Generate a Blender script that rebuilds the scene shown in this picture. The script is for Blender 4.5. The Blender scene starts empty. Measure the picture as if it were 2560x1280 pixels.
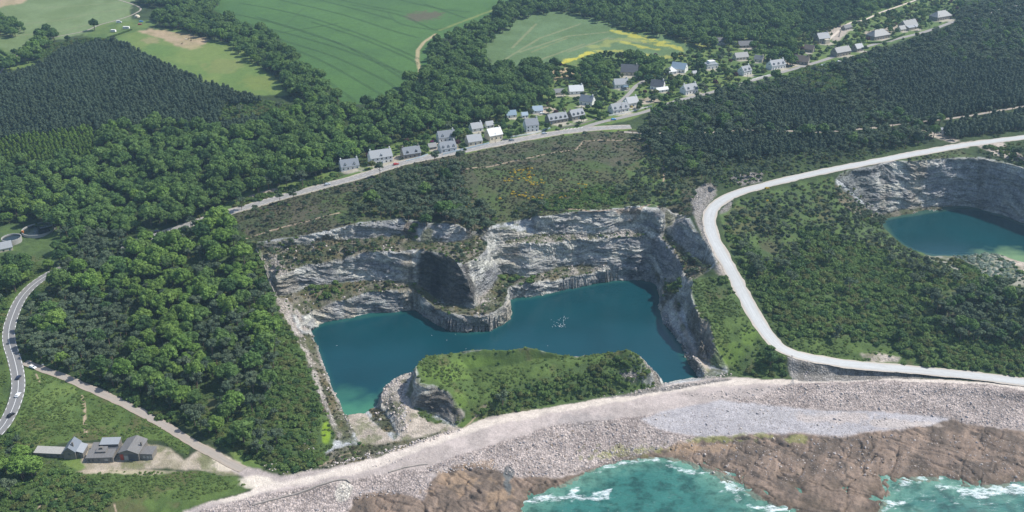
import bpy, math, random, time
import numpy as np
from mathutils import Vector, Matrix
from mathutils.geometry import delaunay_2d_cdt
T0 = time.time()
R = math.radians
rng = np.random.default_rng(7)
random.seed(7)
HAZE = 0.0001
scene = bpy.context.scene
COL = scene.collection

# ------------------------------------------------------------------ camera, sky, sun, exposure
CAM_H, PITCH, FPX, CX, CY = 320.0, R(26.0), 2500.0, 1280.0, 640.0
cam = bpy.data.cameras.new("camera")
cam.sensor_width = 36.0
cam.lens = 36.0 * FPX / 2560.0
cam.clip_start, cam.clip_end = 1.0, 6000.0
camo = bpy.data.objects.new("camera", cam)
camo.location = (0, 0, CAM_H)
camo.rotation_euler = (math.pi / 2 - PITCH, 0, 0)
COL.objects.link(camo)
scene.camera = camo

SUN_AZ, SUN_EL = 13.0, 52.0          # azimuth measured from +X towards +Y
sd = Vector((math.cos(R(SUN_EL)) * math.cos(R(SUN_AZ)), math.cos(R(SUN_EL)) * math.sin(R(SUN_AZ)), math.sin(R(SUN_EL))))
w = bpy.data.worlds.new("World"); scene.world = w; w.use_nodes = True
nt = w.node_tree
bg = nt.nodes["Background"]
sky = nt.nodes.new("ShaderNodeTexSky"); sky.sky_type = 'NISHITA'; sky.sun_disc = False
sky.sun_elevation = R(SUN_EL); sky.sun_rotation = R(90.0 - SUN_AZ)
nt.links.new(sky.outputs[0], bg.inputs[0]); bg.inputs[1].default_value = 0.14
sl = bpy.data.lights.new("sun", 'SUN'); sl.energy = 4.6; sl.angle = R(0.53); sl.color = (1.0, 0.965, 0.90)
so = bpy.data.objects.new("sun", sl); so.rotation_euler = (-sd).to_track_quat('-Z', 'Y').to_euler(); COL.objects.link(so)
scene.view_settings.view_transform = 'Standard'; scene.view_settings.look = 'None'
scene.view_settings.exposure = 0.30; scene.view_settings.gamma = 1.0
scene.cycles.max_bounces = 6; scene.cycles.diffuse_bounces = 3; scene.cycles.glossy_bounces = 2
scene.cycles.transmission_bounces = 2; scene.cycles.volume_bounces = 0; scene.cycles.transparent_max_bounces = 4
scene.cycles.use_denoising = True

# ------------------------------------------------------------------ camera calibration: photo pixel + height -> place in the world
sP, cP = math.sin(PITCH), math.cos(PITCH)
def place(u, v, z):
    a = (u - CX) / FPX; b = -(v - CY) / FPX
    dy = cP + b * sP; dz = -sP + b * cP
    t = (z - CAM_H) / dz
    return a * t, dy * t
def proj(X, Y, Z):
    dz = Z - CAM_H
    d = Y * cP - dz * sP
    return CX + FPX * X / d, CY - FPX * (Y * sP + dz * cP) / d
def ppm(v, z):                       # photo pixels per metre at a place
    a = PITCH + math.atan((v - CY) / FPX)
    Y = (CAM_H - z) / math.tan(a)
    return FPX / (Y * cP + (CAM_H - z) * sP)

# ------------------------------------------------------------------ noise (numpy)
def _h(ix, iy, iz, s):
    n = (ix.astype(np.int64) * 73856093) ^ (iy.astype(np.int64) * 19349663) ^ (iz.astype(np.int64) * 83492791) ^ (s * 2654435761)
    n = (n ^ (n >> 13)) * 1274126177 & 0x7fffffff
    n = (n ^ (n >> 16)) * 668265263 & 0x7fffffff
    return ((n >> 7) & 0xffff).astype(np.float32) / 65535.0
def vnoise(x, y, z=None, s=0):
    if z is None:
        x0 = np.floor(x); y0 = np.floor(y); fx = (x - x0).astype(np.float32); fy = (y - y0).astype(np.float32)
        fx = fx * fx * (3 - 2 * fx); fy = fy * fy * (3 - 2 * fy)
        ix = x0.astype(np.int64); iy = y0.astype(np.int64); z0 = np.zeros_like(ix)
        a = _h(ix, iy, z0, s); b = _h(ix + 1, iy, z0, s); c = _h(ix, iy + 1, z0, s); d = _h(ix + 1, iy + 1, z0, s)
        return (a + (b - a) * fx) * (1 - fy) + (c + (d - c) * fx) * fy
    z0 = np.floor(z); fz = (z - z0).astype(np.float32); fz = fz * fz * (3 - 2 * fz); iz = z0.astype(np.int64)
    x0 = np.floor(x); y0 = np.floor(y); fx = (x - x0).astype(np.float32); fy = (y - y0).astype(np.float32)
    fx = fx * fx * (3 - 2 * fx); fy = fy * fy * (3 - 2 * fy); ix = x0.astype(np.int64); iy = y0.astype(np.int64)
    def pl(k):
        a = _h(ix, iy, k, s); b = _h(ix + 1, iy, k, s); c = _h(ix, iy + 1, k, s); d = _h(ix + 1, iy + 1, k, s)
        return (a + (b - a) * fx) * (1 - fy) + (c + (d - c) * fx) * fy
    return pl(iz) * (1 - fz) + pl(iz + 1) * fz
def fbm(x, y, sc, o=4, s=0, g=0.5):
    t = 0; a = 1; n = 0
    for i in range(o):
        t = t + a * (vnoise(x / sc + 17.3 * i, y / sc - 9.1 * i, None, s + i) * 2 - 1); n += a; a *= g; sc /= 2.03
    return t / n
def fbm3(x, y, z, sc, o=3, s=0, g=0.5):
    t = 0; a = 1; n = 0
    for i in range(o):
        t = t + a * (vnoise(x / sc + 17.3 * i, y / sc - 9.1 * i, z / sc + 3.7 * i, s + i) * 2 - 1); n += a; a *= g; sc /= 2.03
    return t / n
def sstep(a, b, x):
    t = np.clip((x - a) / (b - a), 0, 1); return t * t * (3 - 2 * t)

# ------------------------------------------------------------------ terrain: surveyed break lines (photo u, v, height z)
WL, WL2 = 5.0, 20.0                  # water level of the two quarry lakes
LAKE = [(779,830),(800,880),(826,948),(850,1000),(862,1035),(905,1030),(940,1012),(948,1000),(955,978),(985,950),(1035,935),
        (1060,918),(1150,912),(1300,912),(1400,914),(1500,916),(1580,916),(1618,925),(1645,945),(1657,963),
        (1700,955),(1745,945),(1714,899),(1694,858),(1653,805),(1646,770),(1649,740),(1640,722),(1625,706),(1600,700),(1540,702),(1488,711),
        (1404,727),(1380,735),(1337,743),(1285,748),(1275,752),(1280,790),(1270,805),(1225,828),(1170,832),(1119,826),(1085,810),
        (1050,790),(1035,777),(1000,781),(960,785),(900,793),(850,802),(800,813)]
LAKE2 = [(2205,548),(2290,536),(2400,518),(2440,520),(2480,532),(2560,560),(2640,590),(2700,640),(2640,665),(2560,652),(2540,640),(2500,632),
         (2400,640),(2330,638),(2280,622),(2250,606),(2230,588),(2212,562)]
C = []                               # cliff lines (kept sharp)
G = []                               # gentle lines
C.append([(u, v, WL - .5) for u, v in LAKE + LAKE[:1]])
C.append([(u, v, WL2 - .5) for u, v in LAKE2 + LAKE2[:1]])
# lip of the lowest face, from the left corner round the promontory to the right corner
C.append([(748,812,12),(765,785,13.5),(790,776,13.4),(850,757,15.8),(900,737,18.5),(960,729,18.6),(1030,728,17.5),(1050,745,16.5),(1085,768,15.4),
          (1119,782,15.9),(1170,789,15.5),(1225,782,16.4),(1258,764,16.6),(1266,735,15.5),(1272,716,13.2),(1337,707,13.7),(1404,695,12.4),
          (1488,679,13),(1540,674,12.6),(1589,672,12.4),(1613,672,12.3),(1641,690,12.2),(1662,714,12.5),(1664,738,13)])
# middle face, left part: foot / top
C.append([(682,742,21),(700,738,22),(760,722,22),(850,703,22),(917,697,21.5),(984,697,22.3),(1040,700,22),(1058,722,18.5),(1085,745,15.8),(1115,762,15.8),(1172,768,15.5),(1192,762,16.5),
          (1222,725,17.5),(1238,690,19.5),(1250,682,17.5),(1320,690,17),(1394,662,17),(1522,657,17),(1589,656,17),(1625,660,16.5),(1653,686,15),(1674,706,15),(1692,712,16)])
C.append([(684,694,33),(700,688,33.5),(760,668,34.9),(850,648,35.4),(917,631,38),(984,626,40),(1050,623,41),(1066,624,41.5),(1099,633,42.5),(1129,648,42),
          (1152,672,38.7),(1172,704,31.6),(1186,731,25.2),(1190,748,20.5)])
C.append([(1152,672,38.7),(1169,660,39),(1200,641,39.5),(1213,630,39),(1219,612,38),(1250,610,35.9),(1320,608,36.5),(1394,606,33.5),(1522,597,33.5),(1589,596,33.5),
          (1613,594,33.5),(1653,602,33),(1686,631,30),(1702,663,27.5),(1712,690,25)])
# upper face, left: foot / top
C.append([(640,630,39),(680,622,39.5),(740,618,40),(800,612,40.5),(850,600,41),(940,592,42),(1000,592,42),(1020,606,41),(1050,610,41),(1080,606,41),(1150,602,41),(1200,600,39),
          (1230,592,38.5),(1337,583,38.5),(1440,580,38),(1500,577,38),(1600,570,38),(1666,571,37),(1694,606,34.5),(1722,635,31.5),(1763,659,30)])
C.append([(640,612,42.5),(680,606,43),(740,598,44.5),(800,585,46.5),(850,573,48.5),(900,559,51),(998,549,51.5),(1010,556,50),(1030,575,46.5),(1046,570,47.5),(1060,560,50),(1142,563,50),(1190,585,44),
          (1210,578,45.5),(1240,564,47.5),(1354,543,50),(1488,528,51),(1606,521,51.5),(1662,524,51),(1714,545,48.5),(1747,594,43),(1779,647,35)])
# ridge by the right shore, trench, mound edge
C.append([(1657,777,14.5),(1682,805,15.5),(1702,834,15.2),(1714,862,14.5),(1735,887,13.5),(1759,911,12),(1767,938,9.7)])
C.append([(1694,798,11.2),(1715,832,9.6),(1728,862,8.8),(1749,892,8.5),(1775,925,8.4)])
C.append([(1702,765,13.5),(1708,790,11.4),(1724,828,9.8),(1744,874,8.9),(1781,917,8.7),(1815,925,9)])
C.append([(1712,694,25),(1727,702,33),(1722,736,30),(1735,770,27),(1749,803,24.5),(1755,840,22),(1787,872,18.5),(1816,914,11)])
# headland: landward edge above the lake, left cliff top and foot, the rocky spur
C.append([(1036,917,25),(1048,902,26),(1065,890,26),(1140,880,25.5),(1240,877,26),(1330,870,26),(1400,885,21.5),(1440,892,20),(1490,887,17),(1540,880,22),(1572,871,25.5),
          (1598,886,23),(1618,908,19),(1640,930,13),(1653,958,9)])
C.append([(1036,917,25),(1040,940,23),(1050,962,22),(1085,965,21),(1119,981,20),(1146,1015,15),(1165,1040,11)])
C.append([(1031,938,12),(1029,965,11),(1037,1012,10),(1085,1033,9),(1119,1052,8.5),(1140,1066,8.3)])
C.append([(1026,928,12.5),(1000,932,12.5),(985,945,12),(962,968,12),(955,985,11)])
C.append([(985,985,11.5),(990,1010,11),(1003,1050,10),(1010,1080,8.5)])
C.append([(948,1005,6),(962,1030,7),(985,1060,7.5),(995,1085,7.8)])
# right pit: top / foot of the big face
C.append([(2090,448,53.5),(2130,430,54.4),(2200,412,56.5),(2300,402,57),(2400,396,57),(2450,394,57.5),(2520,410,57.5),(2620,440,57.5),(2700,470,57)])
C.append([(2150,540,27),(2200,530,23),(2300,518,21.5),(2400,512,21),(2450,516,21),(2500,530,21),(2560,553,21),(2640,583,21),(2720,620,22)])
# steep scarp of the haul road by the bend
G.append([(1740,480,53),(1735,540,50),(1760,600,44),(1800,665,38)])
# roads
ROAD_H = [(2700,325,61.5),(2560,343,60.5),(2430,360,59.5),(2300,382,58.5),(2180,405,57.5),(2080,424,56),(1990,444,54),(1900,466,52),(1850,480,51),(1812,497,50),(1785,518,49),(1773,545,47.5),
          (1778,580,45),(1796,620,41.5),(1830,680,36.5),(1855,730,31.5),(1885,785,26),(1915,830,21.5),(1950,868,18),(1995,888,15.8),(2060,901,14.2),(2150,913,12.8),(2300,926,11.2),
          (2450,941,10.4),(2560,955,10),(2700,975,10)]
ROAD_V = [(300,618,24),(385,590,28.5),(440,573,31.5),(500,552,34),(560,534,36.5),(640,511,39.5),(700,494,41.5),(820,462,45.5),(900,441,47.5),(1000,409,50),(1080,392,51.5),(1160,376,53),(1240,360,54.5),
          (1320,345,55.5),(1400,331,56),(1480,322,56.5),(1540,318,57),(1580,317,57)]
ROAD_W = [(-10,1085,11),(10,1062,11.5),(32,1020,12.5),(45,975,13.2),(44,935,13.8),(35,895,14.3),(24,860,14.8),(22,830,15.2),(30,795,15.8),(50,750,17),(80,715,18.3),(120,687,19.5),(160,668,20.5)]
for r in (ROAD_H, ROAD_V, ROAD_W):
    G.append(r)
G.append([(75,915,13),(140,935,12.3),(200,960,11.5),(280,995,10.5),(350,1030,9.5),(410,1062,9),(470,1100,8.5),(560,1150,7.8),(640,1190,7.2),(700,1205,7)])
G.append([(300,1290,5),(420,1288,5),(480,1266,5.5),(620,1240,5.8),(700,1245,5.5),(790,1215,5.6),(862,1203,5.7),(960,1185,5.8),(1060,1165,6),(1180,1125,6.2),(1300,1090,6.5),(1380,1058,6.8),(1500,1048,6.9),(1800,1008,7.2),(2100,982,7.8),(2400,975,8),(2700,990,8)])
G.append([(820,1170,7.6),(960,1130,7.8),(1060,1090,8),(1152,1068,8.6),(1220,1038,9),(1287,1021,9.2),(1371,1011,9.2),(1438,998,9.2),(1522,984,9.2),(1623,966,9),(1760,945,9),(1900,945,9),(2000,948,9.2),(2150,945,9.5)])
# headland inner ridge and bowl
C.append([(1180,1032,11.5),(1204,1002,15.5),(1230,974,18),(1287,947,19.8),(1337,924,21.8),(1421,907,22.2),(1500,890,22.7),(1556,878,23.8)])
C.append([(1120,932,22),(1186,938,17.2),(1260,918,18),(1340,902,19),(1400,897,19)])
# right edge of the left-hand wood
G.append([(640,640,38),(665,675,33),(684,742,23.5),(700,780,19.5),(722,812,17),(758,880,14.5),(775,930,13.5),(800,1000,12),(800,1060,10.5),(798,1100,9)])
G.append([(762,850,11),(790,930,10.5),(818,1000,9.5),(845,1060,8.5),(860,1090,8)])
# beach, shelf and sea
G.append([(880,1240,3.5),(950,1205,4),(1100,1150,4.5),(1250,1130,4.2),(1450,1125,3.2),(1600,1110,2.8),(1750,1092,2.8),(1900,1083,2.8),(2000,1080,3),(2150,1088,3),(2300,1062,3.2),(2430,1035,3.6),(2560,1045,3.6),(2700,1050,3.6)])
SEA_A = [(1285,1310),(1300,1285),(1292,1262),(1312,1238),(1390,1222),(1440,1195),(1490,1172),(1560,1152),(1640,1143),(1700,1155),(1760,1180),(1830,1188),(1850,1215),(1880,1248),(1925,1262),(2020,1256),(2060,1225),(2105,1208),(2090,1235),(2040,1262),(2010,1285),(2000,1310)]
SEA_B = [(2190,1310),(2205,1280),(2230,1255),(2262,1205),(2320,1186),(2360,1205),(2400,1222),(2480,1228),(2560,1215),(2720,1200),(2760,1310)]
for s_ in (SEA_A, SEA_B):
    G.append([(u, v, -0.25) for u, v in s_])
G.append([(u, v, -3.5) for u, v in [(1420,1300),(1480,1240),(1560,1195),(1640,1180),(1720,1200),(1800,1260),(1820,1300)]])
G.append([(u, v, -3.0) for u, v in [(2280,1300),(2330,1250),(2450,1262),(2560,1255),(2700,1250)]])
G.append([(u, v, -4.0) for u, v in [(-900,1600),(1000,1600),(1280,1480),(1700,1380),(2100,1380),(2300,1350),(2700,1350),(3400,1500)]])
PTS = [(1050,1240,4.6),(1000,1275,3.8),(1150,1180,5),(1180,1230,4.6),(1250,1200,4.2),(1350,1180,3.2),(1250,1260,3.8),(1750,1120,2.4),(1900,1150,2.6),(2050,1120,2.8),(1950,1210,2.4),(2000,1235,2),(2140,1180,2.6),(2140,1250,2.6),(2100,1275,2.2),(2170,1285,2),
       (2300,1120,2.8),(2450,1120,2.8),(2560,1140,2.6),(2450,1185,1.8),(1500,1150,1.2),(900,1275,3),(700,1275,4.4),
       (1290,1215,2.6),
       (960,860,2),(1300,840,2),(1480,800,2),(1600,850,2),(1680,910,2),(880,930,2.5),(900,1000,4),(2400,580,16),(2560,610,17),
       # inside the headland and mound
       (1100,905,25),(1300,985,14),(1450,950,15),(1550,925,16.5),(1600,930,16),(1600,900,21),
       (1800,720,33),(1830,790,27),(1850,850,21),(1890,900,13.5),(1940,925,11),(1780,800,26),(1760,690,31),(1950,900,13.5),
       # plateau and heath
       (700,540,42.5),(800,520,45),(900,500,47),(1000,500,49),(1150,480,51),(1300,460,52),(1450,430,53.5),(1600,400,55),(1600,480,52.5),(1700,450,54),(1400,380,55),(1650,350,57),(1200,420,52.5),
       (1850,430,54.5),(1750,400,57),(1950,400,57.5),(2100,380,58.5),(1900,330,59),(2200,340,60),(2400,300,61.5),(2560,270,62.5),(1800,270,59),(2000,230,60.5),(2300,180,63),(2560,150,66),
       # village, fields
       (960,395,49.5),(1100,350,53),(1250,310,55),(1400,270,57),(1550,220,58.5),(1700,180,60),(1900,150,61.5),(2100,90,64),(2300,30,66),(2560,20,70),(1700,230,59.5),(1850,200,60.3),(2050,150,61.5),(2200,90,63.5),
       (850,260,55),(1000,220,57),(1040,120,60),(900,60,62),(650,20,62),(750,180,58),(1250,150,60),(1500,100,62),(1700,60,65),(1280,40,63),(1500,170,59.5),
       (0,40,52),(200,60,54),(350,60,57),(470,100,58),(600,170,56),(700,230,54.5),(200,130,52),(0,200,46),(300,180,54),(500,260,51),(150,260,47),(350,300,45),(0,340,36),(200,350,38),(640,320,47),(760,320,47),
       (120,420,28),(300,420,34),(500,400,40),(700,380,45),(850,350,48.5),(0,480,21),(200,500,25),(400,480,33),(600,460,40),(0,560,18),(60,600,17.5),(150,560,20.5),(260,560,25),(560,480,39),
       (100,640,18.5),(250,640,24),(400,650,28),(520,620,35),(580,600,38.5),(600,680,33),(500,720,28),(350,740,23),(200,740,20),(120,760,18.5),(630,760,24),(550,830,20),(400,840,17),(250,830,16.5),(120,850,15.5),
       (650,860,18),(700,920,15),(600,960,13),(480,950,12.5),(350,930,12.5),(230,920,12.5),(560,1050,10),(700,1020,11.5),(740,1100,9),(640,1120,8.5),(520,1090,9),
       (0,720,17),(0,900,14),(0,1000,12.5),(-40,1100,11),(120,1000,11.5),(150,1080,10.5),(300,1060,9.3),(60,1150,10),(200,1200,8.5),(350,1160,8),(450,1160,8),(0,1250,9),(150,1250,8),(300,1240,7),(450,1220,6.5),(560,1215,6.5),
       # benches
       (1000,960,12),(1015,1000,10.2),(1060,1050,8.6),(930,1060,7),(900,1100,7.6),(860,1130,7.8),(1000,1110,7.8),
       (1100,595,43),(900,610,40),(800,640,37.5),(720,650,36),(1130,625,42.5),(1100,618,42.7),(1180,630,40.5),(1260,600,37.5),
       (800,745,18.5),(730,770,17.5),(900,720,19.3),(1240,750,16.8),(1225,755,17.5),(1200,775,16),(1690,730,19),(1685,755,15),(1740,670,31),(1750,685,33),(1300,700,15.5),(1690,780,13),
       (2000,520,47),(1900,520,47),(1850,560,44),(2100,500,46),(2120,560,37),(2000,620,37.5),(1900,640,38),(2200,620,29),(2300,665,26),(2400,665,24.5),(2480,650,22.5),(2560,680,24),(2640,700,26),(2100,700,30),(1960,720,30),
       (2250,740,25),(2450,740,25),(2560,780,23),(2100,790,22),(2300,820,18.5),(2500,850,15.5),(1980,800,23),(2050,850,17.5),(2200,880,14.5),(2400,910,12.2),(2640,900,13),(2070,925,11.5)]
# outer frame of the sheet
OUT = [(-1500,250,0),(-1500,700,15),(-1500,1100,45),(-1500,2300,62),(0,2300,70),(1500,2300,80),(1500,1100,72),(1500,700,60),(1500,480,15),(1500,250,-4),(-1500,400,8)]

# ------------------------------------------------------------------ triangulated survey -> height raster
verts, zs, edges = [], [], []
cl_seg = []
def add_line(line, cliff):
    prev = None
    for (u, v, z) in line:
        x, y = place(u, v, z)
        verts.append((x, y)); zs.append(z); k = len(verts) - 1
        if prev is not None:
            edges.append((prev, k))
            if cliff: cl_seg.append((verts[prev], verts[k]))
        prev = k
for l in C: add_line(l, True)
for l in G: add_line(l, False)
for p in PTS: add_line([p], False)
for (x, y, z) in OUT: verts.append((x, y)); zs.append(z)
vo, eo, fo, ov, oe, of_ = delaunay_2d_cdt([Vector(v) for v in verts], edges, [], 0, 0.02)
V2 = np.array([(v.x, v.y) for v in vo]); Z2 = np.full(len(vo), np.nan)
for i, o in enumerate(ov):
    if len(o): Z2[i] = np.mean([zs[k] for k in o])
for i in np.where(np.isnan(Z2))[0]:          # a crossing of two lines: interpolate on the nearest line
    best = None
    for (a, b) in edges:
        A = np.array(verts[a]); B = np.array(verts[b]); d = B - A; t = np.dot(V2[i] - A, d) / max(np.dot(d, d), 1e-9)
        if 0 <= t <= 1:
            q = np.linalg.norm(A + t * d - V2[i])
            if best is None or q < best[0]: best = (q, zs[a] * (1 - t) + zs[b] * t)
    Z2[i] = best[1]
RX0, RX1, RY0, RY1, RS = -1100.0, 1100.0, 300.0, 1700.0, 0.8
NX, NY = int((RX1 - RX0) / RS) + 1, int((RY1 - RY0) / RS) + 1
HR = np.full((NY, NX), 60.0, np.float32)
for f in fo:
    P3 = V2[list(f)]; z3 = Z2[list(f)]
    x0 = max(0, int((P3[:, 0].min() - RX0) / RS)); x1 = min(NX - 1, int((P3[:, 0].max() - RX0) / RS) + 1)
    y0 = max(0, int((P3[:, 1].min() - RY0) / RS)); y1 = min(NY - 1, int((P3[:, 1].max() - RY0) / RS) + 1)
    if x1 < x0 or y1 < y0: continue
    gx = RX0 + RS * np.arange(x0, x1 + 1); gy = (RY0 + RS * np.arange(y0, y1 + 1))[:, None]
    (ax, ay), (bx, by), (cx, cy) = P3
    den = (by - cy) * (ax - cx) + (cx - bx) * (ay - cy)
    if abs(den) < 1e-9: continue
    l0 = ((by - cy) * (gx - cx) + (cx - bx) * (gy - cy)) / den
    l1 = ((cy - ay) * (gx - cx) + (ax - cx) * (gy - cy)) / den
    l2 = 1 - l0 - l1
    m = (l0 >= -1e-6) & (l1 >= -1e-6) & (l2 >= -1e-6)
    zz = l0 * z3[0] + l1 * z3[1] + l2 * z3[2]
    HR[y0:y1 + 1, x0:x1 + 1][m] = zz[m]
CM = np.zeros((NY, NX), np.float32)          # 1 near cliff lines
for (A, B) in cl_seg:
    n = max(2, int(math.hypot(B[0] - A[0], B[1] - A[1]) / 2))
    for t in np.linspace(0, 1, n):
        i = int((A[0] + (B[0] - A[0]) * t - RX0) / RS); j = int((A[1] + (B[1] - A[1]) * t - RY0) / RS)
        CM[max(0, j - 12):j + 13, max(0, i - 12):i + 13] = 1
def box(a, r):
    for ax in (0, 1):
        c = np.cumsum(np.pad(a, [(r + 1, r) if k == ax else (0, 0) for k in (0, 1)], mode='edge'), axis=ax, dtype=np.float64)
        a = ((c.take(range(2 * r + 1, c.shape[ax]), ax) - c.take(range(0, c.shape[ax] - 2 * r - 1), ax)) / (2 * r + 1)).astype(np.float32)
    return a
CM = box(CM, 5)
HB = box(box(HR, 12), 9)
HR = HR * CM + HB * (1 - CM)
LKM = []
for poly, wl in ((LAKE, WL), (LAKE2, WL2)):      # lake basins stay below the water
    img = np.zeros((NY, NX), np.uint8); pp = np.array([place(u, v, wl) for u, v in poly]) - [RX0, RY0]
    LKM.append((poly, wl, pp, img))
def hr(X, Y):
    fx = np.clip((X - RX0) / RS, 0, NX - 1.001); fy = np.clip((Y - RY0) / RS, 0, NY - 1.001)
    i = fx.astype(int); j = fy.astype(int); fx = fx - i; fy = fy - j
    return (HR[j, i] * (1 - fx) + HR[j, i + 1] * fx) * (1 - fy) + (HR[j + 1, i] * (1 - fx) + HR[j + 1, i + 1] * fx) * fy
def cmask(X, Y):
    return CM[np.clip(((Y - RY0) / RS).astype(int), 0, NY - 1), np.clip(((X - RX0) / RS).astype(int), 0, NX - 1)]

# ------------------------------------------------------------------ land cover map: polygons traced on the photograph
LB = {}
LABEL = np.zeros((640, 1280), np.uint8)
def fill(img, poly, val, s=2.0):
    p = np.array(poly, float) / s
    x0 = max(0, int(p[:, 0].min())); x1 = min(img.shape[1] - 1, int(p[:, 0].max()) + 1)
    y0 = max(0, int(p[:, 1].min())); y1 = min(img.shape[0] - 1, int(p[:, 1].max()) + 1)
    if x1 < x0 or y1 < y0: return
    gx = np.arange(x0, x1 + 1) + 0.5; gy = (np.arange(y0, y1 + 1) + 0.5)[:, None]
    ins = np.zeros((y1 - y0 + 1, x1 - x0 + 1), bool)
    n = len(p)
    for k in range(n):
        xa, ya = p[k]; xb, yb = p[(k + 1) % n]
        if ya == yb: continue
        c = ((gy > ya) != (gy > yb)) & (gx < (xb - xa) * (gy - ya) / (yb - ya) + xa)
        ins ^= c
    img[y0:y1 + 1, x0:x1 + 1][ins] = val
for poly, wl, pp, img in LKM:
    fill(img, pp, 1, RS); b_ = box(img.astype(np.float32), 3)
    HR = np.where(b_ > .02, np.minimum(HR, wl - .6 + np.where(b_ > .5, -5 * (b_ - .5), (.5 - b_) * 60)), HR); LKM[0 if wl == WL else 1] = (poly, wl, pp, b_)
LKB = np.maximum(LKM[0][3], LKM[1][3]); LKW = np.where(LKM[0][3] > LKM[1][3], WL, WL2)
def fstroke(img, line, wpx, val, s=2.0):
    for (a, b) in zip(line[:-1], line[1:]):
        dx, dy = b[0] - a[0], b[1] - a[1]; L = math.hypot(dx, dy) or 1; nx, ny = -dy / L * wpx / 2, dx / L * wpx / 2
        fill(img, [(a[0] + nx, a[1] + ny), (b[0] + nx, b[1] + ny), (b[0] - nx, b[1] - ny), (a[0] - nx, a[1] - ny)], val, s)
(SCRUB, FIELD, PALE, MEADOW, BROWN, RAPE, LAWN, HEATH, GHEATH, ROCK, TALUS, SHINGLE, COBBLE, GRAVEL, SHELF, GRASS, ROUGH, BENCH, YARD, FLOOR, YELLOW, SANDY, WSOIL, BEDS, VERGE, SCREE) = range(26)
QUARRY = [(636,606),(740,592),(800,580),(850,570),(900,557),(998,547),(1060,558),(1145,562),(1190,583),(1240,562),(1354,540),(1488,524),(1606,516),(1662,520),(1716,543),(1750,594),(1785,647),
          (1790,668),(1727,700),(1740,744),(1755,826),(1790,866),(1822,915),(1815,930),(1745,950),(1657,965),(1640,930),(1618,908),(1598,886),(1572,871),(1440,890),(1330,870),(1065,890),(1036,917),(1050,962),(1085,965),(1119,981),(1146,1015),(1165,1040),(1140,1066),
          (1060,1095),(960,1130),(830,1165),(800,1130),(800,1060),(800,1000),(775,930),(758,880),(722,812),(700,780),(684,742),(665,675),(640,630)]
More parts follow.
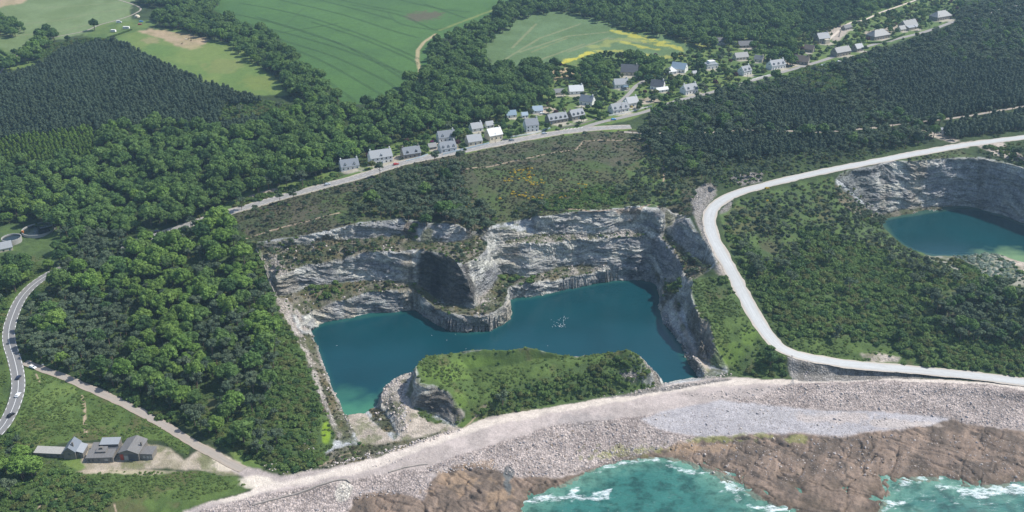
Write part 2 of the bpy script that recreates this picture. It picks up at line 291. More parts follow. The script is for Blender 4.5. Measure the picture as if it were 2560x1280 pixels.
LC = [
 (FLOOR, [(0,0),(2560,0),(2560,1000),(0,1000)]),
 (PALE, [(-5,-5),(340,-5),(325,25),(330,50),(240,78),(140,100),(60,118),(0,135)]),
 (BROWN, [(-5,-5),(75,-5),(55,8),(0,18)]),
 (FIELD, [(480,0),(1290,-5),(1285,20),(1230,45),(1170,75),(1100,100),(1085,125),(1080,165),(1050,195),(985,235),(900,262),(850,262),(840,230),(790,180),(720,140),(690,80),(610,60),(540,30),(500,20)]),
 (LAWN, [(205,90),(250,60),(330,50),(400,55),(360,75),(310,95),(250,100)]),
 (MEADOW, [(285,100),(345,75),(450,70),(520,100),(600,110),(640,160),(690,200),(725,235),(700,240),(600,235),(500,200),(400,155),(330,120)]),
 (BROWN, [(340,78),(375,72),(455,80),(530,100),(505,112),(480,122),(440,115),(400,95)]),
 (MEADOW, [(-5,165),(50,155),(95,150),(80,165),(20,178),(0,182)]),
 (LAWN, [(0,120),(28,128),(28,145),(0,160)]),
 (RAPE, [(1230,150),(1200,130),(1215,100),(1290,45),(1330,30),(1420,30),(1560,60),(1700,95),(1770,115),(1740,125),(1650,150),(1600,135),(1500,130),(1430,150),(1380,165),(1300,160),(1260,190),(1220,190)]),
 (FIELD, [(1680,-5),(1890,-5),(1860,10),(1760,8)]), (MEADOW, [(2320,-5),(2400,-5),(2400,10),(2330,12)]),
 # village gardens
 (LAWN, [(900,420),(960,370),(1060,325),(1180,300),(1290,265),(1340,240),(1400,160),(1500,130),(1600,135),(1660,150),(1740,125),(1800,100),(1900,80),(2010,75),(2050,70),(2150,45),(2250,0),(2400,5),(2400,40),(2300,85),(2150,135),(2000,180),(1850,215),(1640,270),(1580,300),(1440,325),(1300,350),(1130,385),(1000,410),(900,440),(840,450)]),
 (BROWN, [(1378,175),(1440,165),(1460,190),(1400,200),(1372,205)]),
 (LAWN, [(1430,160),(1500,140),(1560,150),(1550,185),(1470,185)]),
 (SANDY, [(2060,75),(2120,60),(2130,70),(2100,100),(2085,105),(2075,85)]),
 (YARD, [(1080,360),(1120,345),(1150,365),(1130,380),(1090,385)]), (YARD, [(1320,270),(1380,265),(1400,280),(1350,285)]), (YARD, [(1590,245),(1640,240),(1650,255),(1600,262)]),
 (YARD,[(1940,155),(1990,150),(2000,165),(1960,175)]), (YARD,[(2160,80),(2260,60),(2270,75),(2170,95)]), (YARD,[(965,400),(1010,385),(1000,400),(975,412)]),
 (SANDY, [(590,495),(640,475),(740,460),(820,432),(840,440),(790,462),(700,480),(620,503)]),
 (LAWN, [(545,520),(590,495),(640,470),(700,465),(840,425),(850,445),(760,475),(660,505),(560,530)]),
 (SANDY, [(600,498),(650,480),(720,465),(690,480),(640,492)]),
 # heath
 (HEATH, [(560,545),(640,515),(700,498),(820,468),(900,448),(1000,415),(1080,398),(1160,382),(1240,364),(1330,350),(1400,338),(1500,328),(1590,325),(1620,350),(1650,400),(1700,440),(1760,440),(1740,480),(1725,545),(1662,522),(1488,526),(1354,541),(1240,562),(1190,583),(1142,562),(998,547),(900,557),(850,570),(740,592),(636,608),(610,580)]),
 (GHEATH, [(1180,420),(1300,410),(1400,400),(1480,400),(1560,430),(1600,470),(1600,520),(1488,526),(1354,541),(1240,562),(1190,500),(1200,460)]),
 (GHEATH, [(800,500),(870,480),(950,470),(1000,540),(900,557),(850,560)]),
 (VERGE, [(1160,386),(1240,366),(1330,350),(1420,336),(1500,329),(1600,326),(1600,321),(1500,321),(1400,330),(1300,346),(1160,378)]),
 (ROUGH, [(1560,420),(1640,380),(1700,440),(1700,500),(1650,520),(1600,515)]),
 (SCREE, [(1735,475),(1760,458),(1790,462),(1792,485),(1765,510),(1755,540),(1765,580),(1790,630),(1785,640),(1755,590),(1735,545),(1728,510)]),
 (SCREE, [(1825,445),(1870,432),(1910,432),(1905,452),(1850,465)]),
 (SCREE, [(1800,530),(1830,500),(1840,540),(1870,600),(1890,650),(1870,670),(1850,650),(1815,580)]),
 (SANDY, [(1770,660),(1800,650),(1830,680),(1835,695),(1800,690)]),
 # right side
 (ROUGH, [(1850,500),(1950,470),(2080,440),(2100,500),(2200,560),(2260,620),(2560,690),(2560,945),(2300,915),(2150,905),(2030,890),(1985,870),(1930,820),(1880,730),(1840,660),(1810,590),(1800,540)]),
 (GRASS, [(1990,870),(1975,850),(2100,845),(2220,870),(2300,900),(2250,912),(2100,900),(2030,890)]),
 (SANDY, [(2150,885),(2190,880),(2250,893),(2240,900),(2180,900)]),
 (GHEATH,[(1890,560),(1940,540),(1960,590),(1940,640),(1900,620)]),
 (HEATH,[(2330,760),(2420,740),(2480,800),(2420,840),(2350,830)]),
 (WSOIL,[(2300,640),(2400,632),(2500,632),(2560,655),(2560,720),(2460,700),(2380,670)]),
 (SANDY,[(2500,628),(2560,640),(2560,700),(2520,652)]),
 (ROCK, [(2085,448),(2110,430),(2200,408),(2300,400),(2400,394),(2450,392),(2520,408),(2560,420),(2560,560),(2500,535),(2440,520),(2400,518),(2290,536),(2205,548),(2160,545),(2100,500)]),
 (BENCH, [(2085,462),(2110,470),(2150,510),(2200,535),(2205,550),(2150,550),(2100,505)]),
 (BENCH, [(2180,520),(2290,505),(2400,508),(2400,518),(2290,536),(2205,550)]),
 (SANDY, [(2300,325),(2330,328),(2400,350),(2380,358),(2330,340)]), (SANDY, [(2395,356),(2430,350),(2420,372)]),
 (SANDY, [(2430,358),(2500,352),(2560,395),(2560,408),(2480,385)]), (GHEATH,[(2180,400),(2400,375),(2450,395),(2300,402),(2130,430),(2090,440)]),
 # quarry
 (ROCK, QUARRY),
 (BENCH, [(640,625),(700,600),(800,588),(850,600),(940,590),(1000,590),(1050,606),(1150,600),(1215,582),(1213,604),(1219,615),(1200,645),(1169,660),(1140,655),(1099,633),(1050,623),(984,626),(917,631),(850,648),(760,668),(690,690),(670,680)]),
 (TALUS, [(640,625),(700,640),(720,680),(690,690),(665,675)]),
 (TALUS, [(1210,583),(1337,583),(1500,576),(1640,566),(1666,571),(1680,600),(1653,602),(1613,594),(1522,597),(1400,606),(1320,608),(1219,612)]),
 (BENCH, [(1645,575),(1666,571),(1694,606),(1722,635),(1763,659),(1785,665),(1740,700),(1714,690),(1702,663),(1686,631),(1653,602)]),
 (BENCH, [(684,742),(760,724),(850,706),(917,700),(984,700),(1050,705),(1068,727),(1112,762),(1172,769),(1195,757),(1240,700),(1250,684),(1320,690),(1394,664),(1522,657),(1625,660),(1674,708),(1700,700),(1712,700),(1700,780),(1657,777),(1640,690),(1613,672),(1488,681),(1404,697),(1337,707),(1272,716),(1258,766),(1225,784),(1170,791),(1119,784),(1085,770),(1050,745),(1030,730),(960,731),(900,739),(850,759),(790,778),(765,790),(720,790),(700,780)]),
 (TALUS, [(1169,660),(1152,674),(1190,750),(1215,770),(1250,760),(1222,720),(1238,690),(1213,640)]),
 (TALUS, [(1400,665),(1480,668),(1600,655),(1640,680),(1600,668),(1480,680),(1400,690)]),
 (TALUS, [(690,745),(720,745),(745,800),(760,830),(779,830),(760,800),(740,770),(720,812),(700,780)]),
 (BENCH, [(740,830),(778,838),(800,890),(826,950),(850,1000),(870,1040),(885,1080),(870,1100),(830,1100),(800,1060),(800,1000),(775,930),(758,880)]),
 (TALUS, [(690,742),(705,745),(740,812),(765,850),(790,930),(812,990),(845,1070),(860,1095),(845,1098),(800,990),(770,930),(750,875),(720,812),(700,780)]),
 (TALUS, [(779,835),(786,835),(832,945),(868,1030),(885,1075),(878,1090),(850,1030),(812,940)]),
 (ROUGH, [(795,1020),(820,1040),(835,1090),(830,1120),(800,1140),(780,1100)]),
 (SANDY, [(870,1035),(905,1030),(950,1070),(985,1100),(1000,1085),(1018,1040),(1005,1000),(1018,960),(1035,935),(1032,980),(1038,1012),(1060,1035),(1110,1060),(1150,1070),(1060,1100),(960,1140),(860,1165),(830,1160),(900,1110),(880,1070)]),
 (BENCH, [(915,1020),(950,1020),(975,1050),(990,1085),(960,1080),(930,1045)]),
 (TALUS, [(950,970),(985,940),(1030,925),(1015,955),(1000,1000),(1012,1040),(1018,1080),(990,1085),(985,1040),(950,1010)]),
 (ROUGH, [(1035,1018),(1060,1020),(1080,1040),(1110,1055),(1090,1062),(1060,1045)]),
 (BENCH, [(800,1140),(880,1110),(950,1110),(1000,1100),(1060,1090),(1120,1075),(1040,1110),(960,1140),(860,1170),(800,1180)]),
 # headland
 (GRASS, [(1036,917),(1065,888),(1140,878),(1240,875),(1330,868),(1400,883),(1440,890),(1500,882),(1572,870),(1600,886),(1640,930),(1650,958),(1590,972),(1522,984),(1438,998),(1371,1011),(1287,1021),(1220,1038),(1186,1048),(1160,1066),(1130,1060),(1172,1028),(1146,1015),(1119,981),(1085,965),(1050,962)]),
 (ROUGH, [(1180,1060),(1220,1000),(1260,980),(1300,960),(1370,940),(1440,915),(1500,900),(1572,880),(1630,930),(1650,960),(1522,984),(1371,1011),(1220,1038)]),
 (TALUS, [(1598,886),(1625,905),(1655,945),(1655,965),(1635,955),(1625,930)]), (TALUS,[(1430,888),(1490,880),(1485,888),(1440,894)]),
 (SCREE, [(1545,930),(1590,925),(1595,945),(1560,945)]),
 (SANDY, [(1680,775),(1700,790),(1722,835),(1745,885),(1780,925),(1770,935),(1740,893),(1715,850),(1695,815)]),
 (GRASS, [(1727,702),(1790,690),(1835,700),(1860,750),(1900,810),(1940,860),(1960,900),(1960,930),(1900,945),(1830,935),(1816,914),(1787,868),(1755,840),(1749,803),(1735,770),(1722,736)]),
 (ROUGH, [(1727,702),(1790,690),(1835,700),(1860,750),(1850,790),(1790,790),(1749,793),(1722,736)]),
 (ROUGH, [(1900,860),(1960,870),(1970,940),(1900,945),(1830,935),(1816,920)]),
 # left wood and meadows
 (ROUGH, [(540,600),(640,600),(665,675),(684,742),(700,780),(722,812),(758,880),(775,930),(800,1000),(798,1060),(780,1100),(830,1150),(720,1190),(640,1160),(560,1120),(480,1060),(350,1000),(200,930),(80,900),(50,890),(100,700),(300,600)]),
 (ROUGH, [(-5,560),(200,560),(160,660),(80,700),(40,750),(15,830),(10,900),(20,960),(5,1040),(-5,1060)]),
 (GRASS, [(-5,1060),(0,850),(15,770),(45,715),(140,668),(150,672),(80,715),(45,750),(18,830),(14,880),(32,940),(20,1000)]),
 (GRASS, [(60,920),(85,915),(140,940),(250,990),(350,1040),(430,1075),(480,1110),(470,1140),(400,1100),(330,1095),(200,1100),(100,1120),(30,1120),(0,1130),(10,1090),(50,1030),(62,970)]),
 (LAWN, [(100,940),(190,970),(205,1030),(120,1050),(70,1030)]),
 (YARD, [(205,1150),(215,1110),(300,1110),(390,1112),(425,1120),(462,1150),(520,1110),(580,1150),(660,1185),(700,1200),(640,1220),(600,1190),(500,1175),(400,1170),(300,1175),(210,1190),(200,1160)]),
 (MEADOW, [(100,1150),(200,1140),(215,1170),(150,1200),(110,1180)]),
 (MEADOW, [(560,1120),(640,1150),(660,1175),(600,1160)]),
 (GRASS, [(-5,1130),(100,1120),(120,1170),(210,1185),(300,1175),(500,1178),(590,1190),(628,1215),(610,1230),(520,1255),(440,1285),(-5,1285)]),
 (ROUGH, [(-5,1130),(120,1140),(240,1200),(280,1230),(290,1285),(-5,1285)]),
 # shore
 (GRAVEL, [(440,1285),(520,1257),(620,1232),(640,1215),(600,1190),(540,1150),(600,1160),(700,1190),(760,1178),(820,1172),(880,1155),(960,1140),(1060,1100),(1152,1070),(1186,1050),(1220,1040),(1287,1023),(1371,1013),(1438,1000),(1522,986),(1623,966),(1660,962),(1760,945),(1830,940),(1900,945),(2000,945),(2100,940),(2300,945),(2450,955),(2560,965),
          (2560,1290),(440,1290)]),
 (SCREE, [(1965,905),(1990,890),(2100,910),(2250,925),(2400,940),(2300,942),(2150,950),(2000,952),(1980,940)]),
 (SCREE, [(1500,988),(1625,968),(1660,965),(1700,960),(1830,945),(1830,950),(1700,972),(1600,985)]),
 (COBBLE, [(450,1290),(560,1262),(660,1238),(790,1218),(862,1206),(960,1185),(1060,1168),(1180,1128),(1300,1092),(1380,1062),(1500,1052),(1800,1012),(1900,985),(2000,958),(2200,950),(2480,965),(2560,985),(2560,1075),(2420,1060),(2300,1070),(2200,1075),(2100,1092),(2000,1082),(1900,1086),(1750,1096),(1650,1125),(1560,1155),(1490,1172),(1400,1190),(1300,1200),(1200,1180),(1100,1170),(1050,1190),(960,1215),(880,1235),(870,1290)]),
 (SHINGLE, [(1700,1020),(1800,1000),(1900,1010),(2050,1025),(2200,1030),(2350,1040),(2420,1060),(2300,1066),(2200,1075),(2100,1090),(2000,1080),(1900,1084),(1750,1094),(1650,1075),(1600,1045)]),
 (SHELF, [(870,1285),(885,1240),(950,1225),(1060,1215),(1140,1160),(1200,1160),(1250,1180),(1320,1190),(1400,1195),(1490,1172),(1560,1155),(1650,1125),(1700,1110),(1760,1096),(1900,1087),(2000,1083),(2100,1094),(2200,1078),(2300,1070),(2380,1045),(2420,1060),(2560,1078),(2560,1290),(870,1290)]),
 (COBBLE, [(1240,1175),(1340,1160),(1480,1130),(1650,1100),(1680,1110),(1560,1155),(1490,1170),(1400,1185),(1300,1195)]),
 (COBBLE, [(970,1190),(1040,1175),(1080,1190),(1060,1250),(1000,1230),(960,1225)]),
]
for v_, p_ in LC: fill(LABEL, p_, v_)
# ---- houses: u, v of the footprint centre, length, width, eaves height, ridge direction in degrees, walls, roof, dormers, chimneys, label
HS = [
 (873,419,13,8,3.2,22,'white','slate',2,2,'white cottage with two dormers nearest the picnic ground, first of the roadside row'),
 (951,404,16,8.5,5.2,24,'white','pale',1,2,'large white two-storey house with pale roof behind the red car'),
 (1027,390,13,8,3.6,24,'stone','slate',2,2,'stone-walled cottage with two dormers between the red car and the pink shrub'),
 (1115,349,13,8,3.6,20,'white','slate',2,1,'white house with two dormers set back behind the rounded garden tree'),
 (1118,375,12,8,3.0,24,'white','slate',3,2,'white cottage with three dark dormers and a terrace by the road'),
 (1080,371,6,4.5,2.2,24,'stone','grey',0,0,'small grey shed left of the cottage with the terrace'),
 (1184,358,11,8,3.2,24,'cream','pale',0,1,'plain cream bungalow with bare pale roof beside the road wall'),
 (1234,345,11,8.5,4.0,30,'cream','white',0,1,'cream house with bright white roof and one chimney'),
 (1190,325,9,7,2.8,24,'white','pale',0,1,'small white house behind the plain bungalow'),
 (1223,317,6,5,2.4,24,'white','pale',0,0,'low pale outbuilding behind the bright white roof'),
 (1327,325,10,8,5.6,18,'white','slate',0,2,'tall white two-storey house with two chimneys above the junction'),
 (1391,304,16,8,3.4,26,'stone','slate',4,2,'long stone cottage with four dormers'),
 (1439,295,12,8,3.6,32,'stone','slate',3,2,'stone house with three dormers at the end of the hedged garden'),
 (1343,280,8,6,2.4,12,'white','blue',0,0,'blue-grey garage beside the white parked car'),
 (1277,291,8,6,2.4,16,'white','bluer',0,0,'blue-roofed barn between the tree and the garage'),
 (1311,292,5,4,2.2,16,'white','blue',0,0,'little blue-roofed hut behind the two-storey house'),
 (1468,259,11,8,3.4,-25,'white','slate',0,1,'white house with dark slate roof and gable towards the sea'),
 (1439,232,12,8,3.0,10,'white','white',0,1,'white rambling house with pale patched roof among the trees'),
 (1397,235,9,5,2.4,10,'cream','grey',0,0,'low cream wing under the trees'),
 (1551,217,12,8,3.6,10,'white','pale',0,1,'white house with grey roof and blue veranda'),
 (1573,184,15,11,3.2,-8,'cream','dark',0,1,'big cream house with steep dark hipped roof below the yellow field edge'),
 (1546,278,15,8,3.2,27,'white','slate',3,1,'long white house with three dormers facing the main road'),
 (1577,264,10,8,3.8,27,'white','pale',0,1,'pale-roofed house joined to the long white one'),
 (1644,220,11,9,3.0,-20,'white','dark',0,1,'black-roofed bungalow at the lane bend'),
 (1654,229,11,3.5,2.4,24,'white','white',0,0,'long white-roofed shed beside the black-roofed bungalow'),
 (1698,177,13,9,3.4,-28,'white','blue',0,0,'blue-grey roofed house behind the round white pavilion'),
 (1677,182,8,8,2.6,20,'white','whitehip',0,0,'square pavilion with white pyramid roof'),
 (1722,231,13,8,3.8,30,'white','slate',2,2,'white house with two tall dormers standing by the road hedge'),
 (1776,169,11,8,4.2,20,'white','flat',0,0,'flat-roofed white modern house'),
 (1861,185,10,7.5,4.0,35,'white','slate',2,1,'steep white house with sharp dormers on its own lawn'),
 (1939,170,16,8,4.0,28,'white','slate',3,2,'broad white house with wide dormers and gravel drive'),
 (1851,147,13,7,2.8,18,'cream','grey',0,0,'long low grey-roofed house behind the steep white one'),
 (1897,153,8,6,2.8,-30,'cream','grey',0,1,'small grey cottage between two gardens'),
 (1862,117,14,7,2.6,8,'stone','dark',0,0,'dark long barn in the far trees'),
 (1797,107,10,6,2.4,8,'white','dark',0,0,'low dark-roofed house at the far end of the flowering field'),
 (2003,158,13,9,3.2,-25,'stone','darkp',0,1,'brown weathered house above the street'),
 (2053,105,13,9,5.0,22,'stone','slate',0,2,'tall grey stone house with pale front extension beside the sandy yard'),
 (2022,128,9,7,3.0,-30,'stone','darkp',0,0,'brownish ivy-covered outbuilding near the orange shrub'),
 (2101,137,18,8,4.2,30,'stone','grey',0,2,'long dark stone terrace right on the street'),
 (2143,126,9,7,3.6,30,'stone','pale',0,1,'paler end house of the stone terrace'),
 (2116,73,12,5,2.4,38,'stone','dark',0,0,'row of dark flat sheds above the sandy yard'),
 (2194,95,22,11,4.0,30,'stone','greyhip',0,3,'very large grey hipped-roof house with three chimneys'),
 (2269,70,18,10,3.8,30,'stone','grey',0,3,'rambling stone house with several grey roofs beyond the large hipped one'),
 (2252,77,8,6,2.6,30,'cream','grey',0,0,'low cream wing before the rambling stone house'),
 (2350,47,22,11,4.0,30,'stone','greyhip',0,3,'farthest big house with long hipped roof at the top of the street'),
 (1735,187,4,3.5,2.2,20,'white','pale',0,0,'tiny silver garden shed on the street corner'),
 (2351,330,6,4.5,3.0,15,'white','flat',0,0,'pale concrete hut at the edge of the pines'),
]

# ------------------------------------------------------------------ terrain sheet
def hw(Y): return 0.72 * (0.9 * Y + 130)
ys = [322.0]
while ys[-1] < 2100:
    y = ys[-1]
    ys.append(y + (0.62 if y < 720 else 0.62 + (y - 720) * 0.0042))
YS = np.array(ys); NR = len(YS); NC = 1400
CS = np.linspace(-1, 1, NC)
X = (CS[None, :] * hw(YS)[:, None]).astype(np.float64); Y = np.repeat(YS[:, None], NC, 1)
cm = cmask(X, Y)
n1 = fbm(X, Y, 20, 2, 11, .45); n2 = fbm(X, Y, 20, 2, 31, .45)
z0 = hr(X, Y)
amp = cm * 2.2 * sstep(4.0, 6.0, z0) + 0.8
Xq, Yq = X + n1 * amp, Y + n2 * amp
Z = hr(Xq, Yq).astype(np.float64)
u_, v_ = proj(X, Y, Z)
def lookup(img, u, v, s=2.0):
    return img[np.clip((v / s).astype(int), 0, img.shape[0] - 1), np.clip((u / s).astype(int), 0, img.shape[1] - 1)]
wj = fbm(X, Y, 9, 3, 51) * 5; wj2 = fbm(X, Y, 9, 3, 71) * 4
LAB = lookup(LABEL, u_ + wj, v_ + wj2)
# hide-seek: ground hidden behind a cliff keeps the cover of its own place, never the face in front
def isin(L, *k):
    m = np.zeros(L.shape, bool)
    for q in k: m |= (L == q)
    return m
# slopes
def grads(Z):
    dZr = np.gradient(Z, axis=0) / np.gradient(Y, axis=0)
    dZc = np.gradient(Z, axis=1) / np.gradient(X, axis=1)
    return dZc, dZr
gx, gy = grads(Z)
slope = np.hypot(gx, gy)
rock = isin(LAB, ROCK, TALUS).astype(np.float32) * cm
inq = np.zeros((640, 1280), np.uint8); fill(inq, QUARRY, 1); fill(inq, [(2085,440),(2200,400),(2400,390),(2600,405),(2600,570),(2440,525),(2205,550)], 1)
fill(inq, [(1727,695),(1820,925),(1790,930),(1690,800),(1700,690)], 1); fill(inq, [(1026,890),(1060,950),(1180,1030),(1140,1070),(1026,1012)], 1)
fill(inq, [(1580,880),(1660,960),(1620,975),(1570,890)], 1)
INQ = lookup(inq, u_, v_) > 0
steep = sstep(0.85, 1.5, slope) * INQ
GRN = isin(LAB, GRASS, ROUGH)
rockw = np.clip(np.maximum(steep, isin(LAB, ROCK) * 0.9 * sstep(.2, .6, slope)), 0, 1)
rockw = box(rockw.astype(np.float32), 1)
bench = isin(LAB, BENCH, TALUS, SCREE, COBBLE, SHELF)
# bedding ledges: push steep faces in and out along the fall line
gl = np.maximum(slope, 1e-3)
zb = Z + 0.12 * X - 0.05 * Y + fbm(X, Y, 45, 2, 5) * 9
led = fbm3(X, Y, zb * 4.2, 17, 3, 91, .62)
blk = fbm3(X, Y, zb * 2.0, 3.2, 2, 97, .6)
butt = fbm3(X, Y, Z * .6, 12, 3, 13, .5)
push = rockw * (np.sign(led) * np.abs(led) ** .55 * 3.0 + blk * .9 + butt * 1.2) * sstep(0, 1.2, slope)
Xd = X - gx / gl * push; Yd = Y - gy / gl * push; XPUSH = push
rub = isin(LAB, TALUS, SCREE).astype(np.float32); rub = box(rub, 1)
cob = box(isin(LAB, COBBLE).astype(np.float32), 2); shf = box(isin(LAB, SHELF).astype(np.float32), 3)
Zd = Z.copy()
Zd += rockw * fbm(X, Y, 9, 2, 23, .5) * 1.0
Zd += rub * fbm(X, Y, 2.4, 3, 29, .8) * 0.9 + box(isin(LAB, BENCH).astype(np.float32), 1) * fbm(X, Y, 6, 3, 33, .6) * 1.0
Zd += cob * (fbm(X, Y, 14, 2, 35) * .7 + fbm(X, Y, 1.8, 2, 37, .8) * .35)
# wave cut shelf: slabs tilted and split by joints
ca, sa = math.cos(R(62)), math.sin(R(62))
xa = X * ca + Y * sa; ya = -X * sa + Y * ca
jt = np.abs(fbm(xa, ya * .35, 9, 3, 41, .6)); jt2 = np.abs(fbm(xa * .6, ya, 15, 3, 43, .6))
slab = vnoise(xa / 7 + fbm(X, Y, 8, 2, 47) * 1.2, ya / 16 + fbm(X, Y, 8, 2, 48), None, 49)
Zd += shf * (slab * 1.4 - .45 - sstep(.09, 0, jt) * .9 - sstep(.06, 0, jt2) * .8 + fbm(X, Y, 3, 3, 45, .7) * .6)
soft = isin(LAB, GRASS, ROUGH, HEATH, GHEATH, FLOOR).astype(np.float32)
Zd += box(soft, 2) * (fbm(X, Y, 14, 3, 53, .6) * .9 + fbm(X, Y, 3, 2, 55) * .25) * (1 - rockw)
Zd += rockw * 0
jj = np.clip(((Yd - RY0) / RS).astype(int), 0, NY - 1); ii = np.clip(((Xd - RX0) / RS).astype(int), 0, NX - 1)
lb_ = LKB[jj, ii]; Zd = np.where(lb_ > .45, np.minimum(Zd, LKW[jj, ii] - .35 - 4 * np.maximum(lb_ - .5, 0)), Zd)
lk = np.zeros((640, 1280), np.uint8); fill(lk, LAKE, 1); fill(lk, LAKE2, 2)

# roads press the ground flat
def smooth_line(pts, step=4.0):
    P = np.array(pts, float)
    out = []
    n = len(P)
    for i in range(n - 1):
        p0 = P[max(i - 1, 0)]; p1 = P[i]; p2 = P[i + 1]; p3 = P[min(i + 2, n - 1)]
        m = max(1, int(np.linalg.norm(p2[:2] - p1[:2]) / step))
        for k in range(m):
            t = k / m
            out.append(0.5 * ((2 * p1) + (-p0 + p2) * t + (2 * p0 - 5 * p1 + 4 * p2 - p3) * t * t + (-p0 + 3 * p1 - 3 * p2 + p3) * t ** 3))
    out.append(P[-1])
    return np.array(out)
def world_line(px):
    return smooth_line([(*place(u, v, z), z) for u, v, z in px], 3.0)
CI = interp_cache = None
def near_line(L, half, grow=1.0):
    """min distance + height of the nearest point of line L for all sheet vertices within reach"""
    D = np.full(X.shape, 1e9, np.float32); HZ = np.zeros(X.shape, np.float32)
    for (a, b) in zip(L[:-1], L[1:]):
        y0, y1 = min(a[1], b[1]) - half, max(a[1], b[1]) + half
        r0, r1 = np.searchsorted(YS, y0), np.searchsorted(YS, y1)
        if r1 <= r0: continue
        hwm = hw(YS[r0:r1]); 
        c0 = int(max(0, ((min(a[0], b[0]) - half) / (hwm.min() if min(a[0], b[0]) - half < 0 else hwm.max()) + 1) / 2 * (NC - 1)))
        c1 = int(min(NC, ((max(a[0], b[0]) + half) / (hwm.max() if max(a[0], b[0]) + half < 0 else hwm.min()) + 1) / 2 * (NC - 1) + 2))
        if c1 <= c0: continue
        xs = X[r0:r1, c0:c1]; yy = Y[r0:r1, c0:c1]
        dx, dy = b[0] - a[0], b[1] - a[1]; l2 = dx * dx + dy * dy or 1e-9
        t = np.clip(((xs - a[0]) * dx + (yy - a[1]) * dy) / l2, 0, 1)
        d = np.hypot(xs - a[0] - t * dx, yy - a[1] - t * dy); h = a[2] + (b[2] - a[2]) * t
        s = D[r0:r1, c0:c1]; m = d < s
        s[m] = d[m]; HZ[r0:r1, c0:c1][m] = h[m]
    return D, HZ
ROADS = []
def level(line_px, half, shoulder):
    L = world_line(line_px)
    zz = L[:, 2].copy()
    for _ in range(6): zz[1:-1] = (zz[:-2] + zz[1:-1] * 2 + zz[2:]) / 4
    L[:, 2] = zz
    D, HZ = near_line(L, half + shoulder)
    m = 1 - sstep(half, half + shoulder, D)
    global Zd
    Zd = Zd * (1 - m) + (HZ - 0.12) * m
    return L, D
def drape_px(uv, dz=0.0):
    return [(u, v, zed(u, v)) for u, v in uv]
def zed(u, v):
    """height of the surveyed ground seen at a photo pixel (march the ray)"""
    a = (u - CX) / FPX; b = -(v - CY) / FPX
    d = np.array([a, cP + b * sP, -sP + b * cP]); 
    ts = np.arange(300 / d[1], 1690 / d[1], 1.0)
    zz = CAM_H + d[2] * ts; g = hr(d[0] * ts, d[1] * ts)
    k = np.argmax(zz < g)
    if k == 0: return float(g[-1])
    z1, z0_ = zz[k] - g[k], zz[k - 1] - g[k - 1]
    t = ts[k - 1] + z0_ / max(z0_ - z1, 1e-6)
    return float(CAM_H + d[2] * t)
def world(u, v, dz=0.0):
    z = zed(u, v); x, y = place(u, v, z); return Vector((x, y, z + dz))
RH, DH = level(ROAD_H, 5.6, 4.0)
RV, DV = level(ROAD_V, 4.6, 4.0)
RW, DW = level(ROAD_W, 4.6, 4.0)
RV2, DV2 = level(drape_px([(1450,322),(1500,306),(1545,296),(1600,283),(1640,270),(1700,250),(1760,236),(1850,210),(1920,190),(2000,168),(2060,150),(2120,130),(2200,107),(2280,88),(2330,74),(2380,56),(2440,40),(2600,0)]), 3.4, 4.0)
RV3, DV3 = level(drape_px([(1530,265),(1555,250),(1575,232),(1590,215),(1612,200)]), 2.2, 3.0)
RF, DF = level(drape_px([(1560,330),(1620,333),(1760,332),(1850,325),(1960,327),(2040,330),(2120,325),(2200,318),(2260,308),(2340,300),(2420,290),(2560,266),(2700,245)]), 2.6, 3.0)
RT, DT = level([(62,905,13.4),(75,912,13),(140,935,12.3),(200,960,11.5),(280,995,10.5),(350,1030,9.5),(410,1062,9),(470,1100,8.5),(560,1150,7.8),(615,1177,7.3)], 3.0, 3.0)
RFL, DFL = level(drape_px([(-20,215),(5,175),(25,150),(45,138),(100,100),(140,92),(210,78),(250,62),(300,48),(335,35),(352,22),(330,10),(280,-5)]), 1.8, 2.5)
RVT, DVT = level(drape_px([(2060,110),(2120,60),(2160,50),(2200,32),(2240,18),(2290,0)]), 1.8, 2.0)
TR, DTR = level([(520,1250,6),(600,1235,6.3),(700,1212,6.8),(820,1185,7.2),(960,1150,7.4),(1060,1112,7.7),(1150,1080,8),(1250,1050,8.2),(1371,1025,8.4),(1438,1012,8.5),(1522,1000,8.5),(1660,975,8.5),(1760,960,8.7),(1900,952,9),(2050,950,9.2),(2200,950,9.5),(2350,955,9.7),(2480,962,9.8),(2700,985,9.8)], 4.5, 5.0)
print('terrain', time.time() - T0)

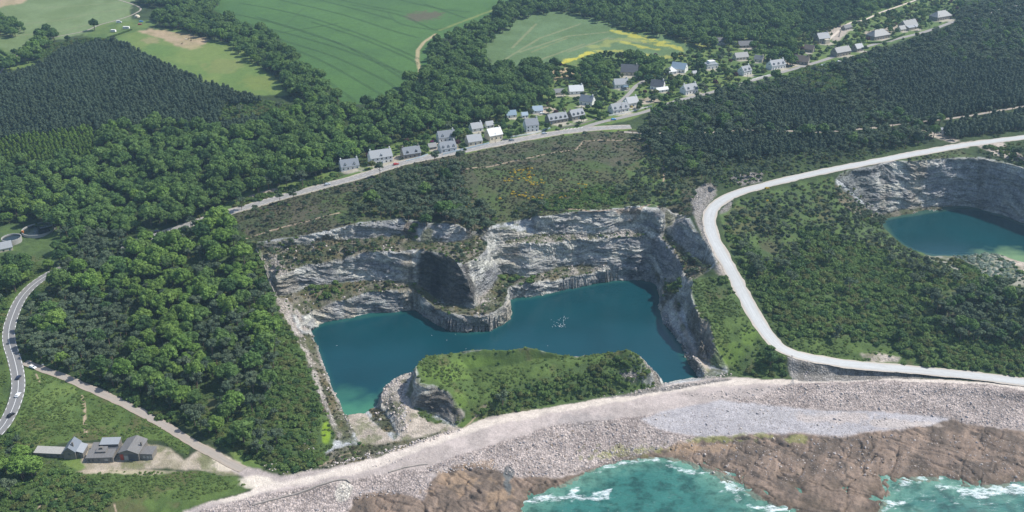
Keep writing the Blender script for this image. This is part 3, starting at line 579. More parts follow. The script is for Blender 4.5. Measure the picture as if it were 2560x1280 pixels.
# colour of the ground cover (its own albedo, plus shade painted on the promontory face)
def c3(*a): return np.array(a, np.float32)
PALETTE = {   # a, b: two tones mixed by a wandering noise, scale, extra speckle tone c
 SCRUB: ((.05,.07,.025),(.03,.045,.018),12), FLOOR: ((.028,.045,.016),(.045,.07,.022),10), FIELD: ((.064,.135,.032),(.052,.112,.028),60), PALE: ((.15,.20,.085),(.12,.165,.06),30),
 MEADOW: ((.14,.19,.05),(.105,.165,.04),22), BROWN: ((.36,.27,.17),(.27,.22,.12),10), RAPE: ((.105,.165,.07),(.085,.135,.05),20), LAWN: ((.12,.17,.045),(.075,.125,.035),12),
 HEATH: ((.080,.074,.045),(.056,.072,.032),12), GHEATH: ((.06,.09,.028),(.072,.078,.036),12), ROCK: ((.50,.51,.50),(.36,.37,.38),9), TALUS: ((.42,.38,.34),(.28,.25,.21),5),
 SHINGLE: ((.42,.395,.40),(.35,.33,.34),20), COBBLE: ((.45,.38,.345),(.33,.275,.25),9), GRAVEL: ((.45,.385,.355),(.36,.31,.285),9), SHELF: ((.225,.165,.125),(.13,.10,.078),8),
 GRASS: ((.085,.13,.032),(.062,.10,.026),7), ROUGH: ((.075,.118,.034),(.055,.088,.03),9), BENCH: ((.19,.17,.13),(.06,.07,.033),4), YARD: ((.40,.34,.27),(.25,.22,.15),6), YELLOW: ((.5,.4,.04),(.2,.25,.05),4),
 SANDY: ((.47,.405,.34),(.34,.29,.235),5), WSOIL: ((.28,.27,.22),(.10,.12,.06),4), BEDS: ((.1,.1,.05),(.1,.1,.05),4), VERGE: ((.13,.19,.04),(.10,.15,.03),8), SCREE: ((.30,.28,.26),(.19,.175,.155),4)}
COLR = np.zeros(X.shape + (3,), np.float32)
nz = {}
for k, (a, b, s) in PALETTE.items():
    m = LAB == k
    if not m.any(): continue
    t = sstep(-.35, .35, fbm(X[m], Y[m], s, 4, 61 + k, .6))[:, None]
    COLR[m] = c3(*a) * t + c3(*b) * (1 - t)
def paint(mask, col):
    COLR[:] = COLR * (1 - mask[..., None]) + c3(*col) * mask[..., None]
# soften class borders a little
for ch in range(3): COLR[..., ch] = box(COLR[..., ch], 1)
# quarry rock wherever the quarry sides are steep; rusty and dark bands follow the bedding
rt = sstep(-.3, .3, fbm3(X, Y, zb * 3, 12, 3, 131))
rockc = c3(.52,.51,.465)[None, None] * rt[..., None] + c3(.265,.265,.265)[None, None] * (1 - rt[..., None])
och = sstep(.12, .45, fbm(X, Y, 22, 3, 137))[..., None]
rockc = rockc * (1 - och * .5) + c3(.42,.36,.26) * och * .5
rm = (rockw * INQ)[..., None]
COLR = COLR * (1 - rm) + rockc * rm
# browner rock on headland and mound sides; shade painted into the promontory face
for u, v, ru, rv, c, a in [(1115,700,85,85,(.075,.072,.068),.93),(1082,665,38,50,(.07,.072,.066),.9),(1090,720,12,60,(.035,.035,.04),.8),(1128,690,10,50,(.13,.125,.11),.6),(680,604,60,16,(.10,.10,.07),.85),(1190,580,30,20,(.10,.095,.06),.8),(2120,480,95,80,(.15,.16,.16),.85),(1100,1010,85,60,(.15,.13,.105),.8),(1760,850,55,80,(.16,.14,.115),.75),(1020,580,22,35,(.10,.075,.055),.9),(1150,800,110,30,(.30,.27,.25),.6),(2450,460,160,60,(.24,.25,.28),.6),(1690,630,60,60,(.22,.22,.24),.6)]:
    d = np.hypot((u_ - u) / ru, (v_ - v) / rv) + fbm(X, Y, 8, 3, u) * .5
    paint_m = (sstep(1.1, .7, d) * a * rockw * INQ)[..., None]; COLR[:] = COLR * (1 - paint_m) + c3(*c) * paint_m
# green growth on quarry ledges that are not steep
gm = isin(LAB, BENCH, TALUS, ROCK) * (slope < 1.1) * sstep(.0, .25, fbm(X, Y, 11, 4, 141, .6)) * .8 * INQ
paint(gm.astype(np.float32) * (1 - steep), (.075,.085,.035))
gm = isin(LAB, BENCH) * sstep(.1, .3, fbm(X, Y, 7, 4, 151, .6)) * .8
paint(gm.astype(np.float32), (.12,.10,.05))
# brown bracken patches in the green, bright bracken on the headland and mound
br = isin(LAB, ROUGH, GRASS) * sstep(.2, .45, fbm(X, Y, 18, 4, 161, .6)) * .6; paint(br.astype(np.float32), (.10,.085,.04))
# worn patch colours
def blob(u, v, ru, rv, col, a=1.0, n=.5, s=6):
    d = np.hypot((u_ - u) / ru, (v_ - v) / rv) + fbm(X, Y, s, 3, int(u)) * n
    paint((sstep(1.0, .6, d) * a).astype(np.float32), col)
for u, v, ru, rv in [(1115,935,60,30),(1150,1000,22,22),(1200,905,70,16),(1830,880,50,40),(1800,900,30,20),(1870,840,25,30)]:
    blob(u, v, ru, rv, (.11,.175,.032), .7)
blob(815, 1080, 14, 34, (.17,.26,.02), .9, .3)
for u, v, ru, rv, c in [(1130,120,40,30,(.2,.2,.08))]: pass
bed = vnoise(xa / 22 + fbm(X, Y, 20, 2, 221), ya / 1.5 + fbm(X, Y, 12, 2, 222) * 3, None, 223) * .6 + vnoise(xa / 9, ya / .8, None, 224) * .4
shm = box(isin(LAB, SHELF).astype(np.float32), 1)[..., None]; COLR = COLR * (1 + ((.66 + .68 * bed)[..., None] - 1) * shm)
crk = (sstep(.05, .0, np.abs(fbm(xa, ya * .4, 11, 3, 41, .6))) * shm[..., 0] * .75); paint(crk.astype(np.float32), (.05,.042,.036))
# rapeseed in flower
def streak(line, wm, col, a=1.0, n=1.2, s=5, seed=3, zo=None):
    L = np.array([tuple(world(u, v)) for u, v in line])
    D, _ = near_line(L, wm * 2.2)
    D = D + fbm(X, Y, s, 3, seed) * wm * n * .5
    paint((sstep(wm, wm * .45, D) * a).astype(np.float32), col)
YC = (.62,.52,.045)
streak([(1375,163),(1430,148),(1480,132)], 5, YC, .6, 3.0); streak([(1320,158),(1370,162)], 4, YC, .4)
streak([(1545,78),(1600,92),(1650,108),(1690,122)], 7, YC, .45, 3.4, 6); streak([(1560,105),(1610,118),(1640,124)], 4, YC, .4, 3); streak([(1500,128),(1560,130),(1650,145),(1700,140)], 7, (.35,.34,.07), .7, 2)
streak([(1690,96),(1735,110),(1760,116)], 5, (.3,.3,.07), .6, 2); streak([(1330,130),(1380,110),(1420,95)], 1.5, (.2,.19,.08), .6)
streak([(1480,120),(1540,100),(1600,100)], 9, (.30,.30,.08), .5, 2.4, 9)
# tractor lines
TLC = (.028,.06,.024)
tram = [[(560,30),(700,62),(850,110),(960,160),(1040,210)],[(600,8),(760,40),(900,85),(1010,130),(1050,150)],[(700,0),(850,35),(960,70),(1050,96)],[(700,110),(800,150),(900,205),(960,240)],[(705,140),(790,185),(850,225),(890,255)],
        [(850,0),(940,18),(1010,30)],[(640,42),(820,98),(930,150),(1020,205)],[(1060,10),(1120,30),(1170,48)],[(800,0),(900,26),(985,50)],[(725,165),(800,205),(860,245)],[(970,30),(985,50),(1010,62),(1060,72),(1100,76)],
        [(700,78),(760,20)],[(700,82),(850,58)]]
tram += [[(600,55),(760,95),(900,140),(1030,190)],[(690,95),(830,140),(950,195),(1000,228)],[(500,18),(560,30)],[(880,12),(1000,38),(1080,72),(1120,68)],[(1000,0),(1100,22),(1180,30)],[(780,55),(900,95),(1030,150),(1040,165)],[(700,150),(760,190),(810,225),(860,262)]]
for l in [[(60,60),(150,50),(250,30),(330,20)],[(30,90),(150,78),(230,60)],[(100,20),(200,14),(300,6)],[(1300,130),(1420,90),(1520,80)],[(1260,150),(1350,95),(1450,60)],[(1420,130),(1520,95),(1620,110)],[(1350,150),(1460,110)],[(1280,120),(1340,60)]]:
    streak(l, 2.0, (.19,.20,.10), .8, .6)
streak([(1090,85),(1060,105),(1045,125),(1043,150),(1050,175),(1046,195)], 2.6, (.34,.28,.16), .95, .3)
streak([(1100,75),(1180,45),(1260,15)], 3.0, (.17,.2,.06), .8, 1)
streak([(1075,120),(1065,160),(1075,190)], 5, (.055,.125,.03), .6)
blob(1062, 40, 55, 14, (.09,.085,.045), 1, .6)
streak([(700,118),(712,128)], 2, (.4,.33,.2), .8)
# meadow tones
for u, v, ru, rv, c in [(560,165,60,22,(.17,.19,.06)),(400,125,50,16,(.10,.17,.04)),(650,205,50,25,(.15,.185,.045)),(380,100,30,10,(.26,.22,.11)),(480,118,30,8,(.3,.25,.13))]:
    blob(u, v, ru, rv, c, .7)
# footpaths on the heath and by the ruins
PTH = (.40,.30,.22)
for l, wd in [([(1120,460),(1160,425),(1230,415),(1300,398),(1380,382),(1440,375),(1460,352),(1500,350),(1560,350),(1600,346)], 1.3), ([(610,598),(680,575),(740,560),(790,548),(850,532)], 1.5), ([(1655,415),(1662,432),(1658,455),(1668,465)], 1.4),
              ([(1385,520),(1480,530),(1600,520),(1650,517)], 1.6), ([(205,990),(212,1020),(212,1060),(215,1085)], 1.5), ([(90,1285),(100,1262),(130,1245)], .9), ([(140,1245),(115,1250),(95,1270)], .8), ([(1158,1068),(1190,1035),(1215,1012)], .8),
              ([(800,1165),(850,1140),(900,1125)], .7), ([(285,1260),(292,1285)], .7), ([(100,958),(90,935)], .8)]:
    streak(l, wd * .7, PTH, .8, .5, 4)
# drives, terraces and worn ground round the houses, brighter lawns between
hz_ = np.full(X.shape, 1e9, np.float32)
for h in HS:
    p = world(h[0], h[1]); q = R(h[5]); fx, fy = p.x + math.sin(q) * h[3] * .75, p.y - math.cos(q) * h[3] * .75
    r0, r1 = np.searchsorted(YS, fy - 14), np.searchsorted(YS, fy + 14)
    d = np.hypot((X[r0:r1] - fx) / (h[2] * .62), (Y[r0:r1] - fy) / (h[3] * .75)); hz_[r0:r1] = np.minimum(hz_[r0:r1], d)
paint((sstep(1.25, .7, hz_ + fbm(X, Y, 4, 2, 177) * .5) * .8 * (slope < .6)).astype(np.float32), (.42,.375,.32))
# gorse in flower
gor = isin(LAB, GHEATH, HEATH)
# shingle tones, weed on the rocks
for u, v, ru, rv in [(1560,1130,70,14),(1500,1142,50,9),(1620,1122,50,8)]: blob(u, v, ru, rv, (.27,.29,.05), .4, 1.6, 2.5)
for u, v, ru, rv in [(1900,1090,60,7),(1990,1098,30,8),(1790,1100,70,7)]: blob(u, v, ru, rv, (.22,.24,.06), .5, 1.3, 4)
for u, v, ru, rv in [(1750,1118,110,12),(1140,1205,70,25),(1240,1245,40,22),(1190,1160,40,12),(1700,1125,60,14)]: blob(u, v, ru, rv, (.36,.25,.16), .5, 1.3, 5)
blob(860, 1235, 22, 30, (.62,.58,.50), .8, .6); blob(2070, 1045, 90, 16, (.52,.43,.37), .5, .8); blob(2250, 1060, 110, 12, (.50,.42,.36), .5, .8); blob(1960,1035,160,14,(.36,.34,.34),.5,1,12)
blob(1440, 1055, 80, 20, (.27,.245,.235), .5, 1.2, 6)
blob(1270, 1195, 14, 40, (.11,.12,.12), .9, .8)
# pale wear along the coast track
wear = isin(LAB, GRAVEL) * sstep(4.5, 1.5, DTR + fbm(X, Y, 9, 3, 181) * 3); paint((wear * .8).astype(np.float32), (.62,.545,.47))
blob(640, 1205, 60, 20, (.66,.585,.49), .8); blob(560,1160,50,18,(.62,.54,.44),.7); blob(300,1180,150,8,(.50,.41,.31),.6)
wd_ = isin(LAB, SANDY, YARD) * (v_ > 600) * sstep(.05, .3, fbm(X, Y, 9, 4, 231, .65)) * .7; paint(wd_.astype(np.float32), (.13,.145,.06))
rb_ = isin(LAB, SANDY) * (v_ > 1000) * sstep(.1, .4, fbm((X * .8 + Y * .6) * 3, (Y * .8 - X * .6) * .4, 5, 2, 233)) * .5; paint(rb_.astype(np.float32), (.30,.26,.215))
# weathered, weedy verge of the shore rocks close to the water: wet and darker
wet = isin(LAB, SHELF, COBBLE) * sstep(1.4, .1, Zd); paint((wet * .6).astype(np.float32), (.095,.070,.045))
# sheet below water
uw = lookup(lk, u_, v_)
paint(((Z < WL + .1) & (uw == 1)).astype(np.float32), (.05,.12,.10)); paint(((Z < -.1)).astype(np.float32) * .9, (.16,.20,.15))
shore = isin(uw, 1) * 0
COLR = np.clip(COLR * (1 + 0.10 * fbm(X, Y, 4, 3, 191)[..., None]), .004, .9)
print('paint', time.time() - T0)

# ------------------------------------------------------------------ build the sheet as one object per kind of ground, shared normals
NR0 = NR
wt = np.sqrt(1 + (1.3 * np.clip(np.gradient(Z, axis=0) / np.gradient(Y, axis=0), -4, 4) * INQ) ** 2); wt = box(wt.astype(np.float32), 2)
dyr = np.gradient(YS)[:, None] * np.ones((1, NC)); ds = wt * np.where(YS[:, None] < 760, 1, 1)
dens = wt; cum = np.cumsum(dens, axis=0); cum -= cum[:1]; tot = cum[-1].max(); cum = cum / cum[-1] * (NR - 1)
cum = box(cum.astype(np.float32), 1)
NRF = int(NR * 1.33); tgt = np.linspace(0, NR - 1, NRF)
FI = np.empty((NRF, NC), np.float32)
for c in range(NC): FI[:, c] = np.interp(tgt, cum[:, c], np.arange(NR))
i0 = np.clip(FI.astype(int), 0, NR - 2); fr_ = FI - i0; cc_ = np.arange(NC)[None, :] * np.ones((NRF, 1), int)
def rs(A):
    f = fr_ if A.ndim == 2 else fr_[..., None]
    return A[i0, cc_] * (1 - f) + A[i0 + 1, cc_] * f
Xf, Yf, Zf, Zbf, gxf, gyf, rwf = rs(X), rs(Y), rs(Zd), rs(Z), rs(gx), rs(gy), rs(rockw)
slf = np.maximum(np.hypot(gxf, gyf), 1e-3)
zbf = Zbf + 0.12 * Xf - 0.05 * Yf + fbm(Xf, Yf, 45, 2, 5) * 9
led = fbm3(Xf, Yf, zbf * 4.2, 17, 4, 91, .66); blk = fbm3(Xf, Yf, Zbf * 1.2, 3.4, 2, 97, .6); butt = fbm3(Xf, Yf, Zbf * .6, 12, 3, 13, .5)
led = np.sign(led) * np.abs(led) ** .5
step = np.floor((zbf + butt * 3) / 2.6); fpos = (zbf + butt * 3) / 2.6 - step; sh = vnoise(step * 3.7 + 5, Xf / 11, Yf / 11, 17)   # bedding planes: each bed stands in or out of the face
push = rwf * ((sh - .5) * 3.4 * sstep(0, .12, np.minimum(fpos, 1 - fpos) + .02) + led * 1.9 + blk * 1.1 + butt * 1.4) * sstep(0.1, 1.3, slf) * (1 - .55 * np.abs(gxf) / slf)
PX = np.stack([Xf - gxf / slf * push, Yf - gyf / slf * push, Zf], -1)
jj = np.clip(((Yf - RY0) / RS).astype(int), 0, NY - 1); ii = np.clip(((Xf - RX0) / RS).astype(int), 0, NX - 1)
lb_ = LKB[jj, ii]; PX[..., 2] = np.where(lb_ > .45, np.minimum(PX[..., 2], LKW[jj, ii] - .35 - 4 * np.maximum(lb_ - .5, 0)), PX[..., 2])
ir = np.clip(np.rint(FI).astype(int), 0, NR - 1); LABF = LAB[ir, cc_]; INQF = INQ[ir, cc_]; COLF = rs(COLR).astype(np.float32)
bedt = (.72 + .56 * vnoise(step * 1.9 + 31, Xf / 16, Yf / 16, 19)); COLF = COLF * (1 + (bedt[..., None] - 1) * (rwf * INQF)[..., None]).astype(np.float32)
NR = NRF
tr_ = np.gradient(PX, axis=0); tc_ = np.gradient(PX, axis=1)
NRM = np.cross(tc_.reshape(-1, 3), tr_.reshape(-1, 3)); NRM /= np.maximum(np.linalg.norm(NRM, axis=1), 1e-9)[:, None]
VID = np.arange(NR * NC).reshape(NR, NC)
Q4 = np.stack([VID[:-1, :-1], VID[:-1, 1:], VID[1:, 1:], VID[1:, :-1]], -1).reshape(-1, 4)
faceLab = LABF[:-1, :-1].reshape(-1)
faceRock = (rwf[:-1, :-1] > .5).reshape(-1) & INQF[:-1, :-1].reshape(-1)
RKA = np.clip(rwf * INQF, 0, 1)
GRA = np.zeros(LABF.shape, np.float32)     # stony grain
for k, a in ((TALUS, 1.), (SCREE, .9), (COBBLE, 1.), (SHINGLE, .35), (GRAVEL, .2), (SHELF, .25), (BENCH, .6), (SANDY, .5), (YARD, .2), (ROCK, .7)): GRA[LABF == k] = a
GRA = box(GRA, 1)

def mesh_np(name, co, faces, mat=None, smooth=False, nv=4):
    me = bpy.data.meshes.new(name)
    nf = len(faces)
    me.vertices.add(len(co)); me.vertices.foreach_set("co", np.asarray(co, np.float32).ravel())
    me.loops.add(nf * nv); me.loops.foreach_set("vertex_index", np.asarray(faces, np.int32).ravel())
    me.polygons.add(nf); me.polygons.foreach_set("loop_start", np.arange(0, nf * nv, nv, dtype=np.int32))
    if smooth: me.polygons.foreach_set("use_smooth", np.ones(nf, bool))
    me.update(calc_edges=True)
    if mat: me.materials.append(mat)
    return me
def fattr(me, name, vals):
    a = me.attributes.new(name, 'FLOAT', 'POINT'); a.data.foreach_set('value', np.asarray(vals, np.float32).ravel())
def cattr(me, name, vals):
    a = me.attributes.new(name, 'FLOAT_COLOR', 'POINT'); v = np.ones((len(vals), 4), np.float32); v[:, :3] = vals; a.data.foreach_set('color', v.ravel())
def tagit(o, label, cat, group=None, kind=None):
    if label: o["label"] = label
    if cat: o["category"] = cat
    if group: o["group"] = group
    if kind: o["kind"] = kind
    return o
def link(o, parent=None):
    COL.objects.link(o)
    if parent: o.parent = parent
    return o

# ------------------------------------------------------------------ materials
def new_mat(name):
    m = bpy.data.materials.new(name); m.use_nodes = True
    t = m.node_tree; b = t.nodes["Principled BSDF"]
    return m, t, b
def nd(t, typ, **kw):
    n = t.nodes.new(typ)
    for k, v in kw.items(): setattr(n, k, v)
    return n
def lk_(t, a, b): t.links.new(a, b)
def mathn(t, op, a=None, b=None, c=None):
    n = nd(t, "ShaderNodeMath", operation=op)
    for i, q in enumerate((a, b, c)):
        if q is None: continue
        if isinstance(q, (int, float)): n.inputs[i].default_value = q
        else: lk_(t, q, n.inputs[i])
    return n.outputs[0]
def noise(t, vec, scale, detail=3, rough=.6):
    n = nd(t, "ShaderNodeTexNoise"); n.inputs["Scale"].default_value = scale; n.inputs["Detail"].default_value = detail; n.inputs["Roughness"].default_value = rough
    lk_(t, vec, n.inputs["Vector"]); return n.outputs["Fac"]
def mapping(t, vec, scale=(1, 1, 1), rot=(0, 0, 0)):
    n = nd(t, "ShaderNodeMapping"); n.inputs["Scale"].default_value = scale; n.inputs["Rotation"].default_value = rot
    lk_(t, vec, n.inputs["Vector"]); return n.outputs[0]
def ramp(t, fac, stops):
    n = nd(t, "ShaderNodeValToRGB"); e = n.color_ramp.elements
    while len(e) < len(stops): e.new(.5)
    for i, (p, c) in enumerate(stops): e[i].position = p; e[i].color = (*c, 1) if len(c) == 3 else c
    lk_(t, fac, n.inputs[0]); return n.outputs[0]
def vmul(t, col, fac):
    n = nd(t, "ShaderNodeVectorMath", operation='SCALE'); lk_(t, col, n.inputs[0])
    if isinstance(fac, (int, float)): n.inputs["Scale"].default_value = fac
    else: lk_(t, fac, n.inputs["Scale"])
    return n.outputs[0]
def mixc(t, fac, a, b):
    n = nd(t, "ShaderNodeMix", data_type='RGBA')
    if isinstance(fac, (int, float)): n.inputs[0].default_value = fac
    else: lk_(t, fac, n.inputs[0])
    for i, q in ((6, a), (7, b)):
        if isinstance(q, tuple): n.inputs[i].default_value = (*q, 1)
        else: lk_(t, q, n.inputs[i])
    return n.outputs[2]

def land_material():
    m, t, b = new_mat("land")
    g = nd(t, "ShaderNodeNewGeometry").outputs["Position"]
    col = nd(t, "ShaderNodeAttribute", attribute_name="Col").outputs["Color"]
    rk = nd(t, "ShaderNodeAttribute", attribute_name="Rock").outputs["Fac"]
    gr = nd(t, "ShaderNodeAttribute", attribute_name="Grain").outputs["Fac"]
    n1 = noise(t, g, .35, 5, .65); n2 = noise(t, g, 1.3, 4, .7)
    # fine variation of the cover
    f = mathn(t, 'MULTIPLY_ADD', n1, .7, .65); f2 = mathn(t, 'MULTIPLY_ADD', n2, .5, .75)
    base = vmul(t, col, mathn(t, 'MULTIPLY', f, f2))
    # stones: cells with their own tone
    vo = nd(t, "ShaderNodeTexVoronoi"); vo.inputs["Scale"].default_value = .95; lk_(t, g, vo.inputs["Vector"])
    sep = nd(t, "ShaderNodeSeparateColor"); lk_(t, vo.outputs["Color"], sep.inputs[0])
    tone = mathn(t, 'MULTIPLY_ADD', sep.outputs[0], .75, .6)
    edge = mathn(t, 'SUBTRACT', 1.12, mathn(t, 'MULTIPLY', vo.outputs["Distance"], .55))
    st = vmul(t, base, mathn(t, 'MULTIPLY', tone, edge))
    base = mixc(t, gr, base, st)
    # bedded rock: dipping layers, pale faces and dark joints
    mp = mapping(t, g, (.07, .07, .62), (R(6), R(-7), 0))
    l1 = noise(t, mp, 1.0, 6, .7)
    mp2 = mapping(t, g, (.5, .5, .12)); l2 = noise(t, mp2, 1.0, 4, .6)
    lay = ramp(t, l1, [(.32, (.42, .43, .48)), (.43, (.85, .86, .90)), (.57, (1.25, 1.24, 1.18)), (.66, (.62, .63, .68))])
    vert = mathn(t, 'MULTIPLY_ADD', l2, .45, .78)
    n = nd(t, "ShaderNodeVectorMath", operation='MULTIPLY'); lk_(t, base, n.inputs[0]); lk_(t, lay, n.inputs[1])
    rocky = vmul(t, n.outputs[0], vert)
    base = mixc(t, rk, base, rocky)
    lk_(t, base, b.inputs["Base Color"])
    b.inputs["Roughness"].default_value = .85; b.inputs["Specular IOR Level"].default_value = .2
    hb = mathn(t, 'MULTIPLY', mathn(t, 'ADD', n1, n2), mathn(t, 'MULTIPLY_ADD', rk, .5, .35))
    hs = mathn(t, 'MULTIPLY', mathn(t, 'MULTIPLY', mathn(t, 'SUBTRACT', 1.0, vo.outputs["Distance"]), gr), .7)
    hl = mathn(t, 'MULTIPLY', mathn(t, 'ADD', l1, mathn(t, 'MULTIPLY', l2, .35)), mathn(t, 'MULTIPLY', rk, 3.0))
    h = mathn(t, 'ADD', mathn(t, 'ADD', hb, hs), hl)
    bp = nd(t, "ShaderNodeBump"); bp.inputs["Strength"].default_value = .9; bp.inputs["Distance"].default_value = 1.0
    lk_(t, h, bp.inputs["Height"]); lk_(t, bp.outputs[0], b.inputs["Normal"])
    return m
M_LAND = land_material()
def simple(name, c, rough=.8, var=.25, scale=1.0, spec=.3, metal=0.0, bump=0.0, stretch=None):
    m, t, b = new_mat(name)
    g = nd(t, "ShaderNodeTexCoord").outputs["Object"] if stretch is None else mapping(t, nd(t, "ShaderNodeTexCoord").outputs["Object"], stretch)
    n = noise(t, g, scale, 4, .65)
    oi = nd(t, "ShaderNodeObjectInfo").outputs["Random"]
    f = mathn(t, 'ADD', mathn(t, 'MULTIPLY_ADD', n, var * 2, 1 - var), mathn(t, 'MULTIPLY_ADD', oi, var * .5, -var * .25))
    rgb = nd(t, "ShaderNodeRGB"); rgb.outputs[0].default_value = (*c, 1)
    lk_(t, vmul(t, rgb.outputs[0], f), b.inputs["Base Color"])
    b.inputs["Roughness"].default_value = rough; b.inputs["Specular IOR Level"].default_value = spec; b.inputs["Metallic"].default_value = metal
    if bump:
        bp = nd(t, "ShaderNodeBump"); bp.inputs["Distance"].default_value = bump; lk_(t, n, bp.inputs["Height"]); lk_(t, bp.outputs[0], b.inputs["Normal"])
    return m
def road_mat(name, c, lane, dust, amp):
    m, t, b = new_mat(name); g = nd(t, "ShaderNodeNewGeometry").outputs["Position"]
    ax = nd(t, "ShaderNodeAttribute", attribute_name="ax").outputs["Fac"]; al = nd(t, "ShaderNodeAttribute", attribute_name="al").outputs["Fac"]
    cx = nd(t, "ShaderNodeCombineXYZ"); lk_(t, mathn(t, 'MULTIPLY', ax, lane), cx.inputs[0]); lk_(t, mathn(t, 'MULTIPLY', al, .035), cx.inputs[1])
    n = noise(t, cx.outputs[0], 1.0, 5, .65); n2 = noise(t, g, .35, 5, .7); n3 = noise(t, g, .05, 3, .6)
    f = mathn(t, 'ADD', mathn(t, 'MULTIPLY_ADD', n, amp * 2, 1 - amp), mathn(t, 'MULTIPLY_ADD', n2, amp, -amp * .5))
    e = mathn(t, 'POWER', mathn(t, 'ABSOLUTE', ax), 3.0)
    k = mathn(t, 'MULTIPLY', mathn(t, 'ADD', e, n3), .55)
    rgb = nd(t, "ShaderNodeRGB"); rgb.outputs[0].default_value = (*c, 1)
    lk_(t, mixc(t, k, vmul(t, rgb.outputs[0], f), dust), b.inputs["Base Color"]); b.inputs["Roughness"].default_value = .88; b.inputs["Specular IOR Level"].default_value = .25
    return m
M_ASPH = road_mat("asphalt", (.16,.16,.165), 3.0, (.24,.23,.21), .3); M_ASPH2 = road_mat("pale_asphalt", (.24,.235,.23), 3.0, (.33,.30,.26), .25)
M_HAUL = road_mat("crushed_limestone", (.46,.47,.465), 4.0, (.40,.385,.355), .42)
M_WHITE = simple("white_line", (.7,.7,.68), .7, .15, 2.0); M_TRACK = road_mat("gravel_track", (.30,.275,.25), 3.0, (.36,.29,.22), .4); M_TRACKP = simple("pale_track", (.52,.45,.37), .9, .25, .4)

def water_material(name, deep, shallow, ripple, rough=.12, foam=False):
    m, t, b = new_mat(name)
    g = nd(t, "ShaderNodeNewGeometry").outputs["Position"]
    sh = nd(t, "ShaderNodeAttribute", attribute_name="Shallow").outputs["Fac"]
    n = noise(t, g, .03, 3, .5)
    c = mixc(t, sh, tuple(deep), tuple(shallow))
    c = vmul(t, c, mathn(t, 'MULTIPLY_ADD', n, .6, .7))
    nn = noise(t, mapping(t, g, (1, 1.6, 1), (0, 0, R(20))), .9, 3, .6)
    nb = noise(t, mapping(t, g, (.18, .5, 1), (0, 0, R(12))), 1.0, 4, .6)
    if foam:
        fo = nd(t, "ShaderNodeAttribute", attribute_name="Foam").outputs["Fac"]
        fn = noise(t, mapping(t, g, (.35, .8, 1), (0, 0, R(-12))), .55, 9, .8)
        fm = ramp(t, mathn(t, 'ADD', mathn(t, 'MULTIPLY_ADD', fn, 2.0, -.5), mathn(t, 'SUBTRACT', mathn(t, 'MULTIPLY', fo, .58), .42)), [(.50, (0, 0, 0)), (.92, (1, 1, 1))])
        # mottled bottom showing through
        bot = ramp(t, noise(t, g, .12, 5, .65), [(.38, (.48, .54, .52)), (.54, (1.05, 1.03, .98))])
        mm = nd(t, "ShaderNodeVectorMath", operation='MULTIPLY'); lk_(t, c, mm.inputs[0]); lk_(t, bot, mm.inputs[1]); c = mm.outputs[0]
        c = mixc(t, fm, c, (.86, .9, .92))
        lk_(t, mathn(t, 'MULTIPLY_ADD', fm, .6, rough), b.inputs["Roughness"])
    else: b.inputs["Roughness"].default_value = rough
    lk_(t, c, b.inputs["Base Color"])
    b.inputs["IOR"].default_value = 1.33; b.inputs["Specular IOR Level"].default_value = .5
    bp = nd(t, "ShaderNodeBump"); bp.inputs["Distance"].default_value = ripple
    lk_(t, mathn(t, 'ADD', mathn(t, 'MULTIPLY', nn, .35), nb), bp.inputs["Height"]); lk_(t, bp.outputs[0], b.inputs["Normal"])
    return m
M_LAKE = water_material("lake_water", (.003,.044,.056), (.05,.18,.11), .12)
M_LAKE2 = water_material("pit_water", (.003,.042,.050), (.16,.26,.13), .12)
M_SEA = water_material("sea_water", (.032,.14,.125), (.105,.235,.185), .9, .10, True)

# ------------------------------------------------------------------ ground objects
GROUPS = {
 'ground': ([SCRUB, FLOOR, LAWN, YARD, VERGE, BROWN, ROUGH, BEDS, WSOIL], 'scrubby green ground under the woods and between the gardens', 'ground'),
 'crop_field': ([FIELD], 'big blue-green cereal field with curving tractor lines', 'field'),
 'pale_field': ([PALE], 'pale green field in the far corner beyond the caravans', 'field'),
 'rape_field': ([RAPE, YELLOW], 'grey-green field with yellow flowering streaks behind the village', 'field'),
 'meadow': ([MEADOW], 'mown yellow-green meadow beside the dark pine plantation', 'meadow'),
 'heath': ([HEATH, GHEATH], 'brown and green heath between the village road and the quarry rim', 'heath'),
 'grassland': ([GRASS], 'bright green bracken and rough grass on the headland and by the sheds', 'grassland'),
 'quarry_ledges': ([BENCH, TALUS, SCREE], 'rubble and weedy ledges of the old quarry', 'ledges'),
 'beach': ([SHINGLE, COBBLE], 'grey-pink cobble beach below the coast track', 'beach'),
 'gravel_ground': ([GRAVEL, SANDY], 'pale pink trampled gravel beside the sea', 'gravel'),
 'rock_shelf': ([SHELF], 'brown wave-cut rock shelf between beach and surf', 'rock'),
}
code = np.zeros(256, np.int32); names = list(GROUPS) + ['quarry_cliff']
for i, k in enumerate(GROUPS):
    for q in GROUPS[k][0]: code[q] = i
fc = code[faceLab]; fc[(faceLab == ROCK)] = len(names) - 1; fc[faceRock] = len(names) - 1
COf = PX.reshape(-1, 3); CLf = COLF.reshape(-1, 3); RKf = RKA.reshape(-1); GRf = GRA.reshape(-1)
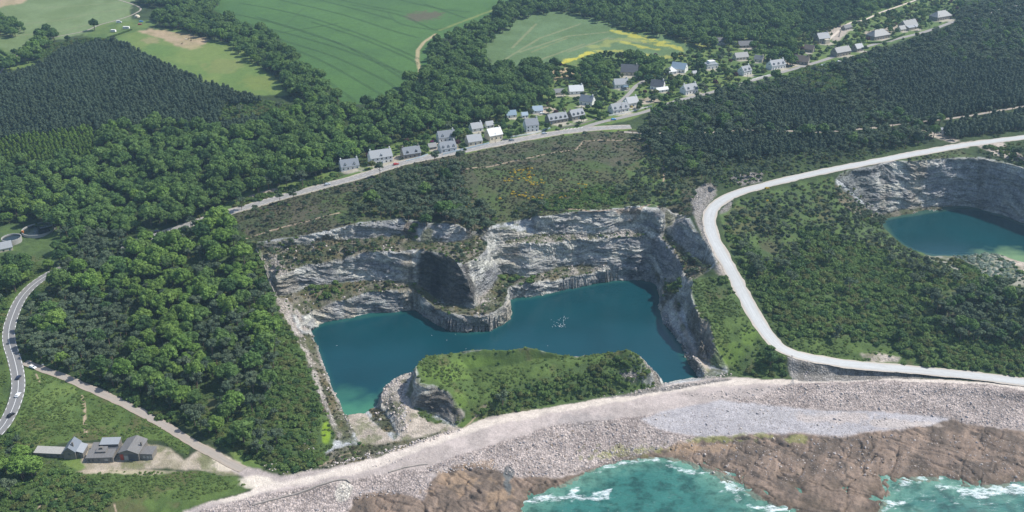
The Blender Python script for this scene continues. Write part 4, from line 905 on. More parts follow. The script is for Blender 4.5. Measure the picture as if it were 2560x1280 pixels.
for i, k in enumerate(names):
    F = Q4[fc == i]
    if not len(F): continue
    use, inv = np.unique(F, return_inverse=True)
    me = mesh_np(k, COf[use], inv.reshape(-1, 4), M_LAND, True)
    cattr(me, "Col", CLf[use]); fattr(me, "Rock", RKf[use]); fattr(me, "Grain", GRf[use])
    if k == 'quarry_cliff': me.polygons.foreach_set('use_smooth', np.zeros(len(me.polygons), bool))
    else: me.normals_split_custom_set_from_vertices(NRM[use].astype(np.float32))
    o = link(bpy.data.objects.new(k, me))
    if k == 'quarry_cliff': tagit(o, 'grey stepped quarry faces above the two lakes', 'cliff', None, 'structure')
    else: tagit(o, GROUPS[k][1], GROUPS[k][2], None, 'structure')

def zfin(x, y):
    """height of the finished sheet"""
    x = np.asarray(x, float); y = np.asarray(y, float)
    r = np.clip(np.searchsorted(YS, y) - 1, 0, NR0 - 2); fr = np.clip((y - YS[r]) / (YS[r + 1] - YS[r]), 0, 1)
    cc = np.clip((x / hw(y) + 1) / 2 * (NC - 1), 0, NC - 1.001); c = cc.astype(int); fcx = cc - c
    return (Zd[r, c] * (1 - fcx) + Zd[r, c + 1] * fcx) * (1 - fr) + (Zd[r + 1, c] * (1 - fcx) + Zd[r + 1, c + 1] * fcx) * fr
def at_grid(A, x, y):
    r = np.clip(np.searchsorted(YS, y), 0, NR0 - 1); c = np.clip(((x / hw(y) + 1) / 2 * (NC - 1)).round().astype(int), 0, NC - 1)
    return A[r, c]

# ------------------------------------------------------------------ water
def lake(name, poly, wl, mat, label, shallow_spots):
    pts = [place(u, v, wl) for u, v in poly]; P = np.array(pts)
    s = 1.5; x0, y0 = P.min(0) - 8; x1, y1 = P.max(0) + 8
    nx, ny = int((x1 - x0) / s) + 1, int((y1 - y0) / s) + 1
    img = np.zeros((ny, nx), np.uint8); fill(img, (P - [x0, y0]), 1, s)
    ex = box(img.astype(np.float32), 3); inner = box(img.astype(np.float32), 3)
    keep = ex > .02
    vid = -np.ones((ny + 1, nx + 1), int); F = []
    gxx, gyy = np.meshgrid(x0 + s * np.arange(nx + 1), y0 + s * np.arange(ny + 1))
    js, is_ = np.where(keep)
    F = np.stack([js * (nx + 1) + is_, js * (nx + 1) + is_ + 1, (js + 1) * (nx + 1) + is_ + 1, (js + 1) * (nx + 1) + is_], -1)
    use, inv = np.unique(F, return_inverse=True)
    co = np.stack([gxx.ravel()[use], gyy.ravel()[use], np.full(len(use), wl)], -1)
    sh = sstep(.85, .45, np.pad(inner, ((0, 1), (0, 1)), mode='edge').ravel()[use]) * .22
    for (u, v, rad, a) in shallow_spots:
        cx_, cy_ = place(u, v, wl); d = np.hypot(co[:, 0] - cx_, (co[:, 1] - cy_)) / rad + fbm(co[:, 0], co[:, 1], 6, 3, 5) * .3
        sh = np.maximum(sh, a * sstep(1, .2, d))
    me = mesh_np(name, co, inv.reshape(-1, 4), mat, True); fattr(me, "Shallow", sh)
    return tagit(link(bpy.data.objects.new(name, me)), label, 'lake', None, 'structure')
lake('quarry_lake', LAKE, WL, M_LAKE, 'deep teal flooded quarry lake round the green headland', [(885,1035,24,1.0),(860,990,16,.5),(930,1020,12,.6)])
lake('pit_lake', LAKE2, WL2, M_LAKE2, 'dark green flooded pit under the shaded cliff', [(2540,645,22,1.0),(2470,640,14,.6)])
ysea = np.concatenate([np.linspace(-700, 250, 20), np.linspace(260, 330, 12), np.arange(331, 470, 1.2)])
xs_ = np.concatenate([np.linspace(-1200, -430, 30), np.arange(-420, 460, 1.4), np.linspace(470, 1200, 30)])
Sx, Sy = np.meshgrid(xs_, ysea)
Sz = (fbm(Sx * .6, Sy, 7, 3, 201) * .35) * 1.0
gzs = zfin(Sx, np.clip(Sy, 323, 2000)); gzs[Sy < 323] = -5
far_in = (gzs > 1.2) 
shal = sstep(-3.4, -.2, gzs)
foam = sstep(-1.4, -.1, gzs + fbm(Sx, Sy, 9, 3, 207) * 1.3) * .6
def foam_line(line, wd, a):
    global foam
    L = np.array([place(u, v, 0) for u, v in line])
    D = np.full(Sx.shape, 1e9)
    for p, q in zip(L[:-1], L[1:]):
        dx, dy = q - p; t = np.clip(((Sx - p[0]) * dx + (Sy - p[1]) * dy) / (dx * dx + dy * dy), 0, 1)
        D = np.minimum(D, np.hypot(Sx - p[0] - t * dx, Sy - p[1] - t * dy))
    D = D + fbm(Sx, Sy, 6, 3, 211) * wd * .9
    foam = np.maximum(foam, a * sstep(wd, wd * .2, D))
for l, wd, a in [([(1300,1258),(1360,1245),(1420,1240),(1440,1225)], 3.5, 1.0), ([(1440,1240),(1490,1248),(1525,1225)], 4, 1.0), ([(1330,1250),(1520,1240)], 6, .5), ([(1640,1150),(1680,1168),(1720,1180),(1810,1182)], 4, .95), ([(1815,1195),(1835,1225),(1850,1240)], 8, 1.0),
                 ([(1870,1265),(1930,1270),(1990,1262)], 5, 1.0), ([(2240,1230),(2265,1202),(2320,1190),(2350,1195)], 4, .9), ([(2370,1218),(2430,1232),(2500,1228),(2560,1222)], 7, 1.0), ([(2210,1280),(2235,1262),(2250,1258)], 5, .95), ([(1520,1165),(1600,1148),(1640,1143)], 3, .9), ([(2400,1215),(2560,1195)], 5, .5),
                 ([(2260,1240),(2400,1255),(2560,1262)], 9, .55)]:
    foam_line(l, wd, a)
nx_ = len(xs_); vi = np.arange(Sx.size).reshape(Sx.shape)
Fs = np.stack([vi[:-1, :-1], vi[:-1, 1:], vi[1:, 1:], vi[1:, :-1]], -1)
hi = far_in; kf = ~(hi[:-1, :-1] & hi[1:, 1:] & hi[1:, :-1] & hi[:-1, 1:])
Fs = Fs[kf]; use, inv = np.unique(Fs, return_inverse=True)
me = mesh_np('sea', np.stack([Sx.ravel()[use], Sy.ravel()[use], Sz.ravel()[use]], -1), inv.reshape(-1, 4), M_SEA, True)
fattr(me, "Shallow", shal.ravel()[use]); fattr(me, "Foam", foam.ravel()[use])
tagit(link(bpy.data.objects.new('sea', me)), 'turquoise sea with white surf on the rocks', 'sea', None, 'structure')

# ------------------------------------------------------------------ roads laid on the sheet
def resample(L, step):
    d = np.r_[0, np.cumsum(np.hypot(*np.diff(L[:, :2], axis=0).T))]
    t = np.arange(0, d[-1], step); return np.stack([np.interp(t, d, L[:, k]) for k in range(3)], 1)
RUT = {}
def ribbon(L, w0, w1=None, dz=.06, step=2.5, wob=0.0, nacross=1, seed=1, zf=None, camber=0.0):
    L = resample(np.asarray(L, float), step)
    if len(L) < 2: return None
    T = np.gradient(L[:, :2], axis=0); T /= np.maximum(np.linalg.norm(T, axis=1), 1e-9)[:, None]
    Nn = np.stack([-T[:, 1], T[:, 0]], 1)
    w1 = w0 if w1 is None else w1
    n = len(L); W = np.linspace(w0, w1, n) / 2
    a = W * (1 + wob * fbm(L[:, 0], L[:, 1], 5, 3, seed)); b = W * (1 + wob * fbm(L[:, 0], L[:, 1], 5, 3, seed + 7))
    rows = []
    for k in range(nacross + 1):
        s = -1 + 2 * k / nacross; off = np.where(s < 0, s * a, s * b)
        p = L[:, :2] + Nn * off[:, None]
        z = (L[:, 2] if zf is None else zf(p[:, 0], p[:, 1])) + dz - camber * s * s
        rows.append(np.column_stack([p, z]))
    V = np.stack(rows, 1).reshape(-1, 3); id_ = np.arange(n * (nacross + 1)).reshape(n, nacross + 1)
    F = np.stack([id_[:-1, :-1], id_[:-1, 1:], id_[1:, 1:], id_[1:, :-1]], -1).reshape(-1, 4)[:, ::-1]
    global AX
    AX = np.column_stack([np.tile(np.linspace(-1, 1, nacross + 1), n), np.repeat(np.arange(n) * step, nacross + 1)])
    return V, F
def strip(name, L, w, mat, label, cat='road', parent=None, kind='structure', **kw):
    kw.setdefault('nacross', 6); V, F = ribbon(L, w, **kw)
    o = bpy.data.objects.new(name, mesh_np(name, V, F, mat, True)); link(o, parent); fattr(o.data, 'ax', AX[:, 0]); fattr(o.data, 'al', AX[:, 1])
    if not parent: tagit(o, label, cat, None, kind)
    return o
def dashes(name, L, off, wd, on, gap, parent, mat=None, dz=.075):
    L = resample(L, .5); T = np.gradient(L[:, :2], axis=0); T /= np.linalg.norm(T, axis=1)[:, None]
    Lc = L.copy(); Lc[:, 0] -= T[:, 1] * off; Lc[:, 1] += T[:, 0] * off
    V, F, k, c = [], [], 0, 0
    per = int((on + gap) * 2); onn = int(on * 2)
    while k + onn < len(Lc):
        q = ribbon(Lc[k:k + onn + 1], wd, dz=dz, step=.99)
        if q: V.append(q[0]); F.append(q[1] + c); c += len(q[0])
        k += per if gap else onn
    o = bpy.data.objects.new(name, mesh_np(name, np.concatenate(V), np.concatenate(F), mat or M_WHITE)); link(o, parent)
    return o
road_h = strip('haul_road', RH, 7.2, M_HAUL, 'broad white haul road curving between the two pits', wob=.06)
strip('haul_road_shoulder', RH, 9.4, simple("pale_shoulder", (.46,.41,.35), .9, .25, .4), 'sandy edges of the white haul road', wob=.25, dz=.03)
road_v = strip('village_road', RV, 8.4, M_ASPH2, 'grey main road passing in front of the village'); dashes('centre_line', RV, 0, .28, 3, 4, road_v); dashes('edge_line', RV, 3.1, .22, 3, 1.2, road_v); dashes('edge_line', RV, -3.1, .22, 3, 1.2, road_v)
strip('village_street', RV2, 5.2, M_ASPH2, 'narrow grey street climbing past the village houses')
strip('lane', RV3, 4.0, M_ASPH2, 'short lane between gardens leading up off the village street')
strip('road_shoulder', RV, 11.0, simple('gravel_shoulder', (.36,.32,.25), .9, .3, .4), 'gravelly shoulder of the main road', wob=.2, dz=.02)
road_w = strip('valley_road', RW, 7.2, M_ASPH, 'two-lane road with dashed white edge lines curving round the wood'); dashes('centre_line', RW, 0, .25, 5, .0, road_w); dashes('edge_line', RW, 3.3, .3, 3, 2.2, road_w); dashes('edge_line', RW, -3.3, .3, 3, 2.2, road_w)
strip('forest_track', RF, 3.4, M_TRACK, 'pale forest track through the dark pines', wob=.3)
strip('stony_track', RT, 5.2, M_TRACK, 'stony grey track from the road down to the shore', wob=.3)
strip('farm_lane', RFL, 2.0, M_TRACK, 'farm lane past the caravans at the edge of the pale field', wob=.3)
strip('garden_lane', RVT, 3.0, M_TRACKP, 'pale lane climbing behind the long stone houses', wob=.2)
fo_l = np.array([tuple(world(u, v)) for u, v in [(58,885),(72,900),(82,915)]]); 
# bus bay hatching by the junction
hz = world(1445, 320)
VT, FT, c_ = [], [], 0
for i, l in enumerate(tram):
    Lw = resample(smooth_line([tuple(world(u, v)) for u, v in l], 6), 3.0); T = np.gradient(Lw[:, :2], axis=0); T /= np.linalg.norm(T, axis=1)[:, None]
    for s_ in (-.95, .95):
        L2 = Lw.copy(); L2[:, 0] -= T[:, 1] * s_; L2[:, 1] += T[:, 0] * s_
        V, F = ribbon(L2, .5, dz=.16, step=3, zf=zfin); VT.append(V); FT.append(F + c_); c_ += len(V)
o = bpy.data.objects.new('tractor_lines', mesh_np('tractor_lines', np.concatenate(VT), np.concatenate(FT), simple('crushed_crop', (.042,.085,.03), .9, .3, .2))); link(o, bpy.data.objects['crop_field'])
print('ground objects', time.time() - T0)

# ------------------------------------------------------------------ foliage
def leaf_material(name, a, b, trans=.25):
    m, t, bs = new_mat(name)
    lv = nd(t, "ShaderNodeAttribute", attribute_name="lv").outputs["Fac"]
    oi = nd(t, "ShaderNodeObjectInfo").outputs["Random"]
    g = noise(t, nd(t, "ShaderNodeNewGeometry").outputs["Position"], .02, 3, .6)
    f = mathn(t, 'ADD', mathn(t, 'MULTIPLY', oi, .65), mathn(t, 'MULTIPLY', lv, .35))
    c = mixc(t, f, a, b)
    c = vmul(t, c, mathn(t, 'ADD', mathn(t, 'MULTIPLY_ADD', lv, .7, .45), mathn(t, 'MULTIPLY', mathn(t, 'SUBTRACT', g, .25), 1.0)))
    lk_(t, c, bs.inputs["Base Color"]); bs.inputs["Roughness"].default_value = .75; bs.inputs["Specular IOR Level"].default_value = .22
    tr = nd(t, "ShaderNodeBsdfTranslucent"); lk_(t, vmul(t, c, 1.2), tr.inputs[0])
    mx = nd(t, "ShaderNodeMixShader"); mx.inputs[0].default_value = trans
    lk_(t, bs.outputs[0], mx.inputs[1]); lk_(t, tr.outputs[0], mx.inputs[2])
    lk_(t, mx.outputs[0], t.nodes["Material Output"].inputs[0])
    return m
L_BRIGHT = leaf_material("leaves_bright", (.105,.195,.038), (.155,.235,.05)); L_MID = leaf_material("leaves_mid", (.068,.135,.036), (.12,.19,.05))
L_DARK = leaf_material("leaves_dark", (.038,.085,.028), (.068,.125,.038)); L_PINE = leaf_material("needles", (.058,.094,.052), (.108,.14,.078), .1)
L_PLANT = leaf_material("needles_plantation", (.042,.070,.044), (.075,.108,.062), .1); L_OLIVE = leaf_material("leaves_olive", (.10,.135,.038), (.13,.14,.05))
L_GORSE = leaf_material("gorse_flowers", (.52,.36,.03), (.42,.33,.05), .05); L_BUSH = leaf_material("leaves_bush", (.07,.13,.034), (.13,.195,.052)); L_GREY = leaf_material("leaves_silver", (.20,.26,.20), (.26,.31,.25))
L_LIGHT = leaf_material("leaves_light", (.10,.18,.03), (.13,.20,.04)); L_RED = leaf_material("leaves_purple", (.07,.03,.035), (.09,.04,.04)); L_HEDGE = leaf_material("hedge_leaves", (.06,.12,.03), (.09,.15,.04))
M_BARK = simple("bark", (.13,.10,.075), .9, .3, 2.0); M_BARKP = simple("pine_bark", (.17,.12,.09), .9, .3, 2.0)

def ico():
    import bmesh
    bm = bmesh.new(); bmesh.ops.create_icosphere(bm, subdivisions=2, radius=1.0)
    v = np.array([x.co[:] for x in bm.verts]); f = np.array([[q.index for q in x.verts] for x in bm.faces]); bm.free()
    return v, f
ICO_V, ICO_F = ico()
def quads_at(c, n, s, r, asp=1.0):
    """leaf clumps: bent quads at c with normals n"""
    n = n / np.maximum(np.linalg.norm(n, axis=1), 1e-9)[:, None]
    a = r.normal(size=n.shape); t = np.cross(n, a); t /= np.maximum(np.linalg.norm(t, axis=1), 1e-9)[:, None]; b = np.cross(n, t)
    s = s[:, None]; j = lambda: (1 + r.uniform(-.35, .35, s.shape))
    p = [c - t * s * j() - b * s * asp * j(), c + t * s * j() - b * s * asp * j() * .8, c + t * s * j() + b * s * asp * j() + n * s * .35, c - t * s * j() + b * s * asp * j()]
    V = np.stack(p, 1).reshape(-1, 3); F = np.arange(len(V)).reshape(-1, 4)
    return V, F
def crown_mesh(name, lobes, per, size, mat, seed, core=.82, up=.25, jit=.5, asp=1.0, zmin=-.45):
    r = np.random.default_rng(seed)
    VV, FF, LV, c = [], [], [], 0
    for (x, y, z, rad, sq) in lobes:
        k = int(per * (rad ** 2))
        d = r.normal(size=(k * 2, 3)); d /= np.linalg.norm(d, axis=1)[:, None]
        d = d[d[:, 2] > zmin][:k]
        rr = rad * (1 + r.uniform(-.16, .12, len(d)))
        P_ = np.array([x, y, z]) + d * rr[:, None] * [1, 1, sq]
        nn = d + r.normal(size=d.shape) * jit + [0, 0, up]
        V, F = quads_at(P_, nn, size * r.uniform(.6, 1.25, len(d)), r, asp)
        VV.append(V); FF.append(F + c); c += len(V)
        lo = r.uniform(0, .4)
        LV.append(np.repeat(np.clip(lo + r.uniform(0, .6, len(d)), 0, 1), 4))
    me4 = (np.concatenate(VV), np.concatenate(FF), np.concatenate(LV))
    # solid inner lobes so that no sky or ground shows through the middle
    V3, F3, L3 = [], [], []
    c = len(me4[0])
    for (x, y, z, rad, sq) in lobes:
        v = ICO_V * (1 + fbm3(ICO_V[:, 0] + x, ICO_V[:, 1] + y, ICO_V[:, 2] + z, .5, 2, seed)[:, None] * .35) * rad * core * [1, 1, sq] + [x, y, z]
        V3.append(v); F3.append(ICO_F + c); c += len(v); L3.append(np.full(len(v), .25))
    me = bpy.data.meshes.new(name)
    V = np.concatenate([me4[0]] + V3); T3 = np.concatenate(F3); n4 = len(me4[1]); n3 = len(T3)
    me.vertices.add(len(V)); me.vertices.foreach_set("co", V.astype(np.float32).ravel())
    me.loops.add(n4 * 4 + n3 * 3); me.loops.foreach_set("vertex_index", np.r_[me4[1].ravel(), T3.ravel()].astype(np.int32))
    me.polygons.add(n4 + n3); me.polygons.foreach_set("loop_start", np.r_[np.arange(n4) * 4, n4 * 4 + np.arange(n3) * 3].astype(np.int32))
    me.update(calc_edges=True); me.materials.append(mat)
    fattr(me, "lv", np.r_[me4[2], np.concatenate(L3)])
    return me
def tube(path, rad, sides=6):
    path = np.asarray(path, float); V, F = [], []
    for i, p in enumerate(path):
        d = path[min(i + 1, len(path) - 1)] - path[max(i - 1, 0)]; d /= np.linalg.norm(d)
        a = np.cross(d, [0.3, 1, 0.1]); a /= np.linalg.norm(a); b = np.cross(d, a)
        for k in range(sides):
            t = 2 * math.pi * k / sides; V.append(p + (a * math.cos(t) + b * math.sin(t)) * rad[i])
    for i in range(len(path) - 1):
        for k in range(sides):
            F.append((i * sides + k, i * sides + (k + 1) % sides, (i + 1) * sides + (k + 1) % sides, (i + 1) * sides + k))
    return np.array(V), np.array(F)
def trunk_mesh(name, h, r0, limbs, mat, seed, spread=2.2):
    r = np.random.default_rng(seed); VV, FF, c = [], [], 0
    parts = [([(0, 0, -1.2), (r.uniform(-.2, .2), r.uniform(-.2, .2), h * .45), (r.uniform(-.4, .4), r.uniform(-.4, .4), h)], [r0 * 1.25, r0 * .85, r0 * .35])]
    for k in range(limbs):
        a = 2 * math.pi * (k + r.uniform(0, .6)) / limbs; z = h * r.uniform(.4, .75)
        parts.append(([(0, 0, z), (math.cos(a) * spread * .5, math.sin(a) * spread * .5, z + spread * .35), (math.cos(a) * spread, math.sin(a) * spread, z + spread * .8)], [r0 * .5, r0 * .34, r0 * .12]))
    for p, q in parts:
        V, F = tube(p, q); VV.append(V); FF.append(F + c); c += len(V)
    return mesh_np(name, np.concatenate(VV), np.concatenate(FF), mat)
def lobes_round(seed, R0, h, n=18, flat=.8, low=-.15):
    r = np.random.default_rng(seed); L = [(0, 0, h, R0 * .62, flat)]; ex, ey = r.uniform(.8, 1.2), r.uniform(.8, 1.2); n = int(n * 1.6)
    for k in range(n):
        a = 2.4 * k + r.uniform(-.5, .5); zz = low + (1 - low) * (k + .5) / n; q = math.sqrt(max(0, 1 - zz * zz))
        f = r.uniform(.5, .86)
        L.append((math.cos(a) * q * R0 * f * ex, math.sin(a) * q * R0 * f * ey, h + zz * R0 * f * flat * 1.1, R0 * r.uniform(.16, .34), r.uniform(.7, 1.0)))
    return L
BROAD, BRIGHT, DARKB = [], [], []
for i in range(4):
    Lb = lobes_round(100 + i, 5.2, 7.2, 20, .82)
    BROAD.append((crown_mesh("crown", Lb, 34, .40, L_MID, 10 + i), trunk_mesh("trunk", 7, .35, 5, M_BARK, i)))
for i in range(3):
    Lb = lobes_round(200 + i, 5.0, 7.0, 22, .8)
    BRIGHT.append((crown_mesh("crown", Lb, 34, .38, L_BRIGHT, 20 + i), trunk_mesh("trunk", 7, .35, 5, M_BARK, 5 + i)))
for i in range(2):
    Lb = lobes_round(300 + i, 4.8, 6.8, 18, .85)
    DARKB.append((crown_mesh("crown", Lb, 34, .38, L_DARK, 30 + i), trunk_mesh("trunk", 7, .35, 5, M_BARK, 8 + i)))
def lobes_mar(seed):       # maritime pine: open, flat topped plates
    r = np.random.default_rng(seed); L = []
    for k in range(11):
        a = 2.4 * k; q = r.uniform(.2, 1) * 3.0; L.append((math.cos(a) * q, math.sin(a) * q, 8.2 + r.uniform(-1.6, 1.5) - q * .45, r.uniform(.9, 1.5), .62))
    return L
MAR = [(crown_mesh("crown", lobes_mar(400 + i), 46, .34, L_PINE, 40 + i, .7, .5, .8, .55, -.7), trunk_mesh("trunk", 8.2, .24, 6, M_BARKP, 12 + i, 1.9)) for i in range(4)]
def lobes_cone(seed, h=7.6, R0=2.0, n=8):
    r = np.random.default_rng(seed); L = []
    for k in range(n):
        t = (k + .5) / n; a = 2.4 * k; q = R0 * (1 - t) * .6
        L.append((math.cos(a) * q, math.sin(a) * q, 3.6 + (h - 3.6) * t, R0 * (1 - t * .34) * r.uniform(.55, .75), 1.05))
    return L
CONE = [(crown_mesh("crown", lobes_cone(500 + i), 34, .40, L_PLANT, 50 + i, .75, .6, .7, .6, -.6), trunk_mesh("trunk", 7, .16, 0, M_BARKP, 20 + i)) for i in range(4)]
LIGHTP = [(crown_mesh("crown", lobes_cone(550 + i, 7.5, 1.7), 34, .36, L_LIGHT, 55 + i, .7, .5, .8, .7, -.6), trunk_mesh("trunk", 6, .12, 0, M_BARK, 25 + i)) for i in range(2)]
def lobes_bush(seed, R0=1.5, n=7):
    r = np.random.default_rng(seed); L = [(0, 0, .55, R0 * .62, .8)]
    for k in range(n):
        a = 2.4 * k; q = R0 * r.uniform(.35, .72); L.append((math.cos(a) * q, math.sin(a) * q, r.uniform(.3, .8), R0 * r.uniform(.28, .46), r.uniform(.7, 1)))
    return L
def bushes(mat, s0, n=3, R0=1.5, size=.2): return [(crown_mesh("bush", lobes_bush(s0 + i, R0), 70, size, mat, s0 + i, .8, .3, .6, 1, -.3), None) for i in range(n)]
BUSH = bushes(L_BUSH, 600); BUSHD = bushes(L_DARK, 620, 2); BUSHO = bushes(L_OLIVE, 640, 2); GORSE = bushes(L_GORSE, 660, 2, 1.2, .16); BUSHP = bushes(L_PINE, 680, 2); GREYB = bushes(L_GREY, 700, 2)
BUSHL = bushes(L_BRIGHT, 720, 2)
SMALLT = [(crown_mesh("crown", lobes_round(740 + i, 2.4, 3.2, 12, .95), 46, .27, [L_MID, L_DARK, L_OLIVE, L_RED][i], 740 + i), trunk_mesh("trunk", 3, .12, 3, M_BARK, 60 + i, .9)) for i in range(4)]
print('assets', time.time() - T0)

